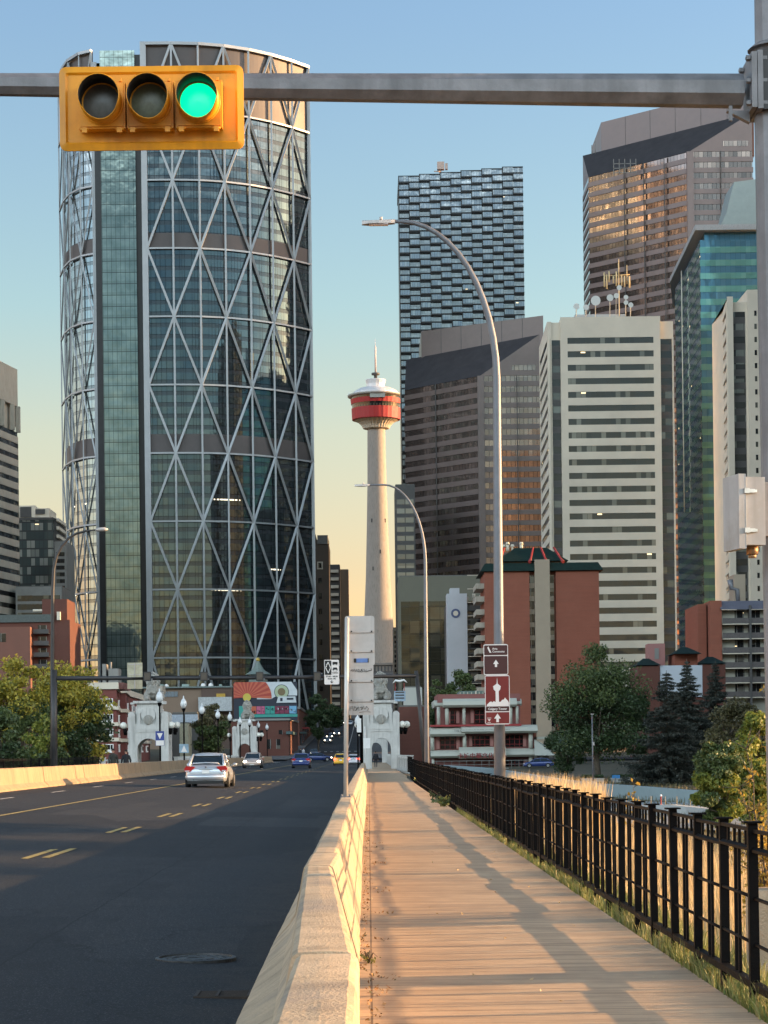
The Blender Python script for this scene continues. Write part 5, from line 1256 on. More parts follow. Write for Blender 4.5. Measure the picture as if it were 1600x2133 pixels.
# ---- brick building right of the stone arch, with tall thin posts and signs
block('brick_building','plain brown brick wall building just right of the stone arch','building',832,895,1472,340,14,-.5,M['brick2'])
block('shop_building','white shop building with a red and white hanging sign behind the right stone arch','shop',842,880,1432,430,10,0,mat('shop_white',(.40,.40,.36),.8,0,.3,.05))
sg=thing('shop_sign','blue and white shop sign with a white crest above it right of the stone lion','shop sign',W(833,1450,320))
m=MB(); m.box(-.85,.85,0,.15,-.75,.75); m.build('panel',mat('shop_sign_blue',(.26,.34,.42),.5),sg)
for i in range(3): m=MB(); m.box(-.65,.65,-.03,0,.45-i*.42,.55-i*.42+.1); m.build('lettering',M['dkgrey'],sg)
m=MB(); m.box(-.7,-.6,.02,.1,.75,1.9); m.box(.6,.7,.02,.1,.75,1.9); m.build('red_post',M['redtrim'],sg)
m=MB(); m.tube([(-1,0,1.9),(-.6,0,2.3),(0,0,2.15),(.6,0,2.35),(1.1,0,1.95)],[.05,.16,.2,.16,.05],6); m.build('crest',M['white'],sg)
# ------------------------------------------------------------ stone pavilions with lions
def lion_mesh():
    m=MB(); rr=random.Random(2)
    B=[((0,.35,.75),(.66,1.0,.72)),((0,.0,1.05),(.64,.6,.85)),((0,-.25,1.95),(.70,.50,.80)),((0,-.1,2.3),(.50,.42,.50)),((0,-.60,2.02),(.36,.26,.44)),((0,-.82,1.84),(.21,.22,.19)),((0,-.48,1.25),(.50,.34,.62)),
       ((-.44,-.2,2.5),(.14,.12,.14)),((.44,-.2,2.5),(.14,.12,.14)),((-.52,-.40,.62),(.27,.32,.66)),((.52,-.40,.62),(.27,.32,.66)),((-.54,-.88,.22),(.28,.42,.22)),((.54,-.88,.22),(.28,.42,.22)),((-.74,.5,.5),(.30,.6,.5)),((.74,.5,.5),(.30,.6,.5)),((0,-.88,1.66),(.13,.14,.07)),((-.16,-.80,2.20),(.13,.10,.06)),((.16,-.80,2.20),(.13,.10,.06)),((0,-.84,2.02),(.10,.22,.16)),((-.2,-.78,1.98),(.13,.12,.12)),((.2,-.78,1.98),(.13,.12,.12))]
    for c,r in B: m.ball(c,r,16,12)
    for i in range(130):
        if i<70:
            a=2*math.pi*i/70; k=rr.uniform(.92,1.12); x=.60*k*math.cos(a); z=1.98+.72*k*math.sin(a); y=-.52+rr.uniform(-.02,.3)
        else: x=rr.uniform(-.40,.40); z=rr.uniform(.8,1.5); y=-.74
        m.tube([(x*.9,y,z+.14),(x,y-.05,z),(x*1.02,y+.02,z-.2)],[.05,.085,.03],6)
    return m
lion0=None
def pavilion(px,D,zb,label,lionlabel,w=3.9,flip=False):
    global lion0
    c=W(px,1590,D); t_=thing('stone_pavilion',label,'pavilion',(c.x,D,zb),0,'carved stone arches topped by lions')
    hw=w/2; dp=w
    H1=4.55; HS=5.45; H2=6.85
    def archface(m,x0,x1,ow,spring,r,top,y0,y1,plane):
        # wall with arched opening centred on 0
        pts=[(x0,0),(-ow,0),(-ow,spring)]
        n=12
        for i in range(1,n): a=math.pi-math.pi*i/n; pts.append((ow*math.cos(a),spring+r*math.sin(a)))
        pts+= [(ow,spring),(ow,0),(x1,0),(x1,top),(x0,top)]
        # build as strips to avoid concave ngon trouble
        arch=[(-ow,0),(-ow,spring)]+[(ow*math.cos(math.pi-math.pi*i/n),spring+r*math.sin(math.pi-math.pi*i/n)) for i in range(1,n)]+[(ow,spring),(ow,0)]
        def ad(v): return [((a,y,b) if plane=='xz' else (y,a,b)) for (a,y,b) in v]
        for y in (y0,y1):
            m.add(ad([(x0,y,0),(-ow,y,0),(-ow,y,spring),(-ow,y,top),(x0,y,top)]),[(0,1,2,3,4)])
            m.add(ad([(ow,y,0),(x1,y,0),(x1,y,top),(ow,y,top),(ow,y,spring)]),[(0,1,2,3,4)])
            for i in range(1,len(arch)-2):
                a,b=arch[i],arch[i+1]; m.add(ad([(a[0],y,a[1]),(b[0],y,b[1]),(b[0],y,top),(a[0],y,top)]),[(0,1,2,3)])
        for i in range(len(arch)-1):
            a,b=arch[i],arch[i+1]; m.add(ad([(a[0],y0,a[1]),(b[0],y0,b[1]),(b[0],y1,b[1]),(a[0],y1,a[1])]),[(0,1,2,3)])
        m.add(ad([(x0,y0,0),(x0,y1,0),(x0,y1,top),(x0,y0,top)]),[(0,1,2,3)]); m.add(ad([(x1,y0,0),(x1,y1,0),(x1,y1,top),(x1,y0,top)]),[(0,1,2,3)])
        m.add(ad([(x0,y0,top),(x1,y0,top),(x1,y1,top),(x0,y1,top)]),[(0,1,2,3)])
    th=.55
    m=MB()
    ow=hw-.82
    archface(m,-hw,hw,ow,2.0,1.1,H1,0,th,'xz'); archface(m,-hw,hw,ow,2.0,1.1,H1,dp-th,dp,'xz')
    mm=MB(); archface(mm,-dp/2+th,dp/2-th,ow-.3,2.0,1.0,H1,-hw,-hw+th,'yz'); archface(mm,-dp/2+th,dp/2-th,ow-.3,2.0,1.0,H1,hw-th,hw,'yz'); shift(mm,0,dp/2,0); merge(m,mm)
    m.box(-hw+.1,hw-.1,.1,dp-.1,H1-.9,H1-.02); m.build('arched_base',M['stone'],t_)
    for sx in (-1,1):
        for y0_ in (0,dp-1): 
            m=MB()
            xa=sx*(hw+.08); xb=sx*(hw-.62)
            m.box(xa,xb,y0_-.1,y0_+.95,0,.9)
            m.box(sx*(hw+.05),xb,y0_-.07,y0_+.9,.9,HS)
            m.tube([(sx*(hw-.28),y0_-.11,HS-.02),(sx*(hw-.28),y0_+.94,HS-.02)],.345,14)
            m.build('buttress',M['stone'],t_)
    m=MB(); m.box(-hw+.55,hw-.55,-.06,dp+.06,3.75,3.95); m.box(-hw+.5,hw-.5,-.1,dp+.1,3.95,4.1); m.build('cornice',M['stone'],t_)
    m=MB(); s0,s1=hw*.68,hw*.60
    v=[(-s0,.15,H1-.02),(s0,.15,H1-.02),(s0,dp-.15,H1-.02),(-s0,dp-.15,H1-.02),(-s0*.93,.2,6.05),(s0*.93,.2,6.05),(s0*.93,dp-.2,6.05),(-s0*.93,dp-.2,6.05)]
    m.add(v,[(0,1,5,4),(1,2,6,5),(2,3,7,6),(3,0,4,7),(4,5,6,7)])
    m.box(-s1,s1,.35,dp-.35,6.05,6.6); m.build('pedestal',M['stone'],t_)
    m=MB(); m.box(-s1-.35,s1+.35,.1,dp-.1,6.6,H2); m.box(-s1-.6,-s1-.2,.0,.5,6.5,6.7); m.box(s1+.2,s1+.6,.0,.5,6.5,6.7); m.build('cap_slab',M['stone'],t_)
    m=MB(); m.tube([(-.0,.16,4.95),(0,-.05,4.95)],.5,18); m.ball((0,-.06,4.9),(.32,.12,.45)); m.build('carved_shield',M['lionstone'],t_)
    m=MB()
    for x in (-.95,.95): m.box(x-.16,x+.16,-.02,.2,4.1,5.7); m.box(x-.22,x+.22,-.08,.2,3.7,4.2)
    m.tube([(0,.02,5.42),(0,.2,5.42)],.72,18)
    m.build('pilaster',M['stone'],t_)
    # globe lamps at the shoulders
    for (x,y) in ((-hw-.55,.3),(hw+.35,.3),(hw+.8,1.2)):
        g_=MB(); g_.tube([(x*.86,y,3.6),(x,y,3.75),(x,y,4.1)],.07,6); g_.lathe([(.16,3.45),(.2,3.9),(.12,4.1)],c=(x*.93,y,0),n=8); gg=g_.build('lamp_bracket',M['black'],t_)
        g_=MB(); g_.ball((x,y,4.42),.34,14,10); g_.build('lamp_globe',M['globe'],gg)
    if lion0 is None:
        lion0=fused(lion_mesh(),.045,M['lionstone'],'stone_lion',smooth_it=1); l=lion0
    else: l=dup(lion0)
    l.location=(c.x+(.4 if c.x<-15 else 0),D+1.7,zb+H2); l.scale=(1.02,1.02,1.02)
    tag(l,lionlabel,'statue','carved stone lions'); return t_
pavilion(795,218,-.02,'carved stone arch spanning the walkway at right of the road','weathered stone lion seated on the arch over the walkway',3.55)
pavilion(310,218,.2,'carved stone arch beyond the left barrier beside the hotel','weathered stone lion seated on the arch beside the hotel')
pavilion(510,335,.1,'smaller distant stone arch below the mural building','distant stone lion on the arch below the mural',3.6)
pavilion(783,338,.0,'distant stone arch seen through the nearer walkway arch','stone lion hidden behind the sign backs on the farthest arch',3.6)
# stone parapets of the bridge
def parapet(name,label,x0,y0,x1,y1,z,n,h=1.15):
    t_=thing(name,label,'parapet',(0,0,0)); d=Vector((x1-x0,y1-y0)); L_=d.length; a=math.atan2(d.y,d.x)
    for i in range(n+1):
        m=MB(); m.box(-.22,.22,-.22,.22,z-.3,z+h+.12); m.box(-.27,.27,-.27,.27,z+h+.12,z+h+.2); m.build('pier',M['stone'],t_,(x0+d.x*i/n,y0+d.y*i/n,0),a)
    st_=L_/n
    pm_=MB(); pm_.box(.22,st_-.22,-.13,.13,z-.1,z+.25); pm_.box(.22,st_-.22,-.16,.16,z+h-.16,z+h)
    kk=int((st_-.5)/.3)
    for j in range(kk): pm_.box(.35+j*.3,.35+j*.3+.17,-.1,.1,z+.25,z+h-.16)
    me_=pm_.mesh('balustrade',M['stone'])
    for i in range(n): link('balustrade',me_,t_,(x0+d.x*i/n,y0+d.y*i/n,0),a)
    return t_
parapet('stone_parapet','white stone parapet running from the walkway arch along its right side',3.05,222,2.95,335,0,24)
parapet('stone_parapet','short white stone parapet flaring out in front of the walkway arch',3.0,217,3.75,196,0,5)
parapet('stone_parapet','white stone parapet left of the road beside the acorn lamps',-19.6,223,-20.0,333,.1,22)
parapet('stone_parapet','short white stone parapet left of the hotel side arch',-24.2,219,-31,216,.1,3)
# ------------------------------------------------------------ acorn lamps
al=thing('acorn_lamp','','street lamp',(0,0,0),0,'black acorn lamps along the bridge')
m=MB(); m.lathe([(.16,0),(.16,.5),(.09,.7),(.075,1.2),(.06,5.3),(.1,5.35),(.16,5.5),(.2,5.55),(.08,5.62)],n=10); m.build('post',M['black'],al)
m=MB(); m.lathe([(.13,5.6),(.27,5.85),(.29,6.0),(.22,6.25),(.12,6.4),(.06,6.45),(.05,6.62),(.0,6.7)],n=14); m.build('lamp_globe',M['acorn'],al)
A=[(333,1440),(383,1455),(421,1470),(454,1482),(479,1488),(500,1498),(520,1500),(538,1507),(556,1512)]
nth=['nearest','second nearest','third','fourth','fifth','sixth','seventh','eighth','farthest']
for i,(px1,yt) in enumerate(A):
    D=4.75/(1571-yt)*4560; x=W(px1,1500,D).x; o_=al if i==0 else dup(al)
    o_.location=(x,D,.0); o_['label']='%s acorn lamp from the left in the row past the left stone arch'%nth[i]
    if i in(0,1,):
        m=MB(); m.box(-.33,.33,-.12,-.1,2.35,3.45) if i==0 else m.box(-.4,.4,-.12,-.1,1.8,2.55)
        s_=thing('yield_sign' if i==0 else 'pedestrian_sign','blue sign with a white triangle on the nearest acorn lamp' if i==0 else 'small pale blue sign on the second acorn lamp','sign',(x,D,0))
        m.build('panel',mat('sign_blue',(.03,.05,.22),.5) if i==0 else mat('sign_pale_blue',(.25,.35,.42),.5),s_)
        m=MB()
        if i==0: m.extr([(-.22,3.3),(0,2.85),(.22,3.3)],'xz',-.135,-.121); m.box(-.3,.3,-.135,-.121,2.37,2.75)
        else: m.extr([(-.25,1.88),(0,2.45),(.25,1.88)],'xz',-.135,-.121)
        m.build('symbol',M['signwhite'],s_)
for (px1,yt,D,lb) in ((745,1493,205,'black globe lamp standing between the road and the stone arch'),):
    o_=dup(al); o_.location=(W(px1,1500,D).x,D,-1.4); o_['label']=lb
# ------------------------------------------------------------ gantry across the road
gn=thing('sign_gantry','dark gantry spanning the whole road with lane signals hung on it','gantry',(0,125,0))
def GP(x,y,D=125): p=W(x,y,D); return (p.x,D-125,p.z)
m=MB(); m.tube([GP(113,1620),GP(113,1395)],[.2,.17],8); m.build('left_post',M['darkpole'],gn)
m=MB(); m.tube([GP(889,1625),GP(867,1397)],[.14,.11],8); m.build('right_post',M['darkpole'],gn)
m=MB(); m.tube([GP(113,1413),GP(500,1412),GP(868,1408)],[.13,.11,.11],8); m.build('crossbeam',M['darkpole'],gn)
for i,px1 in enumerate((307,425,541,661)):
    s_=thing('lane_signal','%s dark lane signal box from the left on the gantry'%(['first','second','third','fourth'][i]),'lane signal',W(px1,1409,124.7),0,'lane signal boxes on the gantry')
    m=MB(); m.box(-.21,.21,-.1,.12,-.26,.26); m.build('housing',M['darkpole'],s_)
    m=MB(); m.box(-.16,.16,-.12,-.1,-.2,.2); m.build('face',mat('signal_face_brown',(.07,.055,.04),.5),s_)
    m=MB(); m.box(.21,.3,-.05,.05,.12,.2); m.box(.21,.3,-.05,.05,-.2,-.12); m.build('bracket',M['lampsteel'],s_)
s_=thing('road_sign','blank beige sign back mounted on the gantry above the left arch','sign',W(281,1395,124.6))
m=MB(); m.box(-.43,.43,0,.03,-.42,.40); m.build('panel',mat('sign_back_beige',(.42,.39,.28),.6,.1),s_)
m=MB(); m.box(-.03,.03,-.05,0,-.42,.40); m.box(-.36,.36,-.03,0,.28,.32); m.box(-.36,.36,-.03,0,-.3,-.26); m.build('stiffener',M['alu'],s_)
s_=thing('road_sign','second blank beige sign back hanging below the gantry beside the stone lion','sign',W(281,1424,124.6))
m=MB(); m.box(-.43,.43,0,.03,-.3,.2); m.build('panel',mat('sign_back_beige2',(.36,.32,.22),.6,.1),s_); m=MB(); m.box(-.03,.03,-.05,0,-.3,.2); m.build('stiffener',M['alu'],s_)
# HOV sign
hv=thing('lane_sign','white lane sign with a black diamond panel hanging on the gantry','sign',W(691,1400,124.4))
m=MB(); m.extr([(a,b) for a,b in rounded(.42,.70,.06)],'xz',0,.03); m.build('panel',M['signwhite'],hv)
m=MB(); m.box(-.38,-.02,-.02,-.001,-.15,.65); m.build('black_panel',M['sblack'],hv)
m=MB(); 
for (a,b) in (((-.2,.56),(-.06,.25)),((-.06,.25),(-.2,-.06)),((-.2,-.06),(-.34,.25)),((-.34,.25),(-.2,.56))): m.tube([(a[0],-.03,a[1]),(b[0],-.03,b[1])],.022,4,smooth=False)
m.build('diamond',M['white'],hv)
m=MB(); m.box(.06,.34,-.02,-.001,.44,.58); m.box(.09,.13,-.02,-.001,.40,.44); m.box(.27,.31,-.02,-.001,.40,.44); m.extr([(.06,.14),(.34,.14),(.30,.26),(.10,.26)],'xz',-.02,-.001); m.box(.07,.12,-.02,-.001,.09,.14); m.box(.28,.33,-.02,-.001,.09,.14)
for cx in (.12,.28): m.tube([(cx+.06*math.cos(R(a)),-.015,-.04+.06*math.sin(R(a))) for a in range(0,361,40)],.008,4)
m.tube([(.12,-.015,-.04),(.2,-.015,.03),(.28,-.015,-.04)],.008,4); m.build('vehicle_symbol',M['sblack'],hv)
shift(text_mb('07:00 - 08:30',.125,.004,bold=.004),0,-.005,-.25).build('lettering',M['sblack'],hv)
shift(text_mb('MON - FRI',.10,.004,bold=.004),0,-.005,-.38).build('lettering',M['sblack'],hv)
m=MB(); m.tube([(0,-.015,-.45),(0,-.015,-.6)],.014,4); m.tube([(-.08,-.015,-.53),(0,-.015,-.61),(.08,-.015,-.53)],.016,4); m.build('arrow',M['sblack'],hv)
for (z1_,z2_) in ((-.52,-.48),): m=MB(); m.box(-.30,.30,.03,.06,.1,.14); m.build('bracket',M['lampsteel'],hv)
# left street lamp on tall dark pole
lamp(213,1102,225,128,'slim dark curved street lamp rising from the left trees',M['darkpole'],.11,85,130,14,-.6,None,headm=M['alu'],basepx=108) if False else None
def leftlamp():
    D=128; H=W(0,1103,D)
    t_=thing('street_lamp','slim dark curved street lamp rising before the left trees','street lamp',(W(109,1590,D).x,D,-1)); o=t_.location
    def q(px,y): p=W(px,y,D); return (p.x-o.x,0,p.z-o.z)
    pts=[q(110,1620),q(109,1400),q(110,1230),q(112,1185),q(118,1158),q(128,1138),(q(143,1121)),q(160,1111),q(180,1106),q(200,1104)]
    m=MB(); m.tube(pts,[.14,.12,.10,.09,.085,.08,.075,.07,.06,.05],8); m.build('pole',M['darkpole'],t_)
    m=MB(); m.tube([q(199,1104),q(206,1103),q(218,1102.5),q(225,1102.5)],[.07,.12,.12,.04],8); m.build('lamp_head',M['alu'],t_)
leftlamp()
# ------------------------------------------------------------ sign stack on the barrier
sp_=thing('sign_post','bright steel sign post bolted on top of the concrete barrier','sign post',(W(720,1660,43.6).x,43.6,.8))
o=sp_.location
m=MB(); m.tube([(0,0,0),(W(723,1287,43.6).x-o.x,0,W(723,1287,43.6).z-o.z)],.045,12); m.build('post',mat('post_pale_metal',(.52,.49,.45),.45,.3,3,.08),sp_)
m=MB(); m.box(-.1,.1,-.08,.08,-.005,.02); m.build('base_plate',M['steel'],sp_)
for x in (-.08,.08): m=MB(); m.tube([(x,-.05,.02),(x,-.05,.06)],.014,6); m.build('bolt',M['steel'],sp_)
ss=thing('sign_stack','backs of stacked grey road signs with graffiti on the barrier post','sign',W(750,1385,43.7)); o=ss.location
def Q(px,y): p=W(px,y,43.7); return p.x-o.x,p.z-o.z
pans=[(718,781,1283,1386),(720,779,1386,1489)]
for i,(a,b,yt,yb) in enumerate(pans):
    x0,z1_=Q(a,yt); x1,z0_=Q(b,yb); cx,cz_=(x0+x1)/2,(z0_+z1_)/2
    m=MB(); m.extr([(cx+p,cz_+q) for p,q in rounded((x1-x0)/2,(z1_-z0_)/2,.05 if i==0 else .015)],'xz',.06+.004*i,.075+.004*i); m.build('panel',M['alu'],ss)
for y in (1315,1356,1418,1459):
    a=Q(724,y+3); b=Q(777,y-3); m=MB(); m.box(a[0],b[0],.035,.058,a[1],b[1]); br=m.build('bracket',M['alu'],ss)
    for px1 in (732,774): c=Q(px1,y); m=MB(); m.tube([(c[0],.034,c[1]),(c[0],.015,c[1])],.016,8); m.build('bolt',M['blackin'],br)
a=Q(737,1380); b=Q(768,1371); m=MB(); m.box(a[0],b[0],.05,.058,a[1],b[1]); k=m.build('sticker',mat('sticker_blue',(.12,.22,.5),.5),ss); m=MB(); m.box(a[0],a[0]+.05,.046,.0495,a[1],b[1]); m.box(b[0]-.02,b[0],.046,.0495,a[1],b[1]); m.build('sticker_end',M['sblack'],k)
def scrib(pts,r,mm):
    m=MB(); m.tube([(Q(*p)[0],.055,Q(*p)[1]) for p in pts],r,4); return m.build('graffiti',mm,ss)
gm=M['sblack']; gm2=mat('grey_scrawl',(.22,.19,.16),.8)
scrib([(731,1397),(734,1394),(735,1399),(738,1393),(740,1399),(743,1394),(744,1399)],.006,gm)
scrib([(750,1396),(746,1394),(746,1399),(751,1399),(755,1393),(752,1395),(757,1398),(753,1400)],.006,gm)
scrib([(758,1393),(760,1399),(764,1394),(762,1400),(768,1397),(774,1396),(773,1392)],.006,gm)
scrib([(729,1480),(730,1472),(734,1471),(733,1475),(737,1480),(739,1471),(743,1476),(741,1480),(747,1472),(748,1480)],.007,gm2)
scrib([(750,1474),(754,1472),(753,1479),(758,1470),(760,1478),(764,1471),(768,1476),(765,1480)],.007,gm2); scrib([(748,1484),(760,1482),(772,1483)],.005,gm2)
# ------------------------------------------------------------ brown guide signs on the tall lamp
def guide(px0,px1,y0,y1,label,colr):
    D=46.6; c=W((px0+px1)/2,(y0+y1)/2,D); t_=thing('guide_sign',label,'guide sign',c)
    w_=(px1-px0)/2/F*D; h_=(y1-y0)/2/F*D
    m=MB(); m.extr(rounded(w_,h_,.04),'xz',0,.02); m.build('border',M['signwhite'],t_)
    return t_,w_,h_,lambda px,y:((px-(px0+px1)/2)/F*D,((y0+y1)/2-y)/F*D)
t_,w_,h_,q=guide(1007.5,1058.5,1342,1406,'dark brown guide sign reading Arts Commons on the tall lamp pole',0)
b=.014
for (ya,yb) in ((1344,1364.5),(1366.5,1404)):
    z1_=q(0,ya)[1]; z0_=q(0,yb)[1]; m=MB(); m.extr([(p,(z0_+z1_)/2+r) for p,r in rounded(w_-b,(z1_-z0_)/2,.02)],'xz',-.004,-.0005); m.build('field',M['signbrown'],t_)
x,z=q(1030,1353); shift(text_mb('Arts',.062,.002,'LEFT',.001),x-.045,-.008,q(0,1351.5)[1]).build('lettering',M['signwhite'],t_)
shift(text_mb('Commons',.062,.002,'LEFT',.001),x-.045,-.008,q(0,1357.3)[1]).build('lettering',M['signwhite'],t_)
m=MB(); m.extr([q(1015.5,1349),q(1017.3,1346),q(1024,1359.5),q(1020,1359.5)],'xz',-.009,-.005); m.build('emblem',M['signwhite'],t_)
def arrow(m,cx,cy,s_): m.extr([q(cx-2.2*s_,cy+7*s_),q(cx+2.2*s_,cy+7*s_),q(cx+2.2*s_,cy+1*s_),q(cx+5.6*s_,cy+1*s_),q(cx,cy-7.5*s_),q(cx-5.6*s_,cy+1*s_),q(cx-2.2*s_,cy+1*s_)],'xz',-.009,-.005)
m=MB(); arrow(m,1033,1382,1.05); m.build('arrow',M['signwhite'],t_)
t_,w_,h_,q=guide(1010.5,1062,1406.5,1509,'red brown guide sign with a tower picture reading Calgary Tower',0)
for (ya,yb,mm) in ((1408.5,1471,'signred'),(1471.5,1481.5,'signbrown'),(1483.5,1507,'signred')):
    z1_=q(0,ya)[1]; z0_=q(0,yb)[1]; m=MB(); m.extr([(p,(z0_+z1_)/2+r) for p,r in rounded(w_-b,(z1_-z0_)/2,.01)],'xz',-.004,-.0005); m.build('field',M[mm],t_)
m=MB(); 
m.extr([q(1014,1471.3),q(1014,1468),q(1020,1462),q(1023,1461),q(1026,1463),q(1029,1460),q(1031,1462),q(1043,1462),q(1046,1458),q(1050,1457),q(1052,1453),q(1055,1457),q(1058,1460),q(1060,1464),q(1060,1471.3)],'xz',-.009,-.005)
m.extr([q(1032.5,1463),q(1032.5,1440),q(1028.5,1436),q(1028,1431),q(1027,1430),q(1035,1424),q(1036,1411),q(1037,1424),q(1044,1430),q(1043,1431),q(1042.5,1436),q(1039,1440),q(1039.5,1463)],'xz',-.012,-.0095)
m.build('tower_silhouette',M['signwhite'],t_)
shift(text_mb('Calgary Tower',.066,.002,'CENTER',.0015),0,-.008,q(0,1476.7)[1]).build('lettering',M['signwhite'],t_)
m=MB(); arrow(m,1036,1495.5,1.25); m.build('arrow',M['signwhite'],t_)
m=MB(); m.extr([q(1015.5,1498),q(1022,1498),q(1018.7,1502.5)],'xz',-.009,-.005); m.box(q(1014.5,0)[0],q(1023,0)[0],-.009,-.005,q(0,1496)[1],q(0,1495)[1]); m.box(q(1015,0)[0],q(1022,0)[0],-.009,-.005,q(0,1505)[1],q(0,1504)[1]); m.build('emblem',M['signwhite'],t_)
# tall thin things near the arch
dp_=thing('sign_pole','tall black pole with small white signs left of the walkway arch','sign pole',(W(754,1600,190).x,190,0))
m=MB(); m.tube([(0,0,0),(0,0,12.5)],.14,8); m.build('pole',M['black'],dp_)
m=MB(); m.box(-.4,-.02,-.2,-.16,3.4,4.6); m.box(.15,.75,-.2,-.16,2.0,2.9); m.tube([(.3,-.1,0),(.3,-.1,3.9)],.04,6); m.build('small_sign',M['white'],dp_)

sh=thing('shop_row','dark brick shop row with awnings along the left pavement of the far street','shops',(-21,500,3.2))
m=MB(); m.box(0,5.2,0,150,-3,8.5); m.build('wall',M['brick2'],sh)
m=MB(); m.box(-.1,5.5,-.2,150.2,8.5,9.0); m.build('parapet',M['gwall'],sh)
for i in range(7):
    m=MB(); m.box(5.2,5.28,6+i*20,18+i*20,i*1.3,i*1.3+2.6); m.build('shop_window',M['g_dark'],sh)
    m=MB(); m.box(5.2,6.5,5+i*20,19+i*20,i*1.3+2.9,i*1.3+3.3); m.build('awning',M['redtrim'] if i%2 else bpy.data.materials['awning_teal'],sh)
# ------------------------------------------------------------ cars
def loftrings(rings,mi=0,close=True,smooth=True):
    m=MB(); n=len(rings[0]); m.v=[tuple(p) for r_ in rings for p in r_]
    for i in range(len(rings)-1):
        for j in range(n if close else n-1): m.f.append((i*n+j,i*n+(j+1)%n,(i+1)*n+(j+1)%n,(i+1)*n+j)); m.m.append(mi); m.sm.append(smooth)
    m.f.append(tuple(range(n-1,-1,-1))); m.f.append(tuple((len(rings)-1)*n+j for j in range(n))); m.m+=[mi,mi]; m.sm+=[False,False]
    return m
def subsurf(m,name,mats,parent,lv=2):
    o=bpy.data.objects.new(name,m.mesh(name,mats)); COL.objects.link(o); s_=o.modifiers.new('s','SUBSURF'); s_.levels=lv; s_.render_levels=lv
    dg=bpy.context.evaluated_depsgraph_get(); me=bpy.data.meshes.new_from_object(o.evaluated_get(dg)); bpy.data.objects.remove(o)
    me.polygons.foreach_set('use_smooth',[True]*len(me.polygons)); return link(name,me,parent)
def make_car(name,label,pm_,loc,rot,front_lit=False,brake=False,wd=1.78,ln=4.5,ht=1.43,group='cars on the road',spoiler=False):
    """y runs forward from the rear bumper (y=0)"""
    t_=thing(name,label,'car',loc,rot,group)
    hw=wd/2; k=ln/4.5
    # lower body: stations y, half width at belt, z bottom, z belt, z deck
    S=[(0.0,.72,.34,.62,.66),(.03,.78,.26,.80,.84),(.12,.83,.22,.92,.97),(.5,.87,.20,.96,1.02),(1.0,.885,.20,.95,1.02),(2.0,.89,.20,.93,1.0),(3.0,.89,.20,.92,.97),(3.7,.87,.20,.84,.90),(4.2,.82,.20,.72,.78),(4.42,.74,.24,.60,.66),(4.5,.66,.32,.5,.55)]
    rings=[]
    for (y,w_,zb,zt,zd) in S:
        w_=w_/.89*hw; y*=k
        half=[(w_*.80,zb),(w_*.955,zb+.07),(w_*1.0,zb+(zt-zb)*.42),(w_*.985,zb+(zt-zb)*.72),(w_*.93,zt),(w_*.70,zd),(0,zd+.012)]
        r_=[(x,y,z) for x,z in half]+[(-x,y,z) for x,z in half[-2::-1]]+[(0,y,zb-.0)]
        rings.append(r_)
    body=subsurf(loftrings(rings),'body',pm_,t_,2)
    # lower dark valance at the rear and front
    m=MB(); m.box(-hw*.82,hw*.82,.02,.3,.17,.30); m.box(-hw*.8,hw*.8,ln-.3,ln-.06,.17,.3); m.box(-hw*.9,hw*.9,.3,ln-.3,.16,.24); m.build('underbody',M['blackin'],t_)
    # cabin: glass lower, roof painted
    def cab(zs,off_,mm,nm,lv=1):
        rg=[]
        C=[(.62,.60,.0),(1.15,.70,.80),(1.55,.71,.97),(2.2,.72,1.0),(2.75,.70,.93),(3.35,.62,.0)]
    zr=ht; zb=.98
    P4=lambda y,w_,z:(w_*hw/.89,y*k,z)
    R_=[(.48,.70,zb-.03),(1.18,.585,zr-.055),(2.55,.60,zr-.05),(3.55,.72,zb-.10)]
    # glasshouse solid (dark), slightly smaller than pillars
    m=MB(); v=[]
    for (y,w_,z) in R_: v+=[P4(y,w_,z),P4(y,-w_,z)]
    v+=[P4(.48,.78,zb-.06),P4(.48,-.78,zb-.06),P4(3.5,.80,zb-.14),P4(3.5,-.80,zb-.14)]
    m.add(v,[(0,1,3,2),(2,3,5,4),(4,5,7,6)],0)
    sw=[P4(.50,.80,zb-.03),P4(3.5,.80,zb-.08),P4(2.55,.612,zr-.06),P4(1.2,.60,zr-.07)]
    m.add(sw,[(0,1,2,3)],0); m.add([(-a,b,c) for a,b,c in sw],[(3,2,1,0)],0)
    m.build('cabin_glass',M['carglass'],t_)
    # roof shell, pillars
    rr=[]
    for (y,w_,z,c) in ((1.0,.60,zr-.10,.01),(1.2,.60,zr-.045,.03),(1.6,.61,zr-.01,.035),(2.2,.61,zr-.0,.03),(2.5,.605,zr-.03,.03),(2.68,.60,zr-.09,.01)):
        rr.append([P4(y,w_,z-.04),P4(y,w_*.98,z-.01),P4(y,w_*.6,z+c),P4(y,0,z+c+.008),P4(y,-w_*.6,z+c),P4(y,-w_*.98,z-.01),P4(y,-w_,z-.04),P4(y,0,z-.045)])
    subsurf(loftrings(rr),'roof',pm_,t_,1)
    m=MB()
    for s_ in (-1,1):
        m=MB(); m.tube([P4(.36,s_*.74,zb-.04),P4(.75,s_*.68,zb+.20),P4(1.16,s_*.60,zr-.06)],[.075,.06,.05],6)
        m.tube([P4(3.58,s_*.74,zb-.10),P4(2.62,s_*.60,zr-.08)],.035,6)
        m.tube([P4(2.0,s_*.815,zb-.03),P4(2.02,s_*.62,zr-.06)],.028,5)
        m.tube([P4(1.1,s_*.60,zr-.06),P4(2.6,s_*.61,zr-.06)],.03,6); m.build('pillar',pm_,t_)
    # rear lights
    tm=M['tailon'] if brake else M['tail']
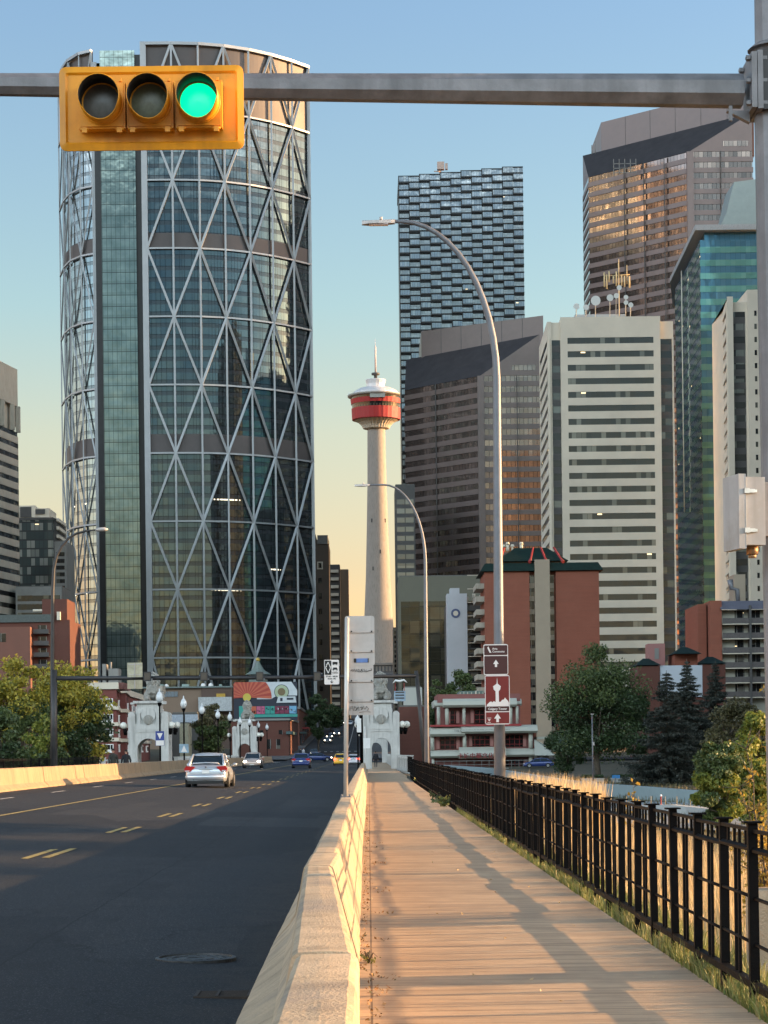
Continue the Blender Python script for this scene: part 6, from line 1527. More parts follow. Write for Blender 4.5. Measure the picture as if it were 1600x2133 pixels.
    for s_ in (-1,1):
        m=MB(); a=[(hw*.97,.70),(hw*.99,.84),(hw*.90,.955),(hw*.52,.93),(hw*.50,.90),(hw*.68,.74),(hw*.72,.70)]
        m.extr([(s_*x,z) for x,z in a] if s_>0 else [(s_*x,z) for x,z in a][::-1],'xz',-.012,.16); tl_=m.build('tail_light',tm,t_)
        m=MB(); m.extr([(s_*hw*.95,.705),(s_*hw*.96,.765),(s_*hw*.74,.765),(s_*hw*.76,.705)],'xz',-.022,-.013); m.build('reversing_lens',M['lens'],tl_)
        m=MB(); m.ball((s_*hw*.72,ln-.13,.62),(.17,.13,.075),12,8); m.build('headlight',M['head'] if front_lit else M['lens'],t_)
        m=MB(); m.ball((s_*(hw+.09),3.0*k,1.0),(.11,.07,.075),10,6); m.box(s_*hw*.9,s_*(hw+.05),2.98*k,3.03*k,.95,.99); m.build('wing_mirror',pm_,t_)
        for yw in (.88*k,3.62*k):
            m=MB(); m.tube([(s_*(hw-.20),yw,.315),(s_*(hw+.015),yw,.315)],.315,24,rot=0); wh=m.build('wheel',M['rubber'],t_)
            m=MB(); m.tube([(s_*(hw+.01),yw,.315),(s_*(hw+.022),yw,.315)],.2,20,smooth=False); m.build('rim',M['rim'],wh)
            m=MB(); 
            for i in range(12):
                pass
            m.tube([(s_*(hw-.03),yw+.36*math.cos(math.pi*i/11),.33+.35*math.sin(math.pi*i/11)) for i in range(12)],.034,6)
            m.build('wheel_arch',M['blackin'],t_)
    m=MB(); m.extr([(p,.70+q) for p,q in rounded(.155,.075,.02)],'xz',-.02,.02); m.build('number_plate',M['white'],t_)
    m=MB(); m.box(-.30,.30,-.012,.06,.79,.83); m.build('boot_trim',pm_ if not brake else M['lampsteel'],t_)
    m=MB(); m.box(-hw*.86,hw*.86,-.045,.05,.40,.56) if False else m.tube([(-hw*.86,.22,.46),(-hw*.78,.12,.46),(0,.07,.46),(hw*.78,.12,.46),(hw*.86,.22,.46)],[.13,.16,.165,.16,.13],12); m.build('bumper',pm_,t_)
    if spoiler:
        m=MB(); m.tube([(-.60,.16,1.02),(-.56,.10,1.075),(0,.05,1.10),(.56,.10,1.075),(.60,.16,1.02)],[.02,.03,.03,.03,.02],8); m.build('spoiler',pm_,t_)
    m=MB(); m.ball((0,-.0,.905),(.05,.02,.04)); m.build('emblem',M['lampsteel'],t_)
    m=MB(); m.box(-.32,.32,ln-.05,ln-.02,.36,.50); m.build('grille',M['blackin'],t_)
    m=MB(); m.box(-.22,.22,ln-.03,ln+.0,.30,.37); m.build('front_plate',M['white'],t_)
    return t_
def rzz(x,Y): return rz(x)*(1-max(0,min(1,(Y-300)/80)))+street(Y)+.01
def carpx(px,D,*a,x=None,**k):
    X_=W(px,1595,D).x if x is None else x
    return X_,D
x,D=carpx(426,97); make_car('sedan_car','silver sedan driving away nearest the camera with red tail lights',M['silver'],(x+.05,D,rzz(x,D)),R(-1.2),wd=1.92,ht=1.52,spoiler=True)
x,D=carpx(627,212); make_car('sedan_car','dark blue sedan driving away in the middle lane',M['blue'],(x,D,rzz(x,D)),R(0),wd=1.8,ht=1.46)
x,D=carpx(710,262); make_car('taxi_car','yellow taxi with its brake lights lit left of the sign post',M['taxi'],(x,D,rzz(x,D)-.05),0,brake=True,ht=1.5)
x,D=carpx(736,290); make_car('sedan_car','white car with glowing brake lights just right of the sign post',M['wcar'],(x,D,rzz(x,D)-.1),0,brake=True)
x,D=carpx(530,207); make_car('sedan_car','pale champagne car coming towards the camera with headlights on',M['cream'],(x,D,rzz(x,D)),R(180),front_lit=True,ht=1.45)
x,D=carpx(652,345); make_car('sedan_car','blue car turning sideways at the junction beyond the bridge',M['blue'],(x-1.5,D+2,street(D)+.25),R(-75),front_lit=True)
for i,(px1,y,lb) in enumerate(((683,1548,'dark oncoming car with headlights on, lower left on the far hill'),(687,1540,'oncoming car with headlights on behind another on the far hill'),(702,1533,'oncoming car with headlights on in the middle of the far hill'),(712,1510,'highest oncoming car with headlights on near the far crossing'),(730,1511,'white van shaped car parked high on the far street'),(655,1576,'dark car with headlights on waiting behind the turning blue car'))):
    # solve depth on the street profile
    D=360
    for D_ in range(360,900,4):
        if W(px1,y,D_).z>=street(D_)-(.0) and W(px1,y,D_).z<=street(D_)+60:
            pass
        if street(D_)-W(px1,y,D_).z>0: D=D_; break
    xx=W(px1,y,D).x
    make_car('sedan_car',lb,M['wcar'] if i==4 else M['dcar'],(xx,D,street(D)+.03),R(180),front_lit=(i!=4),group='cars on the road')
make_car('sedan_car','dark blue parked car half hidden under the cultural centre canopy',M['blue'],(W(1150,1590,325).x,322,-.95),R(88),group='parked cars by the cultural centre')
# ------------------------------------------------------------ people
cl={'k':mat('black_clothes',(.015,.015,.018),.9,0,6,.3),'j':mat('dark_olive_jacket',(.03,.03,.025),.9,0,6,.3),'s':mat('skin',(.36,.2,.14),.6,0,4,.06),'h':mat('dark_hair',(.02,.014,.01),.8,0,9,.3),'b':mat('blue_jeans',(.03,.045,.08),.9,0,6,.2),'w':mat('pale_shirt',(.4,.4,.42),.9,0,6,.1)}
def person(label,loc,rot,top='k',leg='k',stride=.25,facing=0,hair='h'):
    t_=thing('person',label,'person',loc,rot)
    V=[];E=[];RD=[]
    def add(p,r_,par=None):
        V.append(p); RD.append(r_); i=len(V)-1
        if par is not None: E.append((par,i))
        return i
    pel=add((0,0,.95),.135); sp=add((0,.01,1.12),.13,pel); chst=add((0,.0,1.32),.15,sp); nk=add((0,0,1.47),.055,chst); hd0=add((0,-.01,1.55),.06,nk); hd=add((0,-.015,1.64),.095,hd0); ht_=add((0,-.0,1.73),.07,hd)
    for s_ in (-1,1):
        hip=add((s_*.09,0,.88),.10,pel); kn=add((s_*.10,-s_*stride*.5-.03,.49),.062,hip); an=add((s_*.10,-s_*stride+ (.05),.09),.042,kn); add((s_*.105,-s_*stride-.12,.045),.038,an)
        sh=add((s_*.19,0,1.38),.065,chst); el=add((s_*.25,s_*.08,1.12),.047,sh); wr=add((s_*.25,s_*.12-.09,.88),.032,el); hn=add((s_*.25,s_*.12-.12,.80),.035,wr)
        for q in range(4): f1=add((s_*(.235+.0),s_*.12-.15+q*.022,.74),.011,hn); add((s_*.225,s_*.12-.155+q*.022,.70-.005*(q%2)),.009,f1)
        add((s_*.215,s_*.12-.15,.77),.011,hn)
    me=bpy.data.meshes.new('body'); me.from_pydata(V,E,[]); o_=bpy.data.objects.new('body',me); COL.objects.link(o_)
    sk=o_.modifiers.new('skin','SKIN'); ss_=o_.modifiers.new('s','SUBSURF'); ss_.levels=1
    for i,sv in enumerate(me.skin_vertices[0].data): sv.radius=(RD[i],RD[i]*(.8 if i in(0,1,2) else 1)); sv.use_root=(i==0)
    dg=bpy.context.evaluated_depsgraph_get(); me2=bpy.data.meshes.new_from_object(o_.evaluated_get(dg)); bpy.data.objects.remove(o_)
    for k_ in ('s',leg,top): me2.materials.append(cl[k_])
    for p in me2.polygons:
        z=p.center.z; x=abs(p.center.x)
        p.material_index= 0 if (z>1.50 or (x>.2 and z<.86)) else (2 if z>.93 else 1)
        p.use_smooth=True
    link('body',me2,t_)
    m=MB(); m.ball((0,.025,1.68),(.10,.115,.10),12,8); m.build('hair',cl[hair],t_)
    m=MB(); m.ball((0,-.115,1.62),(.014,.022,.022),8,6); m.ball((-.095,0,1.63),(.012,.02,.03),8,6); m.ball((.095,0,1.63),(.012,.02,.03),8,6); m.build('face_feature',cl['s'],t_)
    m=MB(); m.ball((-.035,-.1,1.65),(.012,.008,.008),8,6); m.ball((.035,-.1,1.65),(.012,.008,.008),8,6); m.build('eye',cl['h'],t_)
    # jacket
    m=MB(); m.lathe([(.17,.86),(.175,1.0),(.165,1.15),(.19,1.32),(.15,1.43),(.065,1.49)],n=16); m.v=[(a,b*.72,c) for a,b,c in m.v]
    for s_ in (-1,1): m.tube([(s_*.17,0,1.40),(s_*.25,s_*.08,1.12),(s_*.25,s_*.12-.09,.88)],[.075,.062,.048],8)
    m.build('jacket',cl[top],t_)
    return t_
person('pedestrian in a dark olive jacket walking on the far walkway, left of the pair',(W(236,1590,128).x,128,.30),R(10),'j','k')
person('pedestrian in black clothes walking on the far walkway, right of the pair',(W(263,1590,131).x,131,.24),R(-8),'k','k')
person('person in dark clothes walking away under the right stone arch',(W(783,1595,238).x,238,0),R(180),'k','k')
for (px1,yb,D,lb,tp) in ((626,1550,395,'person in black on the far left pavement near the corner','k'),(632,1550,398,'person in a pale shirt on the far left pavement near the corner','w'),(683,1522,560,'person in black high on the far street','k'),(690,1522,565,'person in a pale shirt high on the far street','w')):
    person(lb,(W(px1,yb,D).x,D,street(D)+.13),R(20),tp,'b')
# ------------------------------------------------------------ trees
def leafmesh(name,cent,size,mat_,seed=1,flat_=.0,aspect=.6,parent=None,up=.3,kind=None):
    rs=np.random.RandomState(seed); n=len(cent); c=np.asarray(cent)
    d=rs.normal(size=(n,3)); d[:,2]=d[:,2]*.7+up*rs.rand(n); d/=np.linalg.norm(d,axis=1)[:,None]
    a=rs.normal(size=(n,3)); t_=np.cross(d,a); t_/=np.linalg.norm(t_,axis=1)[:,None]; b=np.cross(d,t_)
    s_=(size*(.6+.8*rs.rand(n)))[:,None] if np.isscalar(size) else (size*(.6+.8*rs.rand(n)))[:,None]
    bend=d*s_*.25
    p0=c-t_*s_*.5; p1=c+b*s_*aspect*.5-bend*0; p2=c+t_*s_*.5+bend; p3=c-b*s_*aspect*.5
    v=np.stack([p0,p1,p2,p3],1).reshape(-1,3)
    me=bpy.data.meshes.new(name); me.vertices.add(4*n); me.vertices.foreach_set('co',v.ravel()); me.loops.add(4*n); me.loops.foreach_set('vertex_index',np.arange(4*n)); me.polygons.add(n); me.polygons.foreach_set('loop_start',np.arange(n)*4); me.polygons.foreach_set('loop_total',np.full(n,4)); me.update(); me.materials.append(mat_)
    return link(name,me,parent)
L_={}
L_['yel']=leafmat('autumn_yellow_leaves',[(.09,.13,.03),(.24,.235,.035),(.42,.35,.04),(.54,.42,.06)])
L_['yg']=leafmat('yellow_green_leaves',[(0.094,0.140,0.027),(0.188,0.225,0.037),(0.375,0.338,0.048),(0.131,0.179,0.037)])
L_['grn']=leafmat('dark_green_leaves',[(0.022,0.044,0.015),(0.037,0.069,0.022),(0.062,0.094,0.031),(0.031,0.056,0.019)],.2)
L_['mid']=leafmat('mid_green_leaves',[(0.044,0.074,0.023),(0.083,0.120,0.030),(0.120,0.150,0.044),(0.060,0.090,0.030)],.25)
L_['oli']=leafmat('olive_leaves',[(0.065,0.065,0.026),(0.117,0.104,0.039),(0.156,0.130,0.052),(0.091,0.085,0.039)],.25)
L_['spr']=leafmat('spruce_needles',[(0.022,0.031,0.024),(0.036,0.046,0.036),(0.054,0.060,0.046),(0.026,0.036,0.029)],.1)
L_['gold']=leafmat('golden_leaves',[(.25,.17,.03),(.45,.28,.04),(.55,.38,.08),(.35,.25,.04)],.5)
L_['grs']=leafmat('green_grass_blades',[(0.065,0.117,0.019),(0.130,0.182,0.039),(0.208,0.221,0.065),(0.286,0.247,0.104)],.3)
L_['dry']=leafmat('dry_grass_blades',[(0.423,0.304,0.151),(0.607,0.439,0.220),(0.760,0.557,0.321),(0.338,0.270,0.135)],.3)
def tree(name,label,cat,base,h,cw,mats,seed,n=9000,leaf=.28,trunk_h=.25,tr=.25,clumps=46,shape=1.0,group=None,flatb=.75):
    rr=random.Random(seed); rs=np.random.RandomState(seed)
    t_=thing(name,label,cat,base,0,group)
    tm=MB(); top=h*.9; tp=[(0,0,-.4)]; x=y=0
    for i in range(1,6):
        x+=rr.uniform(-.03,.03)*h; y+=rr.uniform(-.03,.03)*h; tp.append((x,y,top*i/5))
    tm.tube(tp,[tr,tr*.8,tr*.6,tr*.42,tr*.25,tr*.08],8)
    cl_=[]
    zc=h*(trunk_h+(1-trunk_h)*.5); rz_=h*(1-trunk_h)*.5
    for i in range(clumps):
        while True:
            p=Vector((rr.uniform(-1,1),rr.uniform(-1,1),rr.uniform(-1,1)))
            if p.length<1 and p.length>.25: break
        wz=1-.35*max(0,p.z)**1.5*shape
        q=Vector((p.x*cw/2*.86*wz,p.y*cw/2*.86*wz,zc+p.z*rz_*.88))
        r_=cw*rr.uniform(.09,.17); cl_.append((q,r_))
        k=rr.randint(1,4); s0=Vector(tp[k]); mid=s0.lerp(q,.5)+Vector((0,0,-.04*h))
        if i%2==0: tm.tube([s0,mid,q],[tr*.32,tr*.18,.02],5)
    tm.build('trunk',M['woodtrunk'],t_)
    per=n//clumps; pts={0:[],1:[]}
    for i,(q,r_) in enumerate(cl_):
        g_=rs.normal(size=(per,3)); g_/=np.linalg.norm(g_,axis=1)[:,None]; rad=rs.rand(per)**.45
        P_=g_*rad[:,None]*np.array([r_*1.25,r_*1.25,r_*.85])+np.array(q)
        P_[:,2]+=np.sin(P_[:,0]*5+i)*.08*r_
        hz_=(q.z-(zc-rz_))/(2*rz_); which=1 if (len(mats)>1 and (hz_>.58 or rr.random()<.25)) else 0
        pts[which].append(P_)
    for k in (0,1):
        if pts[k]: leafmesh('crown',np.concatenate(pts[k]),leaf,mats[k] if k<len(mats) else mats[0],seed+k,parent=t_)
    return t_
def tpx(px,ybase,D): p=W(px,ybase,D); return p
def T(name,label,cat,px,ytop,D,wpx,mats,seed,zb=None,n=9000,leaf=.28,**k):
    top=W(px,ytop,D); zb=gz(top.x,D) if zb is None else zb
    return tree(name,label,cat,(top.x,D,zb),top.z-zb,wpx/F*D,mats,seed,n,leaf,**k)
T('autumn_tree','yellow leaved tree at the left edge beyond the barrier','tree',38,1352,165,175,[L_['mid'],L_['yel']],11,n=15000,leaf=.26,trunk_h=.1,tr=.22,clumps=60)
T('autumn_tree','broad yellow and green tree between the left edge and the hotel','tree',142,1358,172,180,[L_['grn'],L_['yel']],12,n=19000,leaf=.26,trunk_h=.08,tr=.25,clumps=70)
T('green_tree','dark green tree leaning right beside the hotel facade','tree',192,1408,178,66,[L_['grn'],L_['mid']],13,n=8000,leaf=.24,trunk_h=.12,tr=.2)
T('green_tree','low dark green tree at the left edge under the yellow one','tree',0,1450,150,130,[L_['grn'],L_['mid']],14,n=9000,leaf=.24,trunk_h=.05,tr=.2)
T('autumn_tree','small yellow bush tree at the foot of the left trees','tree',95,1480,140,110,[L_['mid'],L_['yg']],15,n=8000,leaf=.22,trunk_h=.02,tr=.15)
T('green_tree','olive green tree behind the acorn lamps left of the mural','tree',440,1462,380,85,[L_['mid'],L_['oli']],16,zb=0,n=9000,leaf=.4,trunk_h=.1)
T('green_tree','dark green tree with round crown right below the huge glass tower','tree',662,1443,470,55,[L_['grn']],17,zb=1,n=7000,leaf=.42,trunk_h=.25)
T('green_tree','dark street tree on the far left pavement','tree',690,1462,640,55,[L_['grn']],18,zb=6,n=5000,leaf=.5,trunk_h=.25)
T('green_tree','green tree behind the second street lamp','tree',958,1391,370,88,[L_['mid'],L_['mid']],19,zb=-1,n=11000,leaf=.36,trunk_h=.15)
T('green_tree','dark green tree just right of the leaning black gantry post','tree',908,1405,365,60,[L_['grn'],L_['mid']],20,zb=-1,n=7000,leaf=.36,trunk_h=.1)
T('broadleaf_tree','big dark green broadleaf tree in front of the pale office block','tree',1245,1332,240,212,[L_['grn'],L_['mid']],21,n=30000,leaf=.27,trunk_h=.08,tr=.35,clumps=110)
T('broadleaf_tree','narrow dark green tree against the low brick building wall','tree',1325,1400,250,70,[L_['grn']],22,n=8000,leaf=.27,trunk_h=.1,tr=.2)
T('broadleaf_tree','olive brown tree right of the spruces','tree',1535,1437,160,140,[L_['oli'],L_['oli']],23,n=13000,leaf=.2,trunk_h=.05,tr=.2,clumps=60)
T('broadleaf_tree','taller yellow green leafy tree at the right edge beyond the fence','tree',1572,1474,94,150,[L_['yg'],L_['yg']],24,n=26000,leaf=.15,trunk_h=.0,tr=.12,clumps=60,shape=1.2)
T('broadleaf_tree','lower yellow green bushy tree left of the taller one beyond the fence','tree',1500,1520,90,125,[L_['yg'],L_['mid']],27,n=24000,leaf=.15,trunk_h=.0,tr=.1,clumps=48,shape=.6)
T('broadleaf_tree','dark bushes at the foot of the big broadleaf tree','tree',1180,1490,262,110,[L_['grn']],25,n=8000,leaf=.26,trunk_h=.0,tr=.1)
def spruce(label,px,ytop,D,wpx,seed,zb=None,n=1500):
    rr=random.Random(seed); top=W(px,ytop,D); zb=gz(top.x,D) if zb is None else zb; h=top.z-zb; R0=wpx/F*D/2*1.25
    t_=thing('spruce_tree',label,'tree',(top.x,D,zb),0,'dark spruces beside the big broadleaf tree')
    m=MB(); m.tube([(0,0,-.3),(0,0,h*.5),(0,0,h)],[.2,.12,.02],7); 
    P_=[];S_=[]
    whorls=int(h/.33)
    rs=np.random.RandomState(seed)
    for w_ in range(whorls):
        f=w_/whorls; z=h*(.06+.94*f); rad=R0*(1-f)**.85*rr.uniform(.8,1.1)+.12
        nb=int(7+5*(1-f))
        for b in range(nb):
            a=rr.uniform(0,2*math.pi); rl=rad*rr.uniform(.65,1.12); droop=rr.uniform(.25,.5)
            k=max(4,int(rl*22)); q=np.linspace(.12,1,k)
            x=np.cos(a)*rl*q; y=np.sin(a)*rl*q; zz_=z-droop*rl*q+.22*rl*q**2.2
            if b%2==0: m.tube([(0,0,z),(x[k//2],y[k//2],zz_[k//2]),(x[-1],y[-1],zz_[-1])],[.03,.02,.008],3)
            for rep_ in range(6):
                j=rs.normal(scale=.05+.03*rl,size=(k,3)); j[:,2]=-abs(j[:,2])*1.3
                P_.append(np.stack([x,y,zz_],1)+j)
    m.build('trunk',M['woodtrunk'],t_)
    leafmesh('crown',np.concatenate(P_),.21,L_['spr'],seed,aspect=.28,parent=t_,up=-.6)
    return t_
spruce('nearest dark spruce with drooping boughs right of the big broadleaf tree',1388,1396,205,150,31)
spruce('tall dark spruce just behind and right of the nearest one',1430,1372,222,130,32)
spruce('thin topped dark spruce right of the tall one before the brick apartments',1490,1376,235,110,33)
# bollards, light pole, planters on the right
lp_=thing('light_pole','thin pale light pole in front of the dark trees','light pole',(W(1236,1630,190).x,190,-1.9))
m=MB(); m.tube([(0,0,0),(-.04,0,W(1234,1488,190).z+1.9)],[.09,.05],8); m.build('pole',M['lampsteel'],lp_)
m=MB(); z_=W(1234,1488,190).z+1.9; m.box(-.16,.12,-.1,.1,z_-.02,z_+.06); m.build('lamp_head',M['alu'],lp_)
m=MB(); m.box(-.02,.13,-.1,.02,z_-2.7,z_-2.4); m.build('control_box',M['alu'],lp_)
m=MB(); m.lathe([(.28,0),(.28,.7),(.1,.8)],n=10); m.build('concrete_base',M['greyconc'],lp_)
for i,(a,b,lb) in enumerate(((1213,1258,'low concrete planter at the foot of the thin light pole'),(1275,1330,'low concrete planter right of the thin light pole'))):
    p=W(a,1622,225); q=W(b,1622,225); t_=thing('planter',lb,'planter',(p.x,225,-1.95))
    m=MB(); w_=q.x-p.x; m.box(0,w_,0,1.2,0,.55); m.box(-.06,w_+.06,-.06,1.26,.55,.65); m.build('tub',M['greyconc'],t_)
    rs=np.random.RandomState(40+i); c=np.stack([rs.rand(700)*w_,rs.rand(700)*1.2,.65+rs.rand(700)*.35],1); leafmesh('planting',c,.16,L_['grn'],5,parent=t_)
t_=thing('street_sign','small blue street sign on a thin post beyond the planters','sign',(W(1282,1630,200).x,200,-1.95)); m=MB(); m.tube([(0,0,0),(0,0,1.1)],.04,6); m.build('post',M['lampsteel'],t_); m=MB(); m.box(-.3,.42,-.03,.03,.95,1.25); m.build('panel',mat('street_sign_blue',(.03,.18,.42),.5),t_)
# curved pale kerb wall and ramp on the right
def wallpath(name,label,pts,h,w_,mm):
    t_=MB(); n=len(pts); v=[]
    for i,p in enumerate(pts):
        a=Vector(pts[max(i-1,0)][:2]); b=Vector(pts[min(i+1,n-1)][:2]); d=(b-a).normalized(); nn=Vector((-d.y,d.x))*w_/2
        v+=[(p[0]-nn.x,p[1]-nn.y,p[2]-.6),(p[0]-nn.x,p[1]-nn.y,p[2]+h),(p[0]+nn.x,p[1]+nn.y,p[2]+h),(p[0]+nn.x,p[1]+nn.y,p[2]-.6)]
    f=[(0,1,2,3),(4*n-1,4*n-2,4*n-3,4*n-4)]
    for i in range(n-1):
        for j in range(4): f.append((4*i+j,4*i+4+j,4*i+4+(j+1)%4,4*i+(j+1)%4))
    t_.add(v,f); return tag(t_.build(name,mm),label,'wall')
pale2=mat('blue_grey_kerb',(.26,.33,.34),.6,0,2,.08)
wallpath('low_wall','long pale curved low wall crossing behind the fence at right',[tuple(W(px1,y,D)) for px1,y,D in ((905,1598,260),(1000,1604,240),(1060,1612,215),(1120,1622,195),(1180,1632,180),(1240,1640,165),(1300,1644,155),(1360,1649,146),(1440,1656,138),(1560,1664,130))],.3,.5,pale2)
wallpath('low_wall','short grey concrete wall below the long pale one at right',[tuple(W(px1,y,D)) for px1,y,D in ((1290,1684,112),(1340,1681,112),(1400,1680,111),(1440,1684,110),(1500,1690,106))],.1,.6,M['greyconc'])
m=MB(); a=[W(1180,1648,150),W(1560,1676,125),W(1560,1755,85),W(1100,1700,110)]; m.add([(p.x,p.y,-1.62) for p in a],[(0,1,2,3)]); struct('path',m,mat('pale_path',(.22,.24,.25),.8,0,1,.15))
wf=thing('wooden_stakes','row of thin wooden stakes with wire beyond the fence','stakes',(0,0,0))
for i,px1 in enumerate((1305,1330,1356,1386,1410,1438)):
    p=W(px1,1672,118); m=MB(); m.tube([(p.x,p.y,p.z-.6),(p.x,p.y,p.z+.35)],.02,4); m.build('stake',mat('stake_wood',(.25,.2,.12),.8) if i==0 else bpy.data.materials['stake_wood'],wf)
hy=thing('marker_post','small red marker post among the stakes','post',tuple(W(1377,1672,117))); m=MB(); m.tube([(0,0,-.6),(0,0,.35)],.035,6); m.build('post',M['redtrim'],hy); m=MB(); m.ball((0,0,.38),.06,8,6); m.build('cap',M['white'],hy)
sidew=thing('black_gate','black iron gate panel between the stone parapet and the fence','gate',(3.15,158,0))
m=MB(); m.box(-.03,.03,0,20,1.25,1.3); m.box(-.03,.03,0,20,.2,.25); m.build('rail',M['black'],sidew)
m=MB()
for i in range(90): m.box(-.012,.012,i*.22,i*.22+.03,.05,1.3)
tag(m.build('baluster',M['black'],sidew),kind='stuff')
# ------------------------------------------------------------ grass, weeds, litter
def blades(name,label,pos,hh,w_,mat_,seed,lean=.35,kind='stuff',cat='grass'):
    rs=np.random.RandomState(seed); n=len(pos); p=np.asarray(pos); h=np.asarray(hh)*(.55+.7*rs.rand(n))
    a=rs.rand(n)*2*np.pi; dx=np.cos(a); dy=np.sin(a); le=(rs.rand(n)*lean*h)
    b=rs.rand(n)*2*np.pi; wx=np.cos(b)*w_/2; wy=np.sin(b)*w_/2
    v=np.zeros((n,5,3)); 
    v[:,0]=p+np.stack([wx,wy,0*wx],1); v[:,1]=p-np.stack([wx,wy,0*wx],1)
    mid=p+np.stack([dx*le*.35,dy*le*.35,h*.6],1)
    v[:,2]=mid-np.stack([wx,wy,0*wx],1)*.8; v[:,3]=mid+np.stack([wx,wy,0*wx],1)*.8
    v[:,4]=p+np.stack([dx*le,dy*le,h],1)
    me=bpy.data.meshes.new(name); me.vertices.add(5*n); me.vertices.foreach_set('co',v.ravel())
    i=np.arange(n)*5; L1=np.stack([i,i+1,i+2,i+3,i+3,i+2,i+4],1); me.loops.add(7*n); me.loops.foreach_set('vertex_index',L1.ravel())
    me.polygons.add(2*n); ls=np.stack([np.arange(n)*7,np.arange(n)*7+4],1).ravel(); lt_=np.tile([4,3],n); me.polygons.foreach_set('loop_start',ls); me.polygons.foreach_set('loop_total',lt_); me.update(); me.materials.append(mat_)
    o=link(name,me); return tag(o,label,cat,None,kind)
rs=np.random.RandomState(9)
def scatter(n,x0,x1,y0,y1,pw=1.0):
    x=x0+(x1-x0)*rs.rand(n)**pw; y=y0+(y1-y0)*rs.rand(n)**1.5; z=np.array([gz(a,b) for a,b in zip(x,y)]); return np.stack([x,y,z],1)
cl1=scatter(42000,2.45,6.5,11,60,1.4); blades('grass','green grass growing along the outside of the fence',cl1,np.full(len(cl1),.16),.012,L_['grs'],1)
# dense verge clumps under the bottom rail
c=[]
for i in range(260):
    y0=11.5+50*rs.rand()**1.3; x0=2.46+.35*rs.rand()**1.5; k=45; c.append(np.stack([x0+rs.normal(size=k)*.06,y0+rs.normal(size=k)*.12,np.full(k,-.05)],1))
c=np.concatenate(c); c=c[c[:,0]>2.42]; blades('grass','tufts of green grass sprouting through the foot of the fence',c,np.full(len(c),.20),.012,L_['grs'],2,lean=.7)
c=scatter(26000,3.3,9,12,95,1.2); blades('dry_grass','tall dry straw coloured grass beyond the fence',c,np.where(c[:,0]<5.2,.38+.14*(c[:,0]-3.3),np.where(rs.rand(len(c))<.4,.95,.6)),.012,L_['dry'],3,lean=.35)
c=[]; hh=[]
for i in range(120):
    D=rs.uniform(60,80); px1=1058+190*rs.rand(); x0=(px1-768)/F*D; k=40; c.append(np.stack([x0+rs.normal(size=k)*.13,D+rs.normal(size=k)*.15,np.full(k,gz(x0,D))],1)); zt_=1.7-(D*(1640-(px1-1058)*-.12-1566)/F)-gz(x0,D); hh.append(np.full(k,max(.5,zt_+.2)))
blades('reed_grass','sunlit orange plumes of tall dry grass showing above the fence',np.concatenate(c),np.concatenate(hh),.04,L_['dry'],4,lean=.16)
c=scatter(30000,9,60,60,260,1.0); blades('rough_grass','rough brown grass on the low ground at right',c,np.full(len(c),.35),.05,L_['oli'],6)
def weed(label,p,s_,mm,n,seed):
    t_=thing('weed',label,'weed',p); rs2=np.random.RandomState(seed); m=MB(); P_=[]
    for i in range(7):
        a=rs2.rand()*6.28; e=Vector((math.cos(a)*s_*rs2.uniform(.4,1),math.sin(a)*s_*rs2.uniform(.4,1),s_*rs2.uniform(.25,.9))); m.tube([(0,0,0),e*.5+Vector((0,0,.06)),e],[.006,.005,.002],4)
        for q in np.linspace(.3,1,n//7): P_.append(np.array(e)*q+rs2.normal(size=3)*s_*.09)
    m.build('stem',M['woodtrunk'],t_); leafmesh('leaves',np.array(P_),s_*.28,mm,seed,parent=t_); return t_
weed('leafy green weed leaning through the fence onto the walkway',(2.32,67,0),.42,L_['mid'],110,3)
weed('low dark weed at the walkway edge just before the leafy one',(2.38,78,0),.38,L_['grn'],90,4)
weed('small weed at the far end of the fence foot',(2.6,118,0),.35,L_['yg'],60,5)
weed('tiny grass tuft at the foot of the barrier gap',(-.02,17.6,0),.09,L_['grs'],50,6)
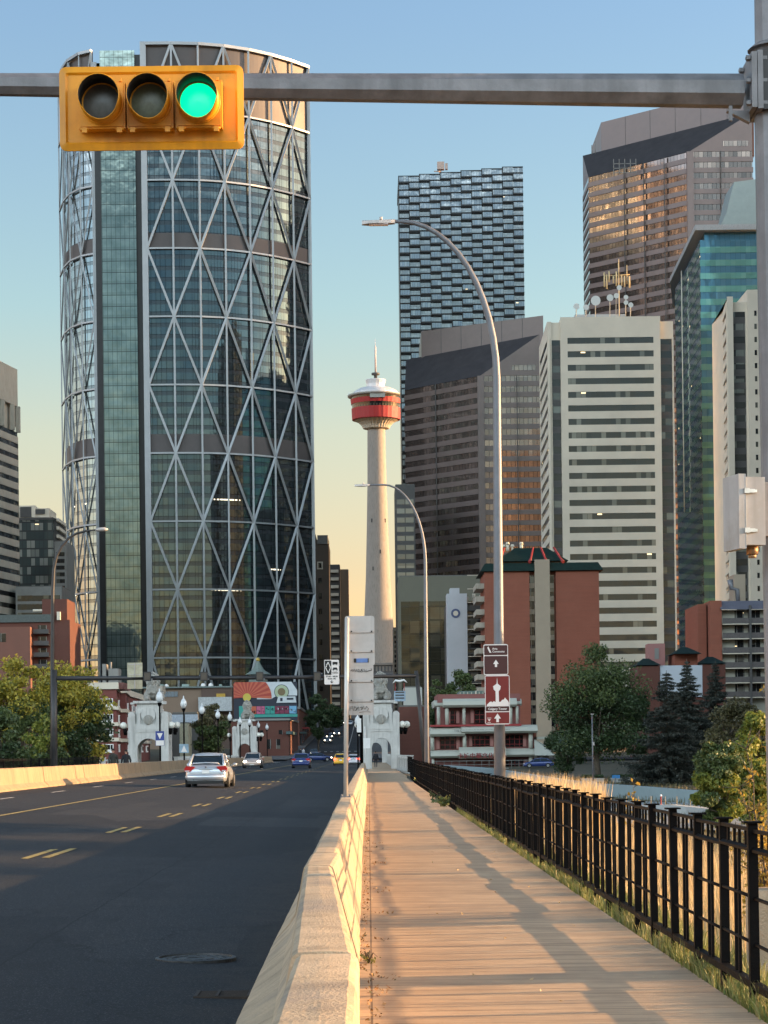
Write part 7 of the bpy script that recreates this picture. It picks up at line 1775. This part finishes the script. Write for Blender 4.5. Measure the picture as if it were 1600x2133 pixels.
# tall stem weed and golden shrub at right
t_=thing('sapling','thin sapling with sparse pale leaves standing above the fence','plant',(W(1322,1760,32).x,32,gz(3.9,32)))
m=MB(); zt_=W(1322,1622,32).z-t_.location.z; m.tube([(0,0,0),(.03,0,zt_*.6),(-.02,0,zt_)],[.012,.008,.003],5); P_=[]
rs2=np.random.RandomState(3)
for i in range(34):
    z_=zt_*(.6+.4*rs2.rand()); r_=.16*(1.2-z_/zt_)+.04; a=rs2.rand()*6.28; P_.append((math.cos(a)*r_,math.sin(a)*r_,z_)); m.tube([(0,0,z_-.06),(math.cos(a)*r_,math.sin(a)*r_,z_)],.003,3)
m.build('stem',M['woodtrunk'],t_); leafmesh('leaves',np.array(P_),.06,L_['gold'],3,parent=t_)
def shrub(label,px,D,branches,seed,n,mm,leaf=.04):
    x0=W(px,1900,D).x; z0=gz(x0,D); t_=thing('golden_shrub',label,'shrub',(x0,D,z0)); rr=random.Random(seed); m=MB(); P_=[]
    for (tx,ty,dens) in branches:
        e=W(tx,ty,D+rr.uniform(-.6,.6))-t_.location; pts=[Vector((rr.uniform(-.1,.1),rr.uniform(-.1,.1),0))]
        for i in range(1,7):
            f=i/6; pts.append(Vector((e.x*f**1.4,e.y*f,e.z*f**.85))+Vector((rr.uniform(-.04,.04),rr.uniform(-.04,.04),0)))
        m.tube(pts,[.016,.013,.011,.009,.007,.005,.003],5)
        for i in range(2,7):
            for k in range(3):
                a=pts[i]; s_=Vector((rr.uniform(-.2,.2),rr.uniform(-.2,.2),rr.uniform(-.02,.25))); m.tube([a,a+s_*.5,a+s_],[.005,.004,.002],4)
                for q in range(int(dens)): 
                    f=rr.uniform(.2,1.05); P_.append(tuple(a+s_*f+Vector((rr.gauss(0,.03),rr.gauss(0,.03),rr.gauss(0,.03)))))
    m.build('branch',M['woodtrunk'],t_); leafmesh('leaves',np.array(P_),leaf,mm,seed,parent=t_,aspect=.7)
shrub('golden leaved shrub catching the sun at the right edge behind the fence',1600,22,[(1545,1640,8),(1560,1560,3),(1600,1470,3),(1615,1590,9),(1570,1700,18),(1600,1720,24),(1640,1650,20),(1585,1760,26),(1620,1790,26),(1548,1780,14),(1590,1850,20)],51,0,L_['gold'])
# leaf litter along the barrier foot
c=[]
for i in range(600):
    y0=10+60*rs.rand()**1.4; c.append((-.06+abs(rs.normal())*.05+(0.02 if y0<17 else -.03),y0,.006+.01*rs.rand()))
for i in range(11):
    y0=11+30*rs.rand(); 
    for k in range(10): c.append((.02+rs.rand()*.22,y0+rs.normal()*.12,.006+.012*rs.rand()))
o=leafmesh('leaf_litter',np.array(c),.030,leafmat('dead_leaves',[(.30,.13,.04),(.42,.22,.07),(.2,.08,.03),(.12,.12,.04)],.1),8,up=3); tag(o,'dead brown leaves gathered along the foot of the barrier','leaves',None,'stuff')
c=[(rs.uniform(.2,2.3),11+30*rs.rand()**1.3,.006) for i in range(40)]
o=leafmesh('scattered_leaves',np.array(c),.03,L_['dry'],9,up=3); tag(o,'small scattered leaves lying on the walkway','leaves',None,'stuff')
# ------------------------------------------------------------ added unseen blocks and trees that shade the scene and darken its glass reflections
def unseen_cityblock(label,x0,x1,y0,y1,h,wallm,glm,fh=3.5):
    t_=thing('unseen_city_block',label,'building',(x0,y0,-2)); ribbons(t_,[(0,0),(x1-x0,0),(x1-x0,y1-y0),(0,y1-y0)],0,h,fh*2,wallm,glm,.5,.2,2)
unseen_cityblock('added unseen apartment block shading the far end of the walkway',40,56,128,182,22,M['brick2'],M['g_dark'])
unseen_cityblock('added unseen long office block shading the bridge and its arches',72,95,196,372,32,M['beigew'],M['g_dark'])
unseen_cityblock('added unseen dark tower mirrored in the curved glass, nearer one',125,215,372,440,168,M['dkgrey'],M['g_dark'])
unseen_cityblock('added unseen dark tower mirrored in the curved glass, farther one',130,200,485,590,195,M['dkgrey'],M['g_dark'])
unseen_cityblock('added unseen tower shading the foot of the observation tower',205,245,990,1075,100,M['pale'],M['g_dark'])
for i,(x,y,h,w_) in enumerate(((15,24,5.6,7.5),(15.5,32,5.8,8),(15,40,5.6,8),(16,48,5.6,7))):  # added out of view, crowns set high to shade road but not walkway
    tree('unseen_shade_tree','%s unseen tree in the row added to shade the road'%far[i],'tree',(x,y,-1.6),h+2.2,w_,[L_['yg']],62+i,n=9000,leaf=.22,trunk_h=.70,group='unseen trees added to shade the road',tr=.15)
